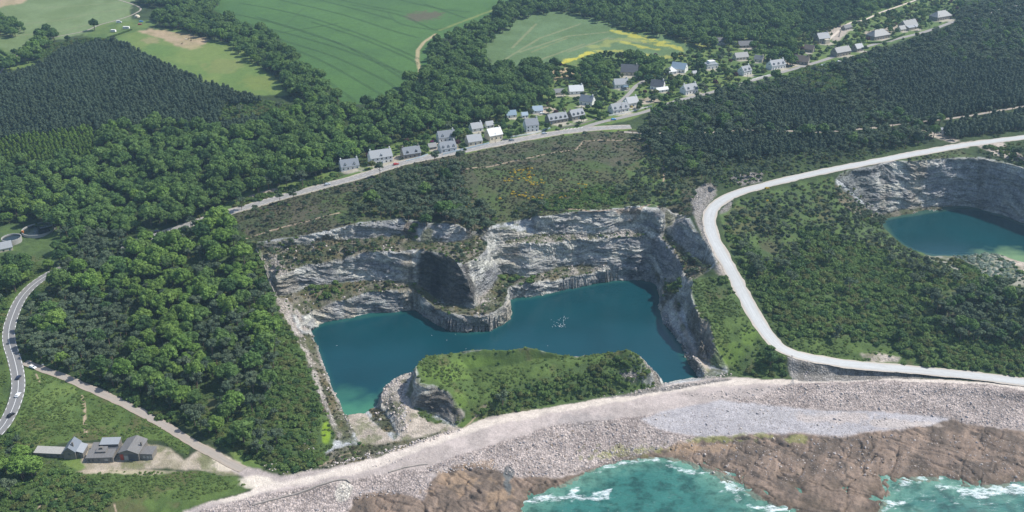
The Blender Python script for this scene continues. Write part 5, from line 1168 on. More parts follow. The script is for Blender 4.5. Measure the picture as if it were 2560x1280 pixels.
# ---- planting map, traced on the photograph where the crowns are seen
VEG = np.zeros((640, 1280), np.uint8)
(V_B, V_MIX, V_PLANT, V_MAR, V_GARD, V_LIGHT, V_HPINE, V_RMIX, V_SCR, V_LEDGE, V_HEATH, V_BR, V_DK, V_HEDGE, V_SCRP, V_SHRUB, V_NONE, V_SILV, V_LOW) = range(1, 20)
VP = [
 (V_B, [(0,395),(240,395),(250,325),(400,300),(545,318),(620,300),(700,262),(745,255),(800,280),(850,262),(930,255),(990,235),(1035,190),(1075,165),(1078,110),(1130,85),(1215,50),(1240,90),(1205,120),(1215,160),(1230,180),(1300,155),(1400,165),(1380,200),(1385,235),(1310,255),(1260,280),(1200,300),(1130,305),(1060,320),(990,345),(960,362),(905,380),(850,395),(820,425),(740,430),(640,470),(590,490),(560,515),(470,545),(380,570),(300,590),(120,555),(50,560),(0,585)]),
 (V_B, [(330,0),(560,-5),(520,20),(590,55),(650,70),(700,100),(720,130),(790,175),(850,235),(850,270),(800,280),(720,225),(705,185),(620,145),(560,95),(480,75),(450,62),(400,60),(370,40),(430,15)]),
 (V_B, [(1130,85),(1215,50),(1250,20),(1280,0),(1340,-5),(1345,25),(1290,40),(1280,60),(1220,80)]),
 (V_B, [(1340,-5),(2280,-5),(2200,35),(2130,60),(2080,80),(2060,72),(2000,78),(1980,120),(1940,145),(1900,120),(1830,130),(1780,115),(1700,90),(1600,72),(1500,45),(1410,20),(1345,25)]),
 (V_DK, [(2000,0),(2160,0),(2120,50),(2060,68),(2010,60)]),
 (V_B, [(0,85),(0,40),(25,50),(62,70),(40,80)]), (V_B, [(0,150),(40,120),(100,85),(135,82),(140,100),(100,115),(95,145),(40,150),(20,170),(0,175)]),
 (V_SHRUB, [(100,115),(200,95),(290,95),(280,103),(200,118),(130,135),(100,145)]),
 (V_PLANT, [(0,182),(60,172),(110,150),(150,120),(240,100),(285,98),(330,115),(400,150),(480,185),(560,215),(640,240),(700,262),(720,285),(660,300),(620,308),(540,320),(480,312),(400,302),(330,310),(250,322),(215,290),(225,310),(0,340)]),
 (V_LIGHT, [(0,340),(225,310),(240,325),(240,395),(0,398)]),
 (V_SHRUB, [(540,300),(720,280),(740,262),(700,258),(640,245),(560,250)]),
 # village
 (V_GARD, [(840,440),(900,380),(960,362),(1060,320),(1200,300),(1260,280),(1380,235),(1400,165),(1500,130),(1600,130),(1660,148),(1740,118),(1780,108),(1900,100),(1990,120),(2000,80),(2060,72),(2150,45),(2250,5),(2420,0),(2400,45),(2300,90),(2150,130),(2000,170),(1850,210),(1640,265),(1560,295),(1440,318),(1300,345),(1130,385),(1000,408),(900,440)]),
 (V_B, [(1480,145),(1530,160),(1540,190),(1500,205),(1440,200),(1430,180)]), (V_B, [(1590,195),(1640,200),(1660,160),(1600,130),(1560,140)]),
 (V_B, [(1900,120),(1990,120),(1985,160),(1950,150),(1910,145)]), (V_NONE, [(2080,70),(2130,60),(2100,110),(2080,105)]),
 # right-hand woods
 (V_RMIX, [(1590,330),(1640,270),(1720,240),(1790,225),(1850,212),(2000,172),(2150,132),(2300,92),(2390,45),(2400,5),(2560,-5),(2560,260),(2450,275),(2330,298),(2300,305),(2350,330),(2330,350),(2260,372),(2180,392),(2080,412),(1990,432),(1900,452),(1850,462),(1800,470),(1760,440),(1700,430),(1660,400),(1630,360)]),
 (V_PLANT, [(2180,150),(2300,130),(2400,150),(2560,150),(2560,258),(2450,270),(2340,295),(2260,285),(2200,240)]),
 (V_PLANT, [(2350,300),(2440,290),(2560,270),(2560,320),(2420,350),(2380,340)]),
 (V_PLANT, [(1890,240),(2030,235),(2160,290),(2140,320),(2000,310),(1880,300)]),
 (V_PLANT, [(1600,330),(1800,330),(2100,330),(2120,360),(1900,390),(1750,370),(1650,350)]),
 (V_SCRP, [(1740,400),(1900,380),(2050,360),(2200,350),(2340,350),(2260,372),(2080,412),(1900,452),(1830,462),(1780,440)]),
 (V_SCR, [(1960,170),(2060,160),(2120,175),(2130,230),(2060,230),(1980,200)]),
 (V_RMIX, [(2480,335),(2520,330),(2560,340),(2560,395),(2520,372)]), (V_SHRUB, [(2440,360),(2520,370),(2560,400),(2500,380)]),
 (V_SCRP, [(2130,425),(2300,395),(2400,375),(2430,375),(2470,392),(2560,420),(2560,400),(2450,372),(2200,400),(2090,430)]),
 # heath
 (V_HEATH, [(560,545),(640,515),(820,468),(900,448),(1000,415),(1160,382),(1330,350),(1500,328),(1590,325),(1620,350),(1650,400),(1700,440),(1760,440),(1740,480),(1725,545),(1662,518),(1488,518),(1354,535),(1240,555),(1190,575),(1142,558),(998,545),(900,552),(850,562),(740,588),(640,604),(600,580)]),
 (V_HPINE, [(590,520),(700,495),(860,460),(920,430),(980,420),(1100,395),(1170,400),(1150,440),(1180,500),(1240,545),(1190,575),(1142,555),(998,545),(900,550),(860,530),(880,480),(840,480),(760,500),(640,540)]),
 (V_MAR, [(895,440),(1000,430),(1080,400),(1160,400),(1140,440),(1180,480),(1250,540),(1210,575),(1142,555),(1000,540),(940,520),(920,480)]),
 (V_SCRP, [(1240,540),(1300,510),(1420,500),(1500,460),(1580,450),(1600,400),(1640,370),(1700,440),(1740,470),(1720,520),(1650,505),(1488,512),(1354,530)]),
 (V_SHRUB, [(1330,500),(1500,460),(1570,470),(1560,510),(1354,525)]),
 (V_SHRUB, [(560,540),(600,500),(700,470),(840,430),(850,440),(760,480),(660,508)]),
 (V_SCRP, [(2085,470),(2120,450),(2170,500),(2215,545),(2200,565),(2130,540)]),
 (V_SHRUB, [(1186,1050),(1204,1010),(1232,980),(1262,962),(1250,1030)]), (V_LOW, [(860,1100),(930,1075),(975,1095),(960,1125),(880,1150)]),
 (V_LEDGE, [(640,600),(740,590),(760,600),(690,620),(640,625)]), (V_SHRUB, [(1000,556),(1050,560),(1045,605),(1010,600)]),
 (V_LOW, [(820,560),(1000,553),(1010,556),(1030,590),(1000,590),(850,575)]),
 # left hill
 (V_MIX, [(300,590),(380,570),(470,545),(490,520),(530,505),(570,530),(600,580),(640,620),(660,680),(684,742),(700,790),(690,900),(660,980),(600,1040),(520,1060),(440,1010),(330,960),(180,920),(100,885),(60,880),(30,870),(35,780),(60,750),(130,700),(150,665),(180,600),(120,560)]),
 (V_BR, [(305,600),(400,590),(470,600),(480,650),(500,690),(450,740),(390,720),(320,700)]), (V_BR, [(490,525),(530,512),(570,545),(590,600),(625,640),(640,680),(600,700),(560,690),(520,640),(490,570)]),
 (V_BR, [(330,790),(360,740),(480,735),(495,780),(490,830),(560,900),(520,960),(430,930),(330,900),(310,850)]), (V_BR, [(210,665),(285,660),(285,710),(230,720),(160,730),(150,700)]), (V_BR, [(380,680),(520,690),(520,740),(420,730)]),
 (V_BR, [(610,750),(690,790),(680,860),(630,870),(600,830)]), (V_BR, [(60,770),(150,745),(150,800),(100,830),(60,820)]), (V_BR, [(430,960),(540,990),(560,1040),(500,1030),(440,1000)]),
 (V_MAR, [(220,570),(340,570),(320,630),(300,660),(200,680),(170,640)]), (V_MAR, [(40,740),(200,740),(320,740),(330,800),(310,860),(250,890),(130,880),(50,860),(60,800)]), (V_MAR, [(500,780),(600,790),(620,860),(600,920),(540,900),(500,840)]), (V_MAR, [(560,540),(600,590),(590,560)]),
 (V_MIX, [(60,780),(130,760),(180,790),(150,840),(90,850)]),
 (V_SHRUB, [(600,590),(640,620),(684,742),(722,812),(758,880),(775,930),(800,1000),(795,1060),(780,1110),(820,1150),(740,1180),(650,1160),(560,1110),(470,1060),(400,1020),(440,1010),(520,1060),(600,1040),(660,980),(690,900),(700,790),(650,690)]),
 (V_MIX, [(480,1000),(560,1040),(640,1040),(700,1080),(690,1130),(620,1110),(540,1080),(480,1040)]),
 (V_SHRUB, [(100,890),(180,920),(330,960),(440,1010),(470,1060),(400,1050),(300,990),(200,940)]),
 (V_B, [(-5,560),(60,600),(200,590),(180,640),(120,670),(60,710),(30,740),(0,760)]), (V_SHRUB, [(-5,720),(20,740),(10,800),(0,850)]), (V_NONE, [(-5,590),(60,570),(130,555),(130,585),(60,610),(0,650)]),
 (V_SHRUB, [(-5,1140),(60,1100),(110,1130),(180,1180),(240,1200),(270,1230),(290,1285),(-5,1285)]), (V_BR, [(10,1120),(115,1130),(120,1185),(30,1200),(0,1160)]), (V_SHRUB, [(-5,1050),(30,1060),(60,1100),(0,1120)]),
 (V_LOW, [(300,1090),(400,1090),(470,1130),(465,1140),(400,1105),(320,1095)]), (V_LOW, [(140,930),(250,985),(350,1040),(440,1080),(470,1110),(400,1090),(300,1040),(200,1000)]), (V_LOW, [(60,1040),(200,1040),(200,1100),(100,1110),(60,1090)]), (V_LOW,[(220,1040),(320,1050),(380,1090),(230,1090)]),
 # right scrub
 (V_SCR, [(1850,505),(1950,470),(2080,445),(2090,480),(2130,530),(2200,565),(2230,600),(2290,640),(2400,650),(2560,680),(2560,950),(2400,925),(2200,905),(2050,890),(1990,865),(1940,820),(1890,730),(1850,660),(1820,590),(1815,540)]),
 (V_SCRP, [(1830,500),(1900,480),(2080,440),(2130,530),(2240,600),(2330,650),(2300,690),(2200,620),(2100,590),(2000,560),(1990,640),(1930,660),(1850,600),(1820,560)]),
 (V_LOW, [(1990,865),(1985,845),(2100,840),(2220,865),(2320,905),(2200,908),(2050,892)]), (V_LOW, [(1880,590),(1930,570),(1950,640),(1900,640)]),
 (V_SHRUB, [(2040,720),(2180,740),(2330,790),(2300,830),(2100,800),(2000,770)]), (V_RMIX, [(2330,730),(2560,690),(2560,850),(2450,860),(2350,800)]), (V_SHRUB,[(2250,820),(2560,850),(2560,945),(2350,915)]),
 (V_SILV, [(2380,635),(2500,632),(2540,660),(2560,700),(2460,690)]), (V_SCRP, [(2190,555),(2230,590),(2290,640),(2380,645),(2400,700),(2250,650)]),
 # headland, mound
 (V_SHRUB, [(1190,1055),(1230,1000),(1300,965),(1440,930),(1560,885),(1620,925),(1640,955),(1522,982),(1371,1008),(1240,1030)]), (V_SHRUB, [(1165,925),(1205,925),(1215,980),(1185,975)]), (V_SHRUB, [(1330,895),(1385,890),(1375,915),(1335,915)]),
 (V_LOW, [(1065,895),(1240,880),(1330,872),(1400,888),(1440,895),(1300,940),(1200,1000),(1160,1030),(1100,960),(1050,950)]),
 (V_SHRUB, [(1880,860),(1930,850),(1965,885),(1965,935),(1900,940),(1850,930),(1900,900)]), (V_SHRUB, [(1775,695),(1830,690),(1850,730),(1800,735)]), (V_LOW, [(1730,705),(1790,700),(1850,750),(1920,850),(1890,900),(1830,930),(1790,860),(1752,800)]),
 # ledges
 (V_LEDGE, [(640,620),(700,595),(800,585),(850,595),(940,580),(1000,580),(1050,600),(1150,590),(1215,600),(1200,645),(1169,660),(1140,655),(1099,633),(1050,620),(984,623),(917,628),(850,645),(760,662),(690,685),(660,670)]),
 (V_LEDGE, [(700,760),(760,724),(850,706),(917,698),(984,690),(1050,700),(1090,745),(1120,770),(1180,775),(1230,740),(1250,684),(1320,690),(1394,670),(1522,662),(1625,665),(1700,700),(1705,760),(1657,770),(1640,690),(1613,672),(1488,679),(1404,695),(1337,705),(1275,714),(1262,760),(1225,780),(1119,782),(1050,743),(1000,726),(900,735),(800,770),(760,785)]),
 (V_LEDGE, [(1225,590),(1337,583),(1500,580),(1640,566),(1700,610),(1760,655),(1785,665),(1720,700),(1702,663),(1653,604),(1613,596),(1400,604),(1219,610)]),
 (V_SHRUB, [(1240,685),(1330,690),(1370,700),(1290,712)]), (V_SHRUB, [(760,720),(850,700),(870,720),(800,750)]), (V_SHRUB, [(1665,700),(1705,695),(1705,740),(1670,740)]),
 (V_LOW, [(760,850),(785,860),(800,900),(840,1000),(860,1080),(830,1090),(790,950)]), (V_LOW,[(1040,1020),(1090,1050),(1060,1055)]), (V_LOW, [(790,1120),(900,1100),(890,1140),(810,1170)]), (V_LOW,[(920,1025),(985,1080),(960,1075)]),
]
for v_, p_ in VP: fill(VEG, p_, v_)
HOUSES_XY = []        # filled below from the list of houses, kept clear of trees

# ---- houses: u, v of the footprint centre, length, width, eaves height, ridge direction in degrees, walls, roof, dormers, chimneys, label
HPOS = []
for h in HS:
    x, y, z = world(h[0], h[1]); HPOS.append((x, y, float(zfin(x, y)), h))
    HOUSES_XY.append((x, y, h[2] * .55 + 2.5))
FARM = [(185,1128),(200,1145),(262,1135),(330,1130),(375,1130),(150,1130),(32,600),(85,578),(10,615)]
for u, v in FARM:
    x, y, z = world(u, v); HOUSES_XY.append((x, y, 9))
HXY = np.array(HOUSES_XY)

# ---- scatter
CLEAR = np.zeros((640, 1280), np.uint8)       # the photo shows these roads and houses free of branches
for ln, wpx in (([(560,532),(700,494),(820,462),(900,441),(975,419),(1080,391),(1240,360),(1400,331),(1580,316)], 13), ([(385,590),(440,573),(475,561)], 10), ([(1460,320),(1545,296),(1640,268)], 9), ([(1885,203),(2000,168),(2120,130),(2200,107),(2280,86),(2390,52)], 9), ([(1530,265),(1575,232),(1612,200)], 7),
                ([q[:2] for q in ROAD_H], 15), ([(0,1075),(32,1020),(45,975),(40,915),(24,860),(22,830)], 44), ([(60,740),(90,705),(145,672)], 14), ([(62,905),(140,935),(280,995),(410,1062),(560,1150)], 16), ([(2060,108),(2120,60),(2200,32),(2290,2)], 6), ([(2340,302),(2560,266)], 5), ([(1925,327),(2120,325),(2260,310)], 3)):
    fstroke(CLEAR, ln, wpx, 1)
for h in HS:
    q = ppm(h[1], 58) * h[2] * .42; fill(CLEAR, [(h[0] - q, h[1] - 4 - h[4] * 2.4), (h[0] + q, h[1] - 7 - h[4] * 2.4), (h[0] + q, h[1] + 7), (h[0] - q, h[1] + 9)], 1)
for u0, v0, u1, v1 in ((95,1085,400,1165), (0,560,130,640), (2340,318,2362,340)): fill(CLEAR, [(u0, v0), (u1, v0), (u1, v1), (u0, v1)], 1)
def scatter(spacing, codes, hcrown, seed, jit=.45, avoid=1.5, keep=None, maxslope=1.0, margin=190, rsc=1.0):
    """jittered planting grid over the whole sheet; returns x, y, z, code of the places whose crown falls in the wanted areas"""
    r = np.random.default_rng(seed)
    gx_, gy_ = np.meshgrid(np.arange(-1000, 1000, spacing), np.arange(330, 1500, spacing))
    gx_ = gx_ + (np.arange(gx_.shape[0])[:, None] % 2) * spacing / 2
    x = (gx_ + r.uniform(-jit, jit, gx_.shape) * spacing).ravel(); y = (gy_ + r.uniform(-jit, jit, gx_.shape) * spacing).ravel()
    z = zfin(x, y); u, v = proj(x, y, z + hcrown)
    ok = (u > -margin) & (u < 2560 + margin) & (v > -40) & (v < 1280 + margin) & (np.abs(x) < hw(y))
    x, y, z, u, v = x[ok], y[ok], z[ok], u[ok], v[ok]
    L = lookup(VEG, u, v)
    ok = np.isin(L, codes)
    x, y, z, u, v, L = x[ok], y[ok], z[ok], u[ok], v[ok], L[ok]
    for D, half in ((DH, 5.5), (DV, 4.2), (DW, 4.5), (DV2, 3), (DV3, 2.2), (DF, 1.2), (DT, 2.6), (DTR, 4.5), (DFL, 1.5), (DVT, 1.5)):
        ok = at_grid(D, x, y) > half + avoid; x, y, z, u, v, L = x[ok], y[ok], z[ok], u[ok], v[ok], L[ok]
    ok = ~((at_grid(DH, x, y) < 11) & (hcrown > 3)); x, y, z, u, v, L = x[ok], y[ok], z[ok], u[ok], v[ok], L[ok]
    ok = (np.min(np.hypot(x[:, None] - HXY[None, :, 0], y[:, None] - HXY[None, :, 1]) - HXY[None, :, 2], axis=1) > avoid * .8) if len(x) else np.array([], bool)
    ok &= at_grid(slope, x, y) < maxslope
    for dz_ in (.3, .9, 1.6):
        uu, vv = proj(x, y, z + hcrown * dz_); ok &= lookup(CLEAR, uu, vv) == 0
    # nothing grows in water
    wz = np.where(at_grid(uw, x, y) == 2, WL2 + .3, np.where(at_grid(uw, x, y) == 1, WL + .3, .5)); ok &= z > wz
    if keep is not None: ok &= r.uniform(size=len(x)) < keep(x, y, u, v, L)
    return x[ok], y[ok], z[ok], u[ok], v[ok], L[ok]
PLANTS = {}        # kind -> list of (x, y, z, scale, rot, variant list name, variant index)
def addp(kind, vs, x, y, z, s, seed, sz=1.0, zs=(.85, 1.15)):
    r = np.random.default_rng(seed); n = len(x)
    PLANTS.setdefault(kind, []).append((x, y, z, np.asarray(s) * np.ones(n), r.uniform(0, 6.283, n), r.uniform(*zs, n), [vs[k] for k in r.integers(0, len(vs), n)] if n else []))
cl = lambda x, y, s, sd: fbm(x, y, s, 3, sd)
# tall broadleaves
x, y, z, u, v, L = scatter(8.2, [V_B, V_DK, V_MIX, V_BR, V_GARD, V_RMIX, V_MAR, V_SCR], 6.0, 1, keep=lambda x, y, u, v, L: np.select([L == V_B, L == V_DK, L == V_BR, L == V_MIX, L == V_GARD, L == V_RMIX, L == V_MAR, L == V_SCR], [1, 1, 1, .3 + .6 * (cl(x, y, 30, 301) > .1), .15, .25 + .6 * (cl(x, y, 30, 302) > .12), .08, .035], 0))
r = np.random.default_rng(5); sc_ = .62 + .66 * r.uniform(size=len(x)) ** 1.2; sc_[L == V_GARD] *= .66; sc_[L == V_SCR] *= .6; sc_[L == V_RMIX] *= .8; sc_[v < 130] *= .92
br = (L == V_BR) & (r.uniform(size=len(x)) < .8) | ((L == V_MIX) & (r.uniform(size=len(x)) < .4)) | ((L == V_B) & (cl(x, y, 45, 303) > .22) & (u < 900) & (r.uniform(size=len(x)) < .45))
dk = ((L == V_DK) | ((r.uniform(size=len(x)) < .18) & ~br) | ((L == V_RMIX) & (r.uniform(size=len(x)) < .6)) | ((L == V_GARD) & (r.uniform(size=len(x)) < .4)))& ~br
md = ~br & ~dk
addp('broadleaf_tree', BRIGHT, x[br], y[br], z[br], sc_[br], 11); addp('broadleaf_tree', BROAD, x[md], y[md], z[md], sc_[md], 12); addp('broadleaf_tree', DARKB, x[dk], y[dk], z[dk], sc_[dk], 13)
# maritime pines
x, y, z, u, v, L = scatter(5.6, [V_MAR, V_RMIX, V_MIX, V_BR, V_HPINE, V_SCRP, V_HEATH, V_LEDGE, V_SHRUB, V_SCR, V_GARD], 6.5, 2, keep=lambda x, y, u, v, L: np.select([L == V_BR, L == V_MAR, L == V_RMIX, L == V_MIX, L == V_HPINE, L == V_SCRP, L == V_HEATH, L == V_LEDGE, L == V_SCR, L == V_SHRUB, L == V_GARD], [.12, .95, .85, .75 * (cl(x, y, 30, 301) < .15), .5 + .3 * (cl(x, y, 22, 305) > .0), .42 + .3 * (cl(x, y, 22, 306) > 0), .045, .26 + .3 * (v < 660), .04 + .2 * (cl(x, y, 24, 307) > .3), .03, .05], 0), avoid=1.0)
r = np.random.default_rng(6); sc_ = r.uniform(.6, 1.1, len(x)); sc_[np.isin(L, (V_LEDGE, V_HEATH, V_HPINE))] *= .62; sc_[L == V_SCRP] *= .72
addp('maritime_pine', MAR, x, y, z, sc_, 14)
# plantation pines in rows
x, y, z, u, v, L = scatter(3.5, [V_PLANT, V_LIGHT], 6.0, 3, jit=.3, avoid=.5, keep=lambda x, y, u, v, L: .96 * np.ones(len(x)))
r = np.random.default_rng(8); sc_ = r.uniform(.72, 1.12, len(x)) * np.where(cl(x, y, 26, 309) > 0, 1.05, .95); li = L == V_LIGHT
addp('plantation_pine', CONE, x[~li], y[~li], z[~li], sc_[~li], 15); addp('young_larch', LIGHTP, x[li], y[li], z[li], sc_[li] * .9, 16)
# garden trees and village shrubs
x, y, z, u, v, L = scatter(5.2, [V_GARD], 2.0, 4, avoid=.8, keep=lambda x, y, u, v, L: .4 * np.ones(len(x)))
addp("garden_tree", SMALLT[:3] * 4 + SMALLT[3:], x, y, z, np.random.default_rng(9).uniform(.6, 1.25, len(x)), 17)
# bushes
x, y, z, u, v, L = scatter(2.9, [V_SCR, V_SCRP, V_SHRUB, V_LEDGE, V_HEATH, V_LOW, V_HPINE, V_SILV, V_MAR, V_MIX, V_BR, V_RMIX, V_GARD, V_B], .8, 5, avoid=-.2, maxslope=1.55,
    keep=lambda x, y, u, v, L: np.select([L == V_SCR, L == V_SCRP, L == V_SHRUB, L == V_LEDGE, L == V_HEATH, L == V_LOW, L == V_HPINE, L == V_SILV, L == V_MAR, L == V_MIX, L == V_BR, L == V_RMIX, L == V_GARD, L == V_B], [.85, .75, .92, .55, .28, .16, .35, .9, .4, .4, .4, .5, .12, .12], 0) * np.where(np.isin(L, (V_LEDGE, V_HEATH, V_LOW)), .45 + 1.3 * (cl(x, y, 9, 311) > 0), 1))
r = np.random.default_rng(10); n = len(x); q = r.uniform(size=n); sc_ = r.uniform(.55, 1.5, n) * np.where(L == V_SCR, 1.5, np.where(L == V_SHRUB, 1.2, .8)); sc_[L == V_LOW] *= .62; sc_[L == V_HEATH] *= .6; sc_[L == V_LEDGE] *= .7
sil = (L == V_SILV) & (q < .75)
lum = ~sil & (L == V_LOW) & (q < .7); ol = ~sil & ~lum & (q < .22); dk = ~sil & ~lum & ~ol & ((q > .72) | np.isin(L, (V_SCRP, V_HPINE, V_RMIX)) & (q > .5)) & ~(np.isin(L, (V_SCR, V_SHRUB)) & (q < .88)); pn = dk & np.isin(L, (V_SCRP, V_HPINE, V_LEDGE, V_HEATH)); dk = dk & ~pn
md = ~(sil | lum | ol | dk | pn)
for m_, vs, sd_ in ((sil, GREYB, 21), (lum, BUSHL + BUSH, 22), (ol, BUSHO, 23), (dk, BUSHD, 24), (pn, BUSHP, 25), (md, BUSH, 26)): addp('bush', vs, x[m_], y[m_], z[m_], sc_[m_], sd_)
# low bracken and heather tufts: uncountable ground cover
TUFT = bushes(leaf_material("bracken", (.085,.135,.034), (.125,.175,.045)), 760, 2, 1.0, .17); HEATHER = bushes(leaf_material("heather", (.07,.062,.04), (.06,.075,.035)), 780, 2, 1.0, .17)
def tufts(sp, labs, seed, vs, lo, hi, vmin, keepf, ms=1.2):
    r = np.random.default_rng(seed); gx_, gy_ = np.meshgrid(np.arange(-480, 480, sp), np.arange(380, 900, sp)); x = (gx_ + r.uniform(-.5, .5, gx_.shape) * sp).ravel(); y = (gy_ + r.uniform(-.5, .5, gx_.shape) * sp).ravel()
    z = zfin(x, y); u, v = proj(x, y, z); ok = (u > -190) & (u < 2750) & (v > vmin) & (v < 1340) & np.isin(at_grid(LAB, x, y), labs) & (at_grid(slope, x, y) < ms)
    for D, half in ((DH, 6), (DV, 5.5), (DW, 5), (DT, 3.2), (DTR, 5)): ok &= at_grid(D, x, y) > half
    ok &= np.min(np.hypot(x[:, None] - HXY[None, :, 0], y[:, None] - HXY[None, :, 1]) - HXY[None, :, 2] * .8, axis=1) > 0
    ok &= r.uniform(size=len(x)) < keepf(x, y); x, y, z = x[ok], y[ok], z[ok]
    return x, y, z, r.uniform(lo, hi, len(x))
MASSONLY = {}
t_ = tufts(1.75, [GRASS, ROUGH, LAWN], 51, TUFT, .45, 1.15, 640, lambda x, y: .25 + .75 * (fbm(x, y, 12, 3, 401) > -.1), 1.5); MASSONLY['bracken'] = (t_, TUFT, 'low bright bracken and grass tufts on headland, mound and shore meadows', 'bracken')
t_ = tufts(2.0, [HEATH, GHEATH, BENCH], 52, HEATHER, .4, 1.1, 320, lambda x, y: .2 + .6 * (fbm(x, y, 14, 3, 402) > -.05)); MASSONLY['heather'] = (t_, HEATHER, 'brown heather tufts over the heath above the quarry', 'heather')
# gorse in flower, traced clumps
gp = []
for u0, v0, ru, rv, n in [(1310,435,38,16,34),(1270,450,12,6,8),(1345,458,22,8,16),(1300,488,22,8,9),(1340,495,28,8,14),(1370,497,18,5,8),(1400,490,25,5,8),(1455,465,14,7,8),(1170,512,12,6,12),(1280,483,12,4,5),(1255,497,6,3,3),(1440,477,12,5,5),(1320,448,14,5,8),(488,643,5,4,4),(1920,474,5,3,4),(1915,500,5,6,4),(2445,712,8,4,3),(2430,726,10,4,3),(2490,755,5,3,2),(1592,475,2,2,1),(1402,452,3,2,1),(2400,715,6,3,2),(1620,192,5,3,4),(2040,108,8,4,6),(1493,430,4,2,2)]:
    for _ in range(n):
        a = random.uniform(0, 6.28); q = math.sqrt(random.random()); gp.append(world(u0 + math.cos(a) * ru * q, v0 + math.sin(a) * rv * q))
gp = np.array([tuple(p) for p in gp]); addp('gorse_bush', GORSE, gp[:, 0], gp[:, 1], zfin(gp[:, 0], gp[:, 1]) - .1, np.random.default_rng(3).uniform(.45, .95, len(gp)), 27)
# single trees the photo shows standing alone
def lone(kind, vs, lst):
    P_ = np.array([tuple(world(u, v)) for u, v, s in lst]); addp(kind, vs, P_[:, 0], P_[:, 1], zfin(P_[:, 0], P_[:, 1]), [s for _, _, s in lst], hash(kind) % 97 if False else 41)
lone('broadleaf_tree', DARKB, [(237,76,1.2),(170,105,.6),(1247,60,1.5),(1290,40,1.4),(1225,300,1.0),(1255,335,1.0),(1145,352,.9),(1108,305,1.1),(1925,918,.85),(100,95,1.1),(120,92,1.2),(1170,265,1.3),(1360,230,1.3),(1355,200,1.1)])
lone('maritime_pine', MAR, [(672,474,1.15),(717,470,1.1),(757,468,1.3),(735,505,1.0),(700,508,.9),(605,523,.9),(1088,412,1.2),(1150,410,1.0),(1462,350,.7),(1516,352,.7),(1400,372,.7),(1260,385,.6),(1250,420,.6),(1310,405,.5),(1545,380,.5),(1490,395,.4),(640,540,.8),(680,560,.8),(950,440,1.1)])
print('scatter', {k: sum(len(a[0]) for a in v) for k, v in PLANTS.items()}, time.time() - T0)

# ------------------------------------------------------------------ plant them: the 300 that show largest as single things, the rest as one mass per kind
LM = [(237,70,'by the farm lane near the caravans'),(120,95,'beside the pale field'),(300,110,'at the tip of the dark plantation'),(650,120,'in the hedgerow between meadow and cereal field'),(760,200,'at the low end of the big hedgerow'),(1180,90,'in the tree belt between the two fields'),(1280,40,'at the top corner of the cereal field'),
 (1500,30,'in the wood behind the flowering field'),(1750,80,'in the wood at the end of the flowering field'),(2050,40,'in the dark copse above the sandy yard'),(1100,200,'beside the curved farm track'),(1350,210,'behind the blue-roofed barn'),(1050,300,'in the wood above the roadside row'),(60,372,'at the left end of the light green plantation'),(200,335,'at the right tip of the light green plantation'),(200,385,'along the lower edge of the light green plantation'),(110,350,'along the upper edge of the light green plantation'),(130,380,'in the middle of the light green plantation'),(850,340,'in the wood left of the first cottage'),(650,400,'in the big wood above the picnic ground'),
 (400,380,'in the wood below the dark plantation'),(150,450,'in the deep wood above the round tanks'),(350,520,'in the wood beside the lower main road'),(110,600,'round the two sewage tanks'),(60,740,'on the bank over the valley road'),(400,640,'on the bright crest of the hill wood'),(560,560,'where the main road leaves the trees'),(250,700,'on the west slope of the hill wood'),(120,820,'at the bend of the valley road'),
 (400,800,'in the middle of the hill wood'),(600,800,'on the quarry side of the hill wood'),(420,930,'on the lower slope of the hill wood'),(600,1020,'above the stony track'),(720,1000,'along the left edge of the quarry lake'),(720,1120,'above the rocky knob by the shore'),(60,1170,'below the ruined sheds'),(200,1250,'on the bushy knoll below the ruins'),
 (450,1200,'in the shore meadow'),(150,1000,'in the meadow by the two-lane road'),(900,500,'on the heath beside the main road'),(1100,470,'in the pine clump on the heath'),(1400,450,'on the gorse heath'),(1450,370,'beside the heath footpath'),(1600,480,'behind the quarry rim'),(900,600,'on the upper left quarry ledge'),(1100,620,'on top of the rock promontory'),(850,730,'on the middle left quarry ledge'),
 (1200,760,'at the foot of the promontory'),(1450,590,'on the upper right quarry ledge'),(1450,680,'on the lower right quarry ledge'),(1700,620,'on the ledge under the haul road'),(1200,960,'in the hollow of the headland'),(1450,960,'on the seaward slope of the headland'),(1820,720,'on top of the green mound'),(1900,900,'at the seaward foot of the green mound'),
 (1700,300,'between junction and forest track'),(1900,280,'in the pines behind the village street'),(2200,250,'in the large right-hand plantation'),(2450,150,'in the upper right pine wood'),(2450,310,'beside the pale hut'),(2000,400,'above the white haul road'),(1750,420,'near the pale scree'),(2250,410,'on the lip of the dark pit'),(1950,520,'inside the bend of the haul road'),
 (2150,600,'above the left shore of the pit lake'),(2350,670,'along the near shore of the pit lake'),(2100,740,'in the middle of the scrubby bowl'),(2450,780,'on the scrubby slope below the pit lake'),(2100,860,'beside the lower haul road'),(2400,890,'above the straight of the haul road'),(1400,260,'among the village gardens'),(1650,200,'in the gardens by the lane'),(1850,170,'in the gardens along the street'),(2150,100,'by the long stone houses'),(1000,380,'in the roadside gardens')]
LMA = np.array([(a, b) for a, b, _ in LM], float)
MASS = {'broadleaf_tree': ('broadleaf_wood', 'dense green broadleaf woods filling the valley and the far hedges', 'wood'), 'maritime_pine': ('maritime_pine_wood', 'grey-green maritime pines covering the right-hand wood, heath and ledges', 'wood'),
        'plantation_pine': ('pine_plantation', 'dark even-aged pine plantations in tight rows', 'wood'), 'young_larch': ('young_plantation', 'light green young trees below the dark plantation', 'wood'), 'garden_tree': ('garden_greenery', 'small trees and shrubs between the village houses', 'garden trees'),
        'bush': ('scrub', 'low green scrub over the slopes round the quarries', 'scrub'), 'gorse_bush': ('flowering_gorse', 'yellow flowering gorse on the heath', 'gorse')}
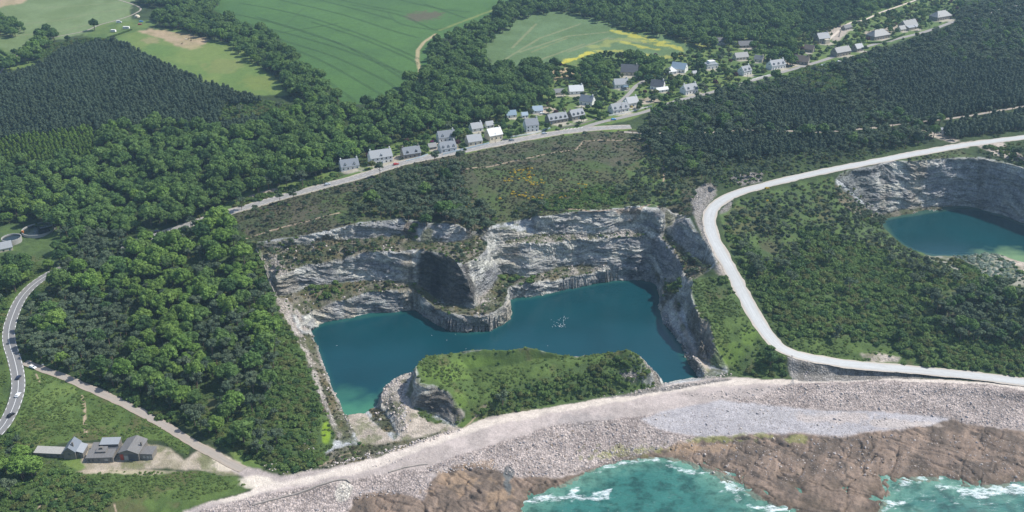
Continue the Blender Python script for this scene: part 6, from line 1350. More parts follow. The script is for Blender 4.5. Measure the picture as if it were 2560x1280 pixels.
TONE = {"leaves_bright": 'bright green', "leaves_mid": 'mid-green', "leaves_dark": 'dark green', "needles": 'grey-green', "needles_plantation": 'dark', "leaves_olive": 'olive brown', "gorse_flowers": 'yellow-flowering', "leaves_bush": 'green', "leaves_silver": 'silvery', "leaves_light": 'light green', "leaves_purple": 'purple-leaved'}
NOUN = {'broadleaf_tree': 'broadleaf tree', 'maritime_pine': 'maritime pine', 'plantation_pine': 'plantation pine', 'young_larch': 'young plantation tree', 'garden_tree': 'garden tree', 'bush': 'bush', 'gorse_bush': 'gorse bush'}
NSINGLE = {'broadleaf_tree': 300, 'maritime_pine': 300, 'plantation_pine': 300, 'young_larch': 300, 'garden_tree': 300, 'bush': 300, 'gorse_bush': 300}
def gn_mass(name, label, cat, pts, sc, rot, zsc, idx, variants):
    me = bpy.data.meshes.new(name); me.vertices.add(len(pts)); me.vertices.foreach_set("co", np.asarray(pts, np.float32).ravel())
    fattr(me, "sc", sc); fattr(me, "rz", rot); fattr(me, "zs", zsc)
    a = me.attributes.new("idx", 'INT', 'POINT'); a.data.foreach_set('value', np.asarray(idx, np.int32))
    o = link(bpy.data.objects.new(name, me)); tagit(o, label, cat, None, 'stuff')
    g = bpy.data.node_groups.new(name, 'GeometryNodeTree')
    g.interface.new_socket("Geometry", in_out='INPUT', socket_type='NodeSocketGeometry'); g.interface.new_socket("Geometry", in_out='OUTPUT', socket_type='NodeSocketGeometry')
    gi = g.nodes.new("NodeGroupInput"); go = g.nodes.new("NodeGroupOutput")
    colx = bpy.data.collections.new(name + "_kinds")
    for k, m_ in enumerate(variants):
        colx.objects.link(bpy.data.objects.new("%s_kind_%02d" % (name, k), m_))
    ci = g.nodes.new("GeometryNodeCollectionInfo"); ci.inputs[0].default_value = colx; ci.inputs["Separate Children"].default_value = True; ci.inputs["Reset Children"].default_value = True
    ip = g.nodes.new("GeometryNodeInstanceOnPoints"); ip.inputs["Pick Instance"].default_value = True
    mtp = g.nodes.new("GeometryNodeMeshToPoints")
    def na(n, t='FLOAT'):
        q = g.nodes.new("GeometryNodeInputNamedAttribute"); q.data_type = t; q.inputs[0].default_value = n; return q.outputs[0]
    cr = g.nodes.new("ShaderNodeCombineXYZ"); g.links.new(na("rz"), cr.inputs[2])
    cs = g.nodes.new("ShaderNodeCombineXYZ"); mz = g.nodes.new("ShaderNodeMath"); mz.operation = 'MULTIPLY'; g.links.new(na("sc"), mz.inputs[0]); g.links.new(na("zs"), mz.inputs[1])
    g.links.new(na("sc"), cs.inputs[0]); g.links.new(na("sc"), cs.inputs[1]); g.links.new(mz.outputs[0], cs.inputs[2])
    g.links.new(gi.outputs[0], mtp.inputs[0]); g.links.new(mtp.outputs[0], ip.inputs["Points"]); g.links.new(ci.outputs[0], ip.inputs["Instance"])
    g.links.new(na("idx", 'INT'), ip.inputs["Instance Index"]); g.links.new(cr.outputs[0], ip.inputs["Rotation"]); g.links.new(cs.outputs[0], ip.inputs["Scale"])
    g.links.new(ip.outputs[0], go.inputs[0])
    md = o.modifiers.new("planting", 'NODES'); md.node_group = g
    return o
for kind, chunks in PLANTS.items():
    x = np.concatenate([c[0] for c in chunks]); y = np.concatenate([c[1] for c in chunks]); z = np.concatenate([c[2] for c in chunks]); s = np.concatenate([c[3] for c in chunks]); ro = np.concatenate([c[4] for c in chunks]); zs = np.concatenate([c[5] for c in chunks]); vs = sum([c[6] for c in chunks], [])
    u, v = proj(x, y, z + 2); d = y * cP - (z - CAM_H) * sP
    infr = (u > 4) & (u < 2556) & (v > 4) & (v < 1276)
    size = np.where(infr, s / d, -1); order = np.argsort(-size); ns = min(NSINGLE[kind], int(infr.sum()))
    single = set(order[:ns].tolist())
    uniq = []; 
    for q in vs:
        if q not in uniq: uniq.append(q)
    for i in order[:ns]:
        cm_, tm = vs[i]; M = Matrix.Translation((x[i], y[i], z[i] - .15)) @ Matrix.Rotation(ro[i], 4, 'Z') @ Matrix.Diagonal((s[i], s[i], s[i] * zs[i], 1))
        lm = LM[int(np.argmin(np.hypot(LMA[:, 0] - u[i], (LMA[:, 1] - v[i]) * 1.4)))][2]
        tone = TONE[cm_.materials[0].name]; sz = 'tall' if s[i] > 1.02 else ('small' if s[i] < .72 else '')
        k_ = int(np.argmin(np.hypot(LMA[:, 0] - u[i], (LMA[:, 1] - v[i]) * 1.4))); du, dv = u[i] - LMA[k_, 0], v[i] - LMA[k_, 1]
        side = ' '.join((('upper' if dv < -14 else 'lower' if dv > 14 else ''), ('left' if du < -28 else 'right' if du > 28 else ''))).strip()
        lab = ' '.join((f"{sz} {tone} {NOUN[kind]} {lm}" + (f", {side} side" if side else "")).split())
        if len(lab.split()) > 16: lab = ' '.join((f"{tone} {NOUN[kind]} {lm}").split())
        if tm is None:
            o = bpy.data.objects.new(kind, cm_); COL.objects.link(o); o.matrix_world = M
        else:
            o = bpy.data.objects.new(kind, None); COL.objects.link(o); o.matrix_world = M; o.empty_display_size = .5
            c = bpy.data.objects.new("crown", cm_); COL.objects.link(c); c.parent = o
            t = bpy.data.objects.new("trunk", tm); COL.objects.link(t); t.parent = o
        tagit(o, lab, NOUN[kind].split()[-1], f"{NOUN[kind].replace('bush', 'bushe')}s {lm}")
    rest = [i for i in range(len(x)) if i not in single]
    if rest:
        if uniq[0][1] is not None:          # crown and trunk together for the mass
            mm = []
            import bmesh
            for cm_, tm in uniq:
                bm = bmesh.new(); bm.from_mesh(cm_); me = bpy.data.meshes.new("tree"); me.materials.append(cm_.materials[0]); me.materials.append(tm.materials[0]); nf0 = len(bm.faces)
                bm.from_mesh(tm); bm.faces.ensure_lookup_table()
                for f in bm.faces[nf0:]: f.material_index = 1
                bm.to_mesh(me); bm.free(); mm.append(me)
        else: mm = [q[0] for q in uniq]
        nm, lab, cat = MASS[kind]
        key = {id(q[0]): k for k, q in enumerate(uniq)}
        gn_mass(nm, lab, cat, np.stack([x[rest], y[rest], z[rest] - .15], 1), s[rest], ro[rest], zs[rest], [key[id(vs[i][0])] for i in rest], mm)
for nm, (t_, vs, lab, cat) in MASSONLY.items():
    r = np.random.default_rng(len(nm)); n = len(t_[0]); gn_mass(nm, lab, cat, np.stack([t_[0], t_[1], t_[2] - .1], 1), t_[3], r.uniform(0, 6.28, n), r.uniform(.45, .8, n), r.integers(0, len(vs), n), [q[0] for q in vs])
print('planted', time.time() - T0)

# ------------------------------------------------------------------ stones
def stone_mesh(name, seed, mat):
    r = np.random.default_rng(seed); v = ICO_V.copy()
    k = vnoise(v[:, 0] * 1.3 + seed, v[:, 1] * 1.3, v[:, 2] * 1.3, seed); v = v * (.7 + .5 * k)[:, None]
    for _ in range(7):                      # chop flat faces
        n = r.normal(size=3); n /= np.linalg.norm(n); d = v @ n; lim = r.uniform(.45, .7); v -= np.where(d > lim, d - lim, 0)[:, None] * n
    v *= [1.15, .9, .75]
    return mesh_np(name, v * .5, ICO_F, mat, False, 3)
def stone_material(name, c, c2):
    m, t, b = new_mat(name); oi = nd(t, "ShaderNodeObjectInfo").outputs["Random"]
    n = noise(t, nd(t, "ShaderNodeTexCoord").outputs["Object"], 2.0, 4, .6)
    lk_(t, vmul(t, mixc(t, oi, c, c2), mathn(t, 'MULTIPLY_ADD', n, .6, .7)), b.inputs["Base Color"]); b.inputs["Roughness"].default_value = .9; b.inputs["Specular IOR Level"].default_value = .2
    return m
S_PALE = stone_material("pale_stone", (.55,.48,.43), (.39,.335,.305)); S_GREY = stone_material("grey_stone", (.38,.35,.35), (.26,.235,.235)); S_BRN = stone_material("brown_stone", (.24,.18,.125), (.16,.125,.095))
SP = [stone_mesh("stone", 800 + i, S_PALE) for i in range(3)]; SG = [stone_mesh("stone", 810 + i, S_GREY) for i in range(3)]; SB = [stone_mesh("stone", 820 + i, S_BRN) for i in range(2)]
ST = np.zeros((640, 1280), np.uint8)
STP = [(1, [(1060,1170),(1180,1130),(1300,1094),(1380,1064),(1500,1052),(1600,1060),(1700,1090),(1650,1120),(1560,1152),(1480,1170),(1400,1186),(1300,1195),(1230,1175),(1150,1175),(1070,1190)]),
       (2, [(1700,985),(1900,968),(2050,955),(2200,952),(2350,962),(2480,972),(2560,1000),(2560,1075),(2450,1060),(2380,1050),(2250,1030),(2100,1015),(1950,1005),(1800,1000)]),
       (3, [(450,1285),(620,1245),(790,1222),(862,1212),(870,1285)]), (3, [(1500,1052),(1800,1014),(1950,1010),(2100,1025),(2350,1050),(2100,1088),(1900,1082),(1740,1094),(1650,1075)]),
       (2, [(1060,1175),(1030,1230),(960,1215),(880,1225),(870,1250),(1000,1235),(1080,1215)]), (4, [(1650,1108),(1800,1098),(2000,1090),(2250,1085),(2560,1090),(2560,1215),(2420,1205),(2260,1180),(2150,1200),(1850,1215),(1700,1150)])]
for v_, p_ in STP: fill(ST, p_, v_)
def stones(sp, seed, fn, codes, lo, hi, pw=2.5):
    r = np.random.default_rng(seed); gx_, gy_ = np.meshgrid(np.arange(-360, 460, sp), np.arange(360, 500, sp)); x = (gx_ + r.uniform(-.5, .5, gx_.shape) * sp).ravel(); y = (gy_ + r.uniform(-.5, .5, gx_.shape) * sp).ravel()
    z = zfin(x, y); u, v = proj(x, y, z); L = lookup(ST, u, v); ok = np.isin(L, codes) & (u > -60) & (u < 2750) & (v < 1340) & (at_grid(DTR, x, y) > 4.0); x, y, z, u, v, L = (q[ok] for q in (x, y, z, u, v, L))
    ok = r.uniform(size=len(x)) < fn(L, x, y); x, y, z = x[ok], y[ok], z[ok]
    return x, y, z, lo + (hi - lo) * r.uniform(size=len(x)) ** pw
bx_, by_, bz_, bs_, bi_ = [], [], [], [], []
def adds(t, ids, seed):
    r = np.random.default_rng(seed); x, y, z, s = t; bx_.append(x); by_.append(y); bz_.append(z); bs_.append(s); bi_.append(np.array(ids)[r.integers(0, len(ids), len(x))])
adds(stones(1.25, 1, lambda L, x, y: np.select([L == 1, L == 2, L == 3, L == 4], [.75, .8, .12, .10]), [1, 2, 3, 4], .4, 1.75, 3.2), [0, 1, 2, 0, 1, 3, 4], 1)
adds(stones(.85, 2, lambda L, x, y: np.select([L == 1, L == 2, L == 3, L == 4], [.5, .5, .4, .12]), [1, 2, 3, 4], .3, .8, 1.5), [0, 1, 2, 3, 4, 5], 2)
adds(stones(2.5, 3, lambda L, x, y: np.select([L == 4, L == 1], [.4, .2], 0), [4, 1], .5, 1.6), [6, 7], 3)
# stone rows along the track and the lake, rubble on the ledges
def row(line, sp, wd, lo, hi, n, seed, ids=(0, 1, 2, 3)):
    r = np.random.default_rng(seed); L = resample(np.array([tuple(world(u, v)) for u, v in line]), sp)
    k = np.repeat(np.arange(len(L)), n); x = L[k, 0] + r.normal(0, wd, len(k)); y = L[k, 1] + r.normal(0, wd, len(k))
    adds((x, y, zfin(x, y), r.uniform(lo, hi, len(k))), list(ids), seed)
row([(830,1162),(880,1150),(960,1130),(1020,1112),(1080,1096),(1130,1078),(1150,1072)], .9, .9, .7, 1.7, 2, 11)
row([(735,1185),(790,1172),(830,1162)], 1.5, 1.0, .5, 1.2, 1, 12); row([(1565,978),(1625,968),(1700,965),(1760,955),(1800,950)], 1.2, .8, .6, 1.5, 1, 13); row([(1760,945),(1800,940),(1822,930)], .8, 1.2, .7, 1.6, 2, 14)
row([(785,845),(812,905),(832,960),(850,1005),(868,1050),(878,1080)], 1.6, .7, .6, 1.5, 1, 15); row([(955,985),(965,970),(985,955),(1000,960),(1005,1000),(1010,1050),(1015,1080)], .9, 1.2, .6, 1.8, 2, 16)
row([(930,1172),(970,1160),(1040,1146),(1060,1148)], 1.4, .5, .6, 1.4, 1, 17); row([(1660,790),(1690,820),(1710,860),(1740,900),(1765,935)], 1.2, .8, .6, 1.7, 2, 18)
row([(670,1160),(700,1170),(720,1175)], 1.0, 2.2, .5, 1.5, 2, 19); row([(760,1080),(775,1110),(765,1140)], 1.2, 2.0, .7, 1.8, 2, 20, (3, 4, 5)); row([(1500,985),(1560,975)], 2.0, .7, .5, 1.1, 1, 21)
row([(2400,945),(2470,955)], 1.5, .4, .5, 1.0, 1, 22, (3, 4)); row([(2280,535),(2340,527),(2400,518)], 1.4, .8, .6, 1.6, 1, 23)
r = np.random.default_rng(77)
gx_, gy_ = np.meshgrid(np.arange(-190, 170, 1.9), np.arange(440, 700, 1.9)); x = (gx_ + r.uniform(-.8, .8, gx_.shape)).ravel(); y = (gy_ + r.uniform(-.8, .8, gx_.shape)).ravel()
Lr = at_grid(LAB, x, y); sl_ = at_grid(slope, x, y); ok = np.isin(Lr, (TALUS, BENCH, SCREE)) & (sl_ < 1.5) & (r.uniform(size=len(x)) < np.where(Lr == BENCH, .16, .7)) & (zfin(x, y) > 5.6); x, y = x[ok], y[ok]
adds((x, y, zfin(x, y), .4 + 1.5 * r.uniform(size=len(x)) ** 2.5), [0, 1, 2, 0, 3], 31)
X_, Y_, Z_, S_, I_ = (np.concatenate(q) for q in (bx_, by_, bz_, bs_, bi_))
BIG = np.argsort(-S_ / (Y_ + 1))[:300]; isb = np.zeros(len(X_), bool); isb[BIG] = True
SM = SP + SG + SB; rr_ = np.random.default_rng(5)
for i in BIG:
    o = bpy.data.objects.new("boulder", SM[I_[i]]); COL.objects.link(o); o.location = (X_[i], Y_[i], Z_[i] + S_[i] * .12); o.rotation_euler = (rr_.uniform(-.3, .3), rr_.uniform(-.3, .3), rr_.uniform(0, 6.28)); o.scale = (S_[i],) * 3
    u, v = proj(X_[i], Y_[i], Z_[i])
    where = ('on the cobble beach below the track' if v > 1045 and u < 1750 else 'on the bouldery upper beach below the haul road' if u > 1650 and v > 950 else 'on the ledges of the quarry' if v < 830 else 'beside the quarry lake' if v < 1090 and u < 1060 else 'in the stone row along the coast track')
    BL = [(1100,1180,'by the big brown slabs'),(1250,1120,'below the left end of the wide beach'),(1400,1090,'in the middle of the coarse cobbles'),(1560,1110,'beside the weed-green stones'),(1700,1060,'left of the smooth shingle'),(1900,1010,'above the smooth shingle'),(2000,965,'just below the lattice marker'),(2150,985,'below the scree bank'),(2300,985,'below the haul road straight'),(2450,1000,'near the green shrub on the upper beach'),(2540,1040,'at the far right of the beach'),(2200,1040,'right of the smooth shingle'),(1450,1130,'above the surf line'),
          (1000,1140,'on the inland edge of the pale track'),(900,1150,'near the weedy sand'),(700,1170,'by the track fork'),(850,1000,'on the left lake edge'),(1000,1000,'on the rocky spur'),(800,760,'on the left ledges'),(1400,680,'on the right ledges'),(1720,870,'on the ridge right of the lake'),(960,1220,'by the concrete kerb')]
    bw = min(BL, key=lambda q: math.hypot(q[0] - u, (q[1] - v) * 1.5)); side = ('upper' if v < bw[1] - 12 else 'lower' if v > bw[1] + 12 else '') + (' left' if u < bw[0] - 30 else ' right' if u > bw[0] + 30 else '')
    tagit(o, ' '.join((('big ' if S_[i] > 1.95 else 'middling ' if S_[i] > 1.75 else '') + ('pale' if I_[i] < 3 else 'grey' if I_[i] < 6 else 'brown') + ' angular boulder ' + bw[2] + (', ' + side.strip() + ' side' if side.strip() else '')).split()), 'boulder', 'boulders ' + bw[2])
nb = ~isb
gn_mass('cobbles', 'pale and grey cobbles strewn over the beach and ledges', 'cobbles', np.stack([X_[nb], Y_[nb], Z_[nb] + S_[nb] * .05], 1), S_[nb], np.random.default_rng(2).uniform(0, 6.28, nb.sum()), np.ones(nb.sum()), I_[nb], SM)
print('stones', len(X_), time.time() - T0)

# ------------------------------------------------------------------ buildings
class MB:
    def __init__(s): s.V, s.F = [], []
    def add(s, V, F):
        n = len(s.V); s.V += [tuple(v) for v in V]; s.F += [tuple(i + n for i in f) for f in F]; return s
    def box(s, x0, x1, y0, y1, z0, z1):
        return s.add([(x0,y0,z0),(x1,y0,z0),(x1,y1,z0),(x0,y1,z0),(x0,y0,z1),(x1,y0,z1),(x1,y1,z1),(x0,y1,z1)], [(0,3,2,1),(4,5,6,7),(0,1,5,4),(1,2,6,5),(2,3,7,6),(3,0,4,7)])
    def hull(s, bot, top):
        n = len(bot); return s.add(list(bot) + list(top), [tuple(range(n))[::-1], tuple(range(n, 2 * n))] + [(i, (i + 1) % n, n + (i + 1) % n, n + i) for i in range(n)])
    def cyl(s, p, q, r0, r1=None, n=10):
        V, F = tube([np.array(p, float), np.array(q, float)], [r0, r1 if r1 is not None else r0], n)
        F = [tuple(f) for f in F] + [tuple(range(n))[::-1], tuple(range(n, 2 * n))]; return s.add(V, F)
    def build(s, name, mat, parent=None, smooth=False):
        me = bpy.data.meshes.new(name); me.from_pydata(s.V, [], s.F); me.materials.append(mat); me.update()
        if smooth: me.polygons.foreach_set("use_smooth", [True] * len(me.polygons))
        return link(bpy.data.objects.new(name, me), parent)
def root(name, x, y, z, rot, label, cat, group=None, sc=1.0):
    o = bpy.data.objects.new(name, None); o.location = (x, y, z); o.rotation_euler = (0, 0, R(rot)); o.scale = (sc,) * 3; COL.objects.link(o)
    return tagit(o, label, cat, group)
WALL = {'white': simple("white_render", (.74,.73,.69), .85, .10, .5), 'cream': simple("cream_render", (.62,.55,.42), .85, .12, .5), 'stone': simple("granite_wall", (.27,.245,.21), .9, .35, 1.2, bump=.05)}
def slate(name, c, v=.2): return simple(name, c, .55, v, 1.1, spec=.45, stretch=(1, .6, 3))
ROOF = {'slate': slate("slate_roof", (.15,.17,.195)), 'pale': slate("pale_slate_roof", (.26,.275,.29)), 'dark': slate("dark_roof", (.075,.08,.09)), 'blue': slate("blue_roof", (.26,.34,.41), .1), 'bluer': slate("bright_blue_roof", (.17,.25,.32), .1),
        'white': slate("white_roof", (.55,.56,.56), .12), 'grey': slate("grey_roof", (.19,.195,.195), .25), 'darkp': slate("mossy_roof", (.13,.105,.085), .3)}
M_GLASS = simple("window_glass", (.03,.04,.055), .15, .2, 1, .8); M_DOOR = simple("painted_door", (.10,.14,.22), .6); M_RED = simple("rusty_red_door", (.30,.06,.04), .8, .3); M_CONC = simple("concrete", (.36,.35,.33), .9, .3, .8)
M_KERB = simple("worn_concrete", (.30,.265,.235), .9, .4, .6); M_FIBRO = simple("fibre_cement_roof", (.155,.15,.145), .85, .45, .7, stretch=(3, .5, 1)); M_BLOCK = simple("blockwork", (.18,.165,.145), .9, .4, .9, bump=.05); M_STEEL = simple("galvanised_steel", (.45,.47,.5), .4, .15, 1, .5, .6); M_PLAST = simple("flaking_plaster", (.33,.32,.295), .9, .4, 1.5)
def house(x, y, z, L, W, E, rot, wall, roof, nd_, nc, label, annex=True, seed=0, name='house', group='houses of the village'):
    r = np.random.default_rng(seed); h = root(name, x, y, z - .3, rot, label, 'house' if name == 'house' else name.replace('_', ' '), group)
    hip = roof.endswith('hip'); flat = roof == 'flat'; rm = ROOF[roof.replace('hip', '')] if not flat else ROOF['pale']
    a, b = L / 2, W / 2; RZ = 0 if flat else b * (.98 if not hip else .9)
    w = MB(); w.box(-a, a, -b, b, -1.5, E)
    if not flat and not hip:
        for s in (-1, 1): w.add([(s * a, -b, E), (s * a, b, E), (s * a, 0, E + RZ), (s * (a - .3), -b, E), (s * (a - .3), b, E), (s * (a - .3), 0, E + RZ)], [(0, 1, 2), (5, 4, 3), (0, 2, 5, 3), (2, 1, 4, 5)])
    w.build('wall', WALL[wall], h)
    ro = MB(); t = .22; o = .35
    if flat:
        ro.box(-a - .15, a + .15, -b - .15, b + .15, E + .003, E + .35)
    elif hip:
        k = min(b * .95, a * .98); zr = E + RZ
        base = [(-a - o, -b - o, E - .1), (a + o, -b - o, E - .1), (a + o, b + o, E - .1), (-a - o, b + o, E - .1)]; rg = [(-a + k, 0, zr), (a - k, 0, zr)]
        ro.add(base + rg, [(0, 1, 5, 4), (2, 3, 4, 5), (1, 2, 5), (3, 0, 4), (3, 2, 1, 0)])
    else:
        for s in (-1, 1):
            y1 = s * (b + o); z1 = E - o * RZ / b; 
            bot = [(-a - .2, 0, E + RZ + .003), (a + .2, 0, E + RZ + .003), (a + .2, y1, z1 + .003), (-a - .2, y1, z1 + .003)]
            if s < 0: bot = bot[::-1]
            ro.hull(bot, [(p[0], p[1], p[2] + t) for p in bot])
    R_ = ro.build('roof', rm, h)
    for k in range(nc):
        m = MB(); xx = {1: [a * .8], 2: [-a * .88, a * .88], 3: [-a * .6, 0, a * .6]}[nc][k]; zz = E + RZ * (1 if not hip else .75)
        m.box(xx - .45, xx + .45, -.4, .4, zz - .8, zz + 1.35); m.cyl((xx - .18, 0, zz + 1.35), (xx - .18, 0, zz + 1.75), .12, n=6); m.cyl((xx + .18, 0, zz + 1.35), (xx + .18, 0, zz + 1.75), .12, n=6)
        m.build('chimney', WALL[wall] if wall != 'stone' else WALL['stone'], R_)
    for k in range(nd_):
        xx = -a + L * (k + .5 + (.0)) / nd_; dy0 = -b * .92; d = root('dormer', xx, dy0, E - .2, 0, None, None) ; d.parent = h
        m = MB(); m.box(-.8, .8, 0, b * .75, 0, 1.75); m.add([(-.8, .001, 1.75), (.8, .001, 1.75), (0, .001, 2.5), (-.8, .3, 1.75), (.8, .3, 1.75), (0, .3, 2.5)], [(0, 1, 2), (5, 4, 3)]); m.build('dormer_wall', WALL[wall], d)
        m = MB()
        for s in (-1, 1):
            bt = [(0, -.2, 2.52), (0, b * .95, 2.52), (s * 1.0, b * .8, 1.62), (s * 1.0, -.2, 1.62)]
            if s > 0: bt = bt[::-1]
            m.hull(bt, [(p[0], p[1], p[2] + .14) for p in bt])
        m.build('dormer_roof', rm, d); MB().box(-.5, .5, -.03, .05, .45, 1.55).build('window', M_GLASS, d)
    fl = [0.0] if E < 4.5 else [0.0, 2.6]
    nwin = max(2, int(L / 3.4)); dk = r.integers(0, nwin)
    for f in fl:
        for k in range(nwin):
            xx = -a + L * (k + .5) / nwin
            if f == 0 and k == dk: MB().box(xx - .5, xx + .5, -b - .04, -b + .05, .0, 2.1).build('door', M_DOOR, h)
            else: MB().box(xx - .6, xx + .6, -b - .035, -b + .05, f + 1.0, f + 2.2).build('window', M_GLASS, h)
            if k % 2 == 0: MB().box(xx - .5, xx + .5, b - .05, b + .035, f + 1.0, f + 2.1).build('window', M_GLASS, h)
    if not hip and E > 2.7:
        for s in (-1, 1): MB().box(s * a - .04, s * a + .04, -.5, .5, E + .2 if not flat else 1, E + 1.3 if not flat else 2.2).build('window', M_GLASS, h)
    return h
for i, (x, y, z, h) in enumerate(HPOS):
    nm = 'house'
    if h[2] <= 9 and h[9] == 0: nm = 'shed'
    if 'shed' in h[10]: nm = 'shed'
    if 'barn' in h[10]: nm = 'barn'
    if 'hut' in h[10]: nm = 'hut'
    if 'garage' in h[10]: nm = 'garage'
    if 'pavilion' in h[10]: nm = 'pavilion'
    ho = house(x, y, z, h[2] * 1.08, h[3] * 1.08, h[4] * 1.05, h[5], h[6], h[7], h[8], h[9], h[10], seed=i, name=nm, group='houses of the village' if nm == 'house' else 'outbuildings of the village')
    if h[1] == 169:      # flat modern house: smaller white upper storey
        MB().box(-2.8, 3.6, -2.4, 2.8, h[4] + .353, h[4] + 2.9).build('upper_storey', WALL['white'], ho)
    if h[0] in (1551,): MB().hull([(1, -8, 2.1), (6, -8, 2.1), (6, -4.03, 2.6), (1, -4.03, 2.6)], [(1, -8, 2.25), (6, -8, 2.25), (6, -4.03, 2.75), (1, -4.03, 2.75)]).build('veranda_roof', ROOF['bluer'], ho)
    if h[0] == 2053: MB().box(-1, 4.5, -8, -4.53, -1, 4.6).build('front_extension', WALL['cream'], ho)
    if h[0] == 2269:
        for (x0, x1, y0, y1, zz) in ((-5, 1, -9, -5.03, 3.0), (3, 8, -8.5, -5.03, 2.8), (-9.5, -5.5, -9.5, -5.03, 3.2)):
            MB().box(x0, x1, y0, y1, -1, zz).build('wing_wall', WALL['stone'], ho)
            MB().hull([(x0 - .2, y0 - .2, zz + .003), (x1 + .2, y0 - .2, zz + .003), (x1 + .2, y1, zz + 1.4), (x0 - .2, y1, zz + 1.4)], [(x0 - .2, y0 - .2, zz + .2), (x1 + .2, y0 - .2, zz + .2), (x1 + .2, y1, zz + 1.6), (x0 - .2, y1, zz + 1.6)]).build('wing_roof', ROOF['pale'], ho)
# ruined quarry buildings
def gz(u, v): p = world(u, v); return p.x, p.y, float(zfin(p.x, p.y))
x, y, z = gz(184, 1134); h = root('ruined_house', x, y, z, 2, 'small grey ruined house with pointed gable and lean-to, left of the three derelict blocks', 'ruin', 'derelict quarry buildings')
w = MB(); w.box(-3, 3, -4.5, 4.5, -1, 4.2)
for s in (-1, 1): w.add([(-3, s * 4.5, 4.2), (3, s * 4.5, 4.2), (0, s * 4.5, 7.0), (-3, s * 4.2, 4.2), (3, s * 4.2, 4.2), (0, s * 4.2, 7.0)], [(0, 1, 2), (5, 4, 3)])
w.build('wall', M_BLOCK, h)
m = MB(); m.hull([(0, -4.7, 7.0), (0, 4.7, 7.0), (-3.3, 4.7, 4.0), (-3.3, -4.7, 4.0)], [(0, -4.7, 7.2), (0, 4.7, 7.2), (-3.3, 4.7, 4.2), (-3.3, -4.7, 4.2)]); m.hull([(0, 4.7, 7.0), (0, -4.7, 7.0), (3.3, -4.7, 4.0), (3.3, 4.7, 4.0)], [(0, 4.7, 7.2), (0, -4.7, 7.2), (3.3, -4.7, 4.2), (3.3, 4.7, 4.2)])
R_ = m.build('roof', ROOF['slate'], h); MB().box(1.0, 1.7, -2, -1.3, 5.2, 8.2).build('chimney', M_BLOCK, R_)
MB().box(3.003, 6.2, -3.6, 3.6, -1, 2.6).build('lean_to', M_BLOCK, h); MB().hull([(3.05, -3.8, 4.1), (3.05, 3.8, 4.1), (6.5, 3.8, 2.82), (6.5, -3.8, 2.82)][::-1], [(3.05, -3.8, 4.3), (3.05, 3.8, 4.3), (6.5, 3.8, 3.0), (6.5, -3.8, 3.0)][::-1]).build('lean_to_roof', ROOF['pale'], h)
MB().box(3.6, 5.0, -3.65, -3.55, -.2, 1.9).build('doorway', ROOF['dark'], h); MB().box(-.5, .5, -4.56, -4.46, 2.4, 3.6).build('window', ROOF['dark'], h)
x, y, z = gz(128, 1136); h = root('ruined_shed', x, y, z, -4, 'long low roofless-looking ruin with patchy grey and white roof beside the pointed gable', 'ruin', 'derelict quarry buildings')
MB().box(-7.5, 7.5, -2.2, 2.2, -1, 2.2).build('wall', M_BLOCK, h); MB().hull([(-7.6, -2.4, 2.203), (7.6, -2.4, 2.203), (7.6, 2.4, 3.0), (-7.6, 2.4, 3.0)], [(-7.6, -2.4, 2.4), (7.6, -2.4, 2.4), (7.6, 2.4, 3.2), (-7.6, 2.4, 3.2)]).build('roof', M_PLAST, h)
for k in range(4): MB().box(-6 + k * 3.4, -4.8 + k * 3.4, -2.26, -2.16, .2, 1.5).build('window', ROOF['dark'], h)
x, y, z = gz(257, 1143); h = root('ruined_workshop', x, y, z, 3, 'middle derelict block with several stepped flat grey roofs', 'ruin', 'derelict quarry buildings', .93)
for (x0, x1, y0, y1, e0, e1, mat) in ((-7, 7, -4.5, 2.2, 3.0, 3.7, M_FIBRO), (-6.6, -3.4, 2.23, 8.2, 3.1, 3.9, M_FIBRO), (-2.6, 7.2, 5.5, 11.0, 4.2, 4.9, ROOF['pale']), (-3.37, 7.1, 2.23, 5.47, 2.5, 2.6, ROOF['dark']), (-2.6, 2.4, -1.0, 3.2, 4.3, 4.7, M_FIBRO)):
    MB().box(x0, x1, y0, y1, -1, e0).build('wall', M_BLOCK, h)
    MB().hull([(x0 - .2, y0 - .2, e0 + .003), (x1 + .2, y0 - .2, e0 + .003), (x1 + .2, y1 - .01, e1), (x0 - .2, y1 - .01, e1)], [(x0 - .2, y0 - .2, e0 + .2), (x1 + .2, y0 - .2, e0 + .2), (x1 + .2, y1 - .01, e1 + .2), (x0 - .2, y1 - .01, e1 + .2)]).build('roof', mat, h)
MB().box(-.9, .5, .6, 2.0, 4.5, 5.9).build('chimney', M_BLOCK, h)
for xx, ww, mt in ((-5.6, 1.0, ROOF['dark']), (-3.6, 1.0, M_GLASS), (-.5, 1.2, ROOF['dark']), (3.4, 1.8, M_PLAST), (5.7, .8, ROOF['dark'])): MB().box(xx - ww / 2, xx + ww / 2, -4.56, -4.46, .8, 2.2).build('window', mt, h)
x, y, z = gz(334, 1135); h = root('derelict_barn', x, y, z, -3, 'gabled derelict barn with large open front and red door, right of the other ruins', 'barn', 'derelict quarry buildings')
w = MB(); w.box(-5, 5, -5, 6.5, -1, 4.4); 
for s, yy in ((-1, -5), (1, 6.5)): w.add([(-5, yy, 4.4), (5, yy, 4.4), (0, yy, 6.4), (-5, yy - s * .3, 4.4), (5, yy - s * .3, 4.4), (0, yy - s * .3, 6.4)], [(0, 1, 2), (5, 4, 3)])
w.build('wall', M_BLOCK, h)
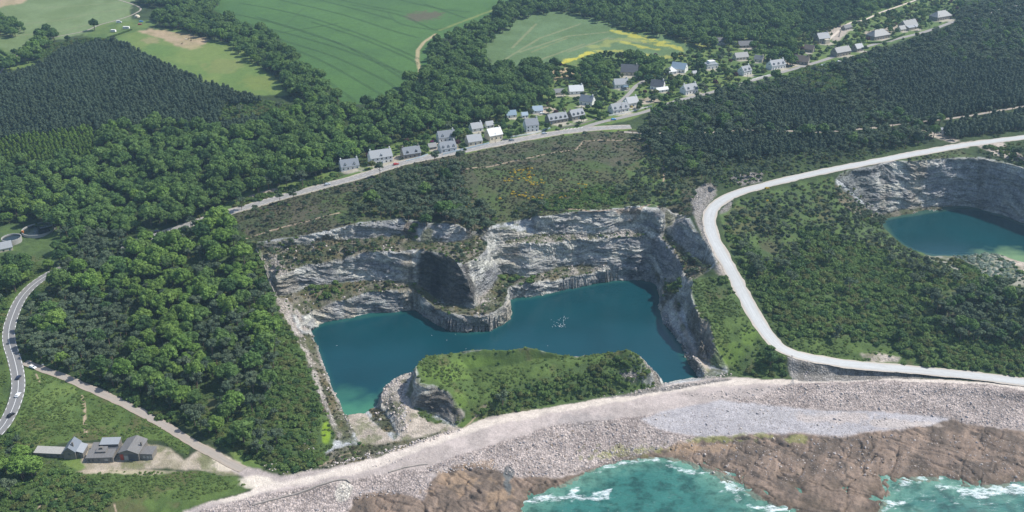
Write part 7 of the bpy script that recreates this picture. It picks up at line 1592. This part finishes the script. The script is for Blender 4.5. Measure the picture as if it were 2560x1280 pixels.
m = MB(); m.hull([(0, -5.6, 6.4), (0, 7, 6.4), (-5.4, 7, 4.24), (-5.4, -5.6, 4.24)], [(0, -5.6, 6.62), (0, 7, 6.62), (-5.4, 7, 4.46), (-5.4, -5.6, 4.46)]); m.hull([(0, 7, 6.4), (0, -5.6, 6.4), (5.4, -5.6, 4.24), (5.4, 7, 4.24)], [(0, 7, 6.62), (0, -5.6, 6.62), (5.4, -5.6, 4.46), (5.4, 7, 4.46)]); m.build('roof', M_FIBRO, h)
MB().box(-.2, 4.4, -5.06, -4.9, -.3, 3.6).build('opening', ROOF['dark'], h); MB().box(-4.6, -2.8, -5.07, -4.9, -.3, 3.4).build('door', M_RED, h); MB().box(-2.5, -.5, -5.07, -4.9, -.3, 2.6).build('plastered_panel', M_PLAST, h); MB().box(4.1, 4.9, .5, 1.2, 4.4, 7.0).build('chimney', M_BLOCK, h)
MB().box(5.03, 11.3, -3.8, 2.6, -1, 3.0).build('annex_wall', M_BLOCK, h); MB().box(5.03, 11.5, -4.0, 2.8, 3.003, 3.3).build('annex_roof', M_FIBRO, h)
for xx in (6.6, 8.4, 9.9): MB().box(xx, xx + 1.1, -3.86, -3.76, .6, 2.0).build('window', M_PLAST, h)
# sewage works
def tank(u, v, rad, hh, label):
    x, y, z = gz(u, v); o = root('round_tank', x, y, z, 0, label, 'tank', 'sewage works tanks'); n = 40
    ring = lambda rr, zz: [(rr * math.cos(2 * math.pi * k / n), rr * math.sin(2 * math.pi * k / n), zz) for k in range(n)]
    V = ring(rad, -2) + ring(rad, hh) + ring(rad - .4, hh) + ring(rad - .4, hh - 1.2); F = []
    for j in range(3): F += [(j * n + k, j * n + (k + 1) % n, (j + 1) * n + (k + 1) % n, (j + 1) * n + k) for k in range(n)]
    MB().add(V, F).build('tank_wall', M_CONC, o); MB().add(ring(rad - .35, hh - 1.0), [tuple(range(n))]).build('tank_water', simple("tank_water", (.012,.02,.02), .2, .2, 1, .5), o)
    return o
tank(31, 605, 6.6, 3.6, 'smaller round concrete tank with high rim near the small roof'); t2 = tank(97, 576, 11.5, 1.4, 'wide low round clarifier basin with walkway bridge under the trees')
m = MB(); m.box(1.0, 11.8, -.7, .7, 1.5, 1.75)
for yy in (-.65, .65):
    m.box(1.0, 11.8, yy - .04, yy + .04, 2.6, 2.68)
    for k in range(7): m.box(1.0 + k * 1.7, 1.08 + k * 1.7, yy - .04, yy + .04, 1.753, 2.6)
bo = m.build('walkway', M_STEEL, t2); bo.rotation_euler = (0, 0, R(35)); MB().box(-9, -7.6, -7.5, -6.4, 1.5, 3.0).build('pump_housing', simple("orange_paint", (.5,.18,.05)), t2)
x, y, z = gz(8, 626); house(x, y, z, 12, 7, 3.2, 32, 'cream', 'pale', 0, 0, 'small waterworks building with pale grey roof at the left edge', seed=91, name='pump_house', group=None)
# ---- garden walls and hedges
def wall_line(line, hgt, wd, mat, label, cat='wall', name='garden_wall', dz=0):
    L = resample(np.array([tuple(world(u, v)) for u, v in line]), 2.0); T = np.gradient(L[:, :2], axis=0); T /= np.maximum(np.linalg.norm(T, axis=1), 1e-9)[:, None]; N = np.stack([-T[:, 1], T[:, 0]], 1) * wd / 2
    V = []; n = len(L); zb_ = zfin(L[:, 0], L[:, 1])
    for s, up in ((-1, 0), (-1, 1), (1, 1), (1, 0)): V.append(np.column_stack([L[:, :2] + s * N, zb_ + (hgt if up else -.6) + dz + (0 if not up else .08 * np.sin(np.arange(n) * 1.7))]))
    V = np.stack(V, 1).reshape(-1, 3); F = []
    for i in range(n - 1):
        for k in range(3): F.append((i * 4 + k, i * 4 + k + 1, i * 4 + 5 + k, i * 4 + 4 + k))
    F += [(0, 3, 2, 1), (n * 4 - 4, n * 4 - 3, n * 4 - 2, n * 4 - 1)]
    o = MB().add(V, F).build(name, mat); return tagit(o, label, cat, None)
WB = simple("pale_blue_fence", (.42,.50,.54), .7)
wall_line([(1108,387),(1160,374),(1224,359)], 1.3, .25, WB, 'pale blue garden wall along the road below the plain bungalow')
wall_line([(1277,344),(1320,337),(1356,329)], 1.2, .25, WALL['white'], 'white roadside wall below the tall two-storey house'); wall_line([(1356,327),(1378,321)], 1.2, .25, WB, 'short pale fence at the corner right of the tall house')
wall_line([(1400,322),(1450,312),(1506,294)], 1.0, .3, WALL['stone'], 'low stone wall in front of the two dormered stone houses'); wall_line([(1516,291),(1560,284),(1630,266)], 1.0, .3, WALL['white'], 'low white wall in front of the long white house')
wall_line([(1880,200),(1905,193),(1925,188)], 1.1, .25, WALL['white'], 'white wall below the lawn of the steep white house'); wall_line([(2098,92),(2103,78),(2112,66)], 1.5, .3, WALL['stone'], 'dark wall beside the sandy yard')
wall_line([(1015,404),(1050,394),(1072,386)], 1.1, .25, WB, 'bluish fence beside the road right of the red car')
wall_line([(632,1264),(690,1248),(750,1233),(800,1217),(845,1205),(866,1203),(880,1210)], .55, .8, M_KERB, 'broken concrete kerb running along the top of the cobble beach', 'sea wall', 'sea_wall'); wall_line([(972,1182),(1010,1170),(1050,1163),(1078,1160)], .5, .7, M_KERB, 'curved concrete edge below the pale track', 'sea wall', 'sea_wall')
wall_line([(640,622),(658,655),(672,700),(690,742)], .8, .5, WALL['stone'], 'thin stone wall climbing the left rim of the quarry', 'wall', 'stone_wall')
def hedge(line, hgt, wd, mat, label):
    L = resample(np.array([tuple(world(u, v)) for u, v in line]), wd * .55); zb_ = zfin(L[:, 0], L[:, 1])
    o_ = L[0]; lob = [(p[0] - o_[0], p[1] - o_[1], zb_[i] - zb_[0] + hgt * .45, wd * .62, hgt / wd) for i, p in enumerate(L)]
    me = crown_mesh("hedge", lob, 60, .2, mat, 9, .85, .3, .5, 1, -.4); o = link(bpy.data.objects.new("hedge", me)); o.location = (o_[0], o_[1], zb_[0]); tagit(o, label, 'hedge', 'garden hedges')
for l, hh, wd, lab in [([(1462,277),(1490,284),(1520,289)], 1.8, 1.6, 'clipped dark hedge between stone house and road junction'), ([(1468,290),(1500,300)], 1.5, 1.4, 'short hedge on the lawn of the three-dormered stone house'), ([(1412,165),(1435,170),(1458,187)], 2.0, 1.5, 'dark hedge beside the ploughed garden plot'), ([(1625,230),(1650,243),(1672,252)], 2.0, 1.8, 'tall hedge below the long white-roofed shed'),
                       ([(1672,246),(1700,240)], 1.8, 1.6, 'hedge in front of the lawn at the lane bend'), ([(2170,108),(2200,108),(2230,100),(2262,86)], 1.6, 1.4, 'long hedge in front of the large hipped house'), ([(2215,35),(2235,45)], 1.6, 1.4, 'slanting hedge above the rambling stone house'), ([(1290,262),(1300,280)], 1.8, 1.6, 'hedge beside the blue-roofed barn'),
                       ([(1150,368),(1165,376)], 1.5, 1.3, 'short hedge between two white cottages'), ([(1005,385),(1010,398)], 1.5, 1.3, 'hedge by the stone cottage drive'), ([(0,128),(18,140)], 2.2, 2, 'dark clipped hedge at the far left edge'), ([(270,95),(300,86),(330,75)], 1.6, 1.6, 'thin hedge below the white caravans')]:
    hedge(l, hh, wd, L_HEDGE, lab)
for u, v, rad, mat, lab in [(1080,355,1.6,simple("pink_blossom", (.6,.12,.3)),'round pink-flowering shrub beside the terrace cottage'), (1577,268,1.8,simple("golden_leaves",(.42,.36,.03)),'round golden shrub before the long white house')]:
    x, y, z = gz(u, v); o = link(bpy.data.objects.new("flowering_shrub", crown_mesh("shrub", lobes_bush(5, rad), 70, .22, L_GORSE if rad > 1.7 else mat, 77))); o.location = (x, y, z); tagit(o, lab, 'shrub')
# ---- vehicles
def car_paint(name, c): return simple(name, c, .3, .05, 1, .6)
M_TYRE = simple("tyre", (.02,.02,.02), .9); M_LAMP = simple("headlight_glass", (.8,.8,.75), .2, .05)
def vehicle(u, v, ang, paint, label, kind='car', cat='car', zoff=.04, group=None):
    x, y, z = gz(u, v); o = root(kind, x, y, z + zoff, ang, label, cat, group)
    van = kind in ('van', 'camper_van'); L_, H_ = (2.15, 1.0) if not van else (2.9, 1.25)
    m = MB(); prof = [(-L_, .35), (-L_, H_ - .12), (-L_ * .86, H_), (-L_ * .80, 1.48), (L_ * .12, 1.48), (L_ * .48, H_), (L_ * .93, .82), (L_, .62), (L_, .3)] if not van else [(-L_, .4), (-L_, 2.3), (-L_ * .9, 2.5), (L_ * .42, 2.5), (L_ * .62, 1.35), (L_ * .95, 1.1), (L_, .8), (L_, .35)]
    w_ = .88 if not van else 1.0; n = len(prof)
    V = [(p[0], -w_, p[1]) for p in prof] + [(p[0], w_, p[1]) for p in prof]
    for i, p in enumerate(prof):
        if p[1] > H_ + .1: V[i] = (p[0], -w_ * .84, p[1]); V[n + i] = (p[0], w_ * .84, p[1])
    m.add(V, [tuple(range(n)), tuple(range(n, 2 * n))[::-1]] + [(i, n + i, n + (i + 1) % n, (i + 1) % n) for i in range(n)]); m.build('body', paint, o)
    g = MB()
    if not van:
        for s in (-1, 1): g.add([(-L_ * .74, s * w_ * .93, 1.06), (L_ * .38, s * w_ * .93, 1.06), (L_ * .1, s * w_ * .87, 1.42), (-L_ * .7, s * w_ * .87, 1.42)], [(0, 1, 2, 3)])
        g.add([(L_ * .45 + .03, -.7, 1.06), (L_ * .45 + .03, .7, 1.06), (L_ * .17 + .03, .62, 1.44), (L_ * .17 + .03, -.62, 1.44)], [(0, 1, 2, 3)]); g.add([(-L_ * .85 - .03, -.66, 1.06), (-L_ * .85 - .03, .66, 1.06), (-L_ * .81 - .03, .6, 1.42), (-L_ * .81 - .03, -.6, 1.42)], [(0, 1, 2, 3)])
    else:
        g.add([(L_ * .62 + .03, -.85, 1.45), (L_ * .62 + .03, .85, 1.45), (L_ * .45 + .03, .75, 2.35), (L_ * .45 + .03, -.75, 2.35)], [(0, 1, 2, 3)])
        for s in (-1, 1): g.add([(-1.6, s * 1.02, 1.5), (.9, s * 1.02, 1.5), (.9, s * .9, 2.1), (-1.6, s * .9, 2.1)], [(0, 1, 2, 3)])
    g.build('windows', M_GLASS, o)
    for sx in (-.62, .62):
        for s in (-1, 1): MB().cyl((L_ * sx, s * (w_ - .12), .33), (L_ * sx, s * (w_ + .05), .33), .33, n=14).build('wheel', M_TYRE, o)
    for s in (-1, 1): MB().box(L_ - .05, L_ + .02, s * .6 - .16, s * .6 + .16, .55, .74).build('headlight', M_LAMP, o)
    return o
PT = {k: car_paint(k + "_paint", c) for k, c in dict(navy=(.02,.025,.05), white=(.78,.78,.78), black=(.012,.012,.014), silver=(.42,.46,.5), red=(.42,.03,.03), blue=(.03,.16,.42), steel=(.16,.2,.24), sky=(.10,.32,.62)).items()}
for u, v, a, pk, lab, kd, ct in [(47,947,92,'navy','dark navy car, highest of the three on the curving road','car','car'), (46,991,90,'white','white car, middle one on the curving two-lane road','car','car'), (28,1041,70,'black','black car, lowest on the curving two-lane road','car','car'),
    (82,918,-25,'white','white estate car turning out of the stony track','car','car'), (393,579,28,'navy','dark car coming out of the trees on the lower main road','car','car'), (819,462,27,'silver','silver-blue car alone on the main road left of the village','car','car'), (990,412,26,'red','red car in front of the large white house','car','car'),
    (1279,352,24,'steel','dark grey car on the main road below the cream houses','car','car'), (1361,335,15,'silver','silver car on the main road nearest the junction','car','car'), (1534,300,12,'sky','bright blue car parked by the grass verge at the junction','car','car'), (1355,285,15,'white','white car parked beside the garage','car','car'),
    (2056,165,20,'silver','silver car, left one parked under the street edge','car','car'), (2064,163,20,'steel','grey car, right one parked under the street edge','car','car'), (2098,154,22,'white','white car parked higher up the street','car','car'), (756,452,30,'steel','dark car parked under the picnic pines','car','car'), (1447,249,30,'white','white car beside the dark-slate house','car','car'), (1780,99,60,'white','white car in front of the far low house','car','car'),
    (298,57,5,'white','white van on the camp meadow','van','van'), (353,55,10,'sky','blue car on the camp meadow','car','car'), (350,62,12,'red','dark red car behind the blue one on the camp meadow','car','car'), (1839,190,10,'white','white car in the shade below the steep white house','car','car')]:
    vehicle(u, v, a, PT[pk], lab, kd, ct, .12 if v > 400 or u in (1279, 1361) else .06, 'cars around the village and roads' if kd == 'car' else None)
for u, v, ln, a, lab in [(316,72,3.8,-3,'largest white caravan beside the thin hedge'), (284,80,3.0,-12,'white camper standing lowest on the camp meadow')]:
    x, y, z = gz(u, v); o = root('caravan', x, y, z, a, lab, 'caravan', 'caravans on the camp meadow')
    MB().hull([(-ln, -1.15, .45), (ln, -1.15, .45), (ln, 1.15, .45), (-ln, 1.15, .45)], [(-ln * .92, -1.1, 2.7), (ln * .9, -1.1, 2.7), (ln * .9, 1.1, 2.7), (-ln * .92, 1.1, 2.7)]).build('body', WALL['white'], o)
    for k in range(4): MB().box(-ln * .8 + k * ln * .45, -ln * .8 + k * ln * .45 + .9, -1.19, -1.08, 1.3, 2.0).build('window', M_GLASS, o)
    for s in (-1, 1): MB().cyl((0, s * .9, .33), (0, s * 1.12, .33), .33).build('wheel', M_TYRE, o)
x, y, z = gz(343, 43); o = root('dome_tent', x, y, z, 0, 'pale dome tent at the wood edge above the caravans', 'tent')
MB().add([(3.4 * math.cos(2 * math.pi * i / 14) * math.cos(j * .38), 2.6 * math.sin(2 * math.pi * i / 14) * math.cos(j * .38), 3.0 * math.sin(j * .38)) for j in range(4) for i in range(14)] + [(0, 0, 3.0)], [(j * 14 + i, j * 14 + (i + 1) % 14, (j + 1) * 14 + (i + 1) % 14, (j + 1) * 14 + i) for j in range(3) for i in range(14)] + [(42 + i, 42 + (i + 1) % 14, 56) for i in range(14)]).build('canvas', WALL['cream'], o, True)
MB().box(-.6, .6, -2.66, -2.3, 0, 1.6).build('entrance', ROOF['dark'], o)
# marker frame by the track
x, y, z = gz(1980, 962); o = root('marker_tower', x, y, z, 10, 'slim grey lattice pyramid standing beside the coast track', 'marker')
for sx in (-1, 1):
    for sy in (-1, 1): MB().cyl((sx * .9, sy * .9, -.3), (sx * .12, sy * .12, 3.9), .07, n=5).build('leg', M_STEEL, o)
m = MB()
for k, zz in enumerate((.7, 1.9, 3.0)):
    q = .9 - (.78 * zz / 3.9); 
    for a_, b_ in (((-q, -q), (q, -q)), ((q, -q), (q, q)), ((q, q), (-q, q)), ((-q, q), (-q, -q))): m.cyl((a_[0], a_[1], zz), (b_[0], b_[1], zz), .05, n=4)
m.build('cross_brace', M_STEEL, o); MB().cyl((0, 0, 3.9), (0, 0, 4.7), .06, n=5).build('mast', M_STEEL, o)
for u, v, lab in [(2345,56,'wooden utility pole before the farthest big house'), (1868,200,'utility pole below the steep white house'), (2161,115,'utility pole where the stone terrace ends'), (1553,283,'utility pole in front of the long white house'), (1238,357,'utility pole by the bright white roof'), (1508,296,'utility pole at the end of the stone roadside wall'), (337,26,'utility pole at the corner of the pale field')]:
    x, y, z = gz(u, v); o = root('utility_pole', x, y, z, 25, lab, 'pole', 'utility poles'); MB().cyl((0, 0, -.5), (0, 0, 8.5), .16, .1, n=6).build('shaft', M_BARK, o); MB().box(-.9, .9, -.06, .06, 7.9, 8.05).build('crossarm', M_BARK, o)
for u, v, tx, lab in [(108,917,0,'short pole with white panel beside the stony track entrance'), (95,907,0,'bare post at the track entrance')]:
    x, y, z = gz(u, v); o = root('sign_post', x, y, z, 20, lab, 'sign'); MB().cyl((0, 0, -.3), (0, 0, 2.6), .06, n=6).build('post', M_STEEL, o)
    if 'panel' in lab: MB().box(-.5, .5, -.09, -.065, 1.8, 2.6).build('panel', WALL['white'], o)
# ---- junction hatching
V, F, c = [], [], 0
for k in range(6):
    p = world(1408 + k * 9, 325 - k * .9); q = ribbon(np.array([(p.x, p.y, p.z), (p.x + 1.7, p.y + 2.8, p.z)]), .5, dz=.10, step=.6, zf=lambda a, b: zfin(a, b) + .12); V.append(q[0]); F.append(q[1] + c); c += len(q[0])
o = bpy.data.objects.new('hatching', mesh_np('hatching', np.concatenate(V), np.concatenate(F), M_WHITE)); link(o, road_v)
# ---- walkers on the white path
def person(u, v, rot, top, legs, label, stride=.25):
    import bmesh
    x, y, z = gz(u, v)
    J = [(0,0,.93),(0,0,1.15),(0,0,1.38),(0,0,1.50),(0,.01,1.60),(0,0,1.70),(.09,0,.90),(.10,stride*.5,.50),(.10,stride*.3,.08),(.10,stride*.3+.16,.03),(-.09,0,.90),(-.10,.02-stride*.2,.50),(-.10,-stride,.09),(-.10,-stride+.15,.03),(.18,0,1.40),(.24,-.08,1.13),(.23,.06,.90),(-.18,0,1.40),(-.24,.08,1.13),(-.23,.2,.92)]
    E_ = [(0,1),(1,2),(2,3),(3,4),(4,5),(0,6),(6,7),(7,8),(8,9),(0,10),(10,11),(11,12),(12,13),(2,14),(14,15),(15,16),(2,17),(17,18),(18,19)]
    RR = [.14,.13,.16,.06,.10,.085,.09,.065,.045,.04,.09,.065,.045,.04,.06,.045,.035,.06,.045,.035]
    me = bpy.data.meshes.new('person'); me.from_pydata(J, E_, []); o = link(bpy.data.objects.new('person', me)); o.location = (x, y, z); o.rotation_euler = (0, 0, R(rot))
    md = o.modifiers.new('skin', 'SKIN'); 
    for i, sv in enumerate(me.skin_vertices[0].data): sv.radius = (RR[i], RR[i]); sv.use_root = i == 0
    o.modifiers.new('smooth', 'SUBSURF').levels = 1; o.modifiers['smooth'].render_levels = 1
    m, t, b = new_mat('clothes'); zc = nd(t, "ShaderNodeSeparateXYZ"); lk_(t, nd(t, "ShaderNodeTexCoord").outputs["Object"], zc.inputs[0])
    lk_(t, ramp(t, mathn(t, 'MULTIPLY', zc.outputs[2], .5), [(0, legs), (.465, legs), (.475, top), (.745, top), (.76, (.5,.32,.24)), (.84, (.5,.32,.24)), (.85, (.05,.035,.02))]), b.inputs["Base Color"]); b.inputs["Roughness"].default_value = .8; me.materials.append(m)
    tagit(o, label, 'person', 'walkers on the pale path'); return o
person(1016, 1040, 170, (.03,.03,.035), (.04,.04,.05), 'walker in dark clothes on the pale path under the headland'); person(1026, 1056, 165, (.10,.30,.55), (.03,.04,.08), 'walker in a light blue top following behind the dark one')
# ---- horses on the bare paddock
def horse_mesh():
    V, F = [], []
    m = MB()
    def limb(p, r, n=8):
        v, f = tube([np.array(q, float) for q in p], r, n); m.add(v, [tuple(a) for a in f] + [tuple(range(n))[::-1], tuple(range(len(v) - n, len(v)))])
    limb([(-.95,0,1.1),(-.75,0,1.2),(-.3,0,1.15),(.2,0,1.12),(.65,0,1.2),(.85,0,1.25)], [.16,.32,.34,.33,.3,.14]); limb([(.7,0,1.25),(1.0,0,1.6),(1.15,0,1.85)], [.24,.16,.13]); limb([(1.08,0,1.88),(1.3,0,1.75),(1.55,0,1.6)], [.13,.12,.07])
    for x0, kx in ((.6, .02), (-.7, -.06)):
        for s in (-1, 1): limb([(x0, s * .16, 1.05), (x0 + kx, s * .17, .6), (x0 - kx * .6, s * .17, .3), (x0, s * .17, 0)], [.15, .075, .055, .06])
    limb([(-.95,0,1.2),(-1.1,0,.9),(-1.12,0,.55)], [.06,.07,.03]); limb([(1.02,0,1.93),(.95,0,1.7),(.72,0,1.5)], [.03,.06,.04])
    for s in (-1, 1): limb([(1.08, s * .07, 1.95), (1.09, s * .08, 2.1)], [.04, .01], 5)
    return m
hm = horse_mesh()
for i, (u, v, a, c, lab) in enumerate([(455,111,20,(.05,.03,.02),'dark brown horse standing lowest in the bare paddock'), (466,100,200,(.62,.6,.55),'pale horse in the bare paddock'), (471,99,80,(.03,.025,.02),'black horse beside the pale one'), (478,103,-30,(.10,.05,.03),'bay horse at the right of the bare paddock')]):
    x, y, z = gz(u, v); o = hm.build('horse', simple("horse_coat", c, .7, .1)); o.location = (x, y, z); o.rotation_euler = (0, 0, R(a)); tagit(o, lab, 'horse', 'horses on the bare paddock')
# ---- gulls resting on the lake
g_ = MB()
v, f = tube([np.array(q, float) for q in [(-.36,0,.14),(-.2,0,.13),(0,0,.12),(.16,0,.15),(.24,0,.26),(.34,0,.30),(.42,0,.29)]], [.02,.10,.15,.11,.07,.065,.012], 8); g_.add(v, [tuple(a) for a in f])
for s in (-1, 1): g_.add([(-.3, s * .09, .2), (.12, s * .12, .22), (-.05, s * .17, .12), (-.42, s * .03, .17)], [(0, 1, 2), (0, 2, 3)])
gm_ = bpy.data.meshes.new('gull'); gm_.from_pydata(g_.V, [], g_.F); gm_.materials.append(simple("gull_white", (.85,.85,.85), .7, .05)); r = np.random.default_rng(12)
for i in range(46):
    k = i < 40
    u, v = (1402 + r.normal(0, 11) , 812 - abs(r.normal(0, 7)) + (6 if r.uniform() < .6 else -8)) if k else (r.uniform(840, 1650), r.uniform(830, 880))
    x, y = place(u, v, WL); o = bpy.data.objects.new('gull', gm_); COL.objects.link(o); o.location = (x, y, WL - .04); o.rotation_euler = (0, 0, r.uniform(0, 6.28)); o.scale = (.75,) * 3
    tagit(o, 'white gull in the floating flock on the teal lake' if k else 'lone white gull floating apart from the flock', 'gull', 'gulls floating on the lake')

# ------------------------------------------------------------------ haze: the air between camera and land
m = bpy.data.materials.new("haze_air"); m.use_nodes = True; t = m.node_tree; t.nodes.remove(t.nodes["Principled BSDF"])
pv = t.nodes.new("ShaderNodeVolumePrincipled"); pv.inputs["Color"].default_value = (.50, .76, 1.0, 1); pv.inputs["Density"].default_value = HAZE; pv.inputs["Anisotropy"].default_value = .2
t.links.new(pv.outputs[0], t.nodes["Material Output"].inputs["Volume"])
hzb = MB().box(-1900, 1900, -760, 2500, -8, 331).build('haze', m); hzb["kind"] = 'stuff'; hzb["label"] = 'thin bluish haze over the whole coast'; hzb["category"] = 'haze'
print('done', time.time() - T0)
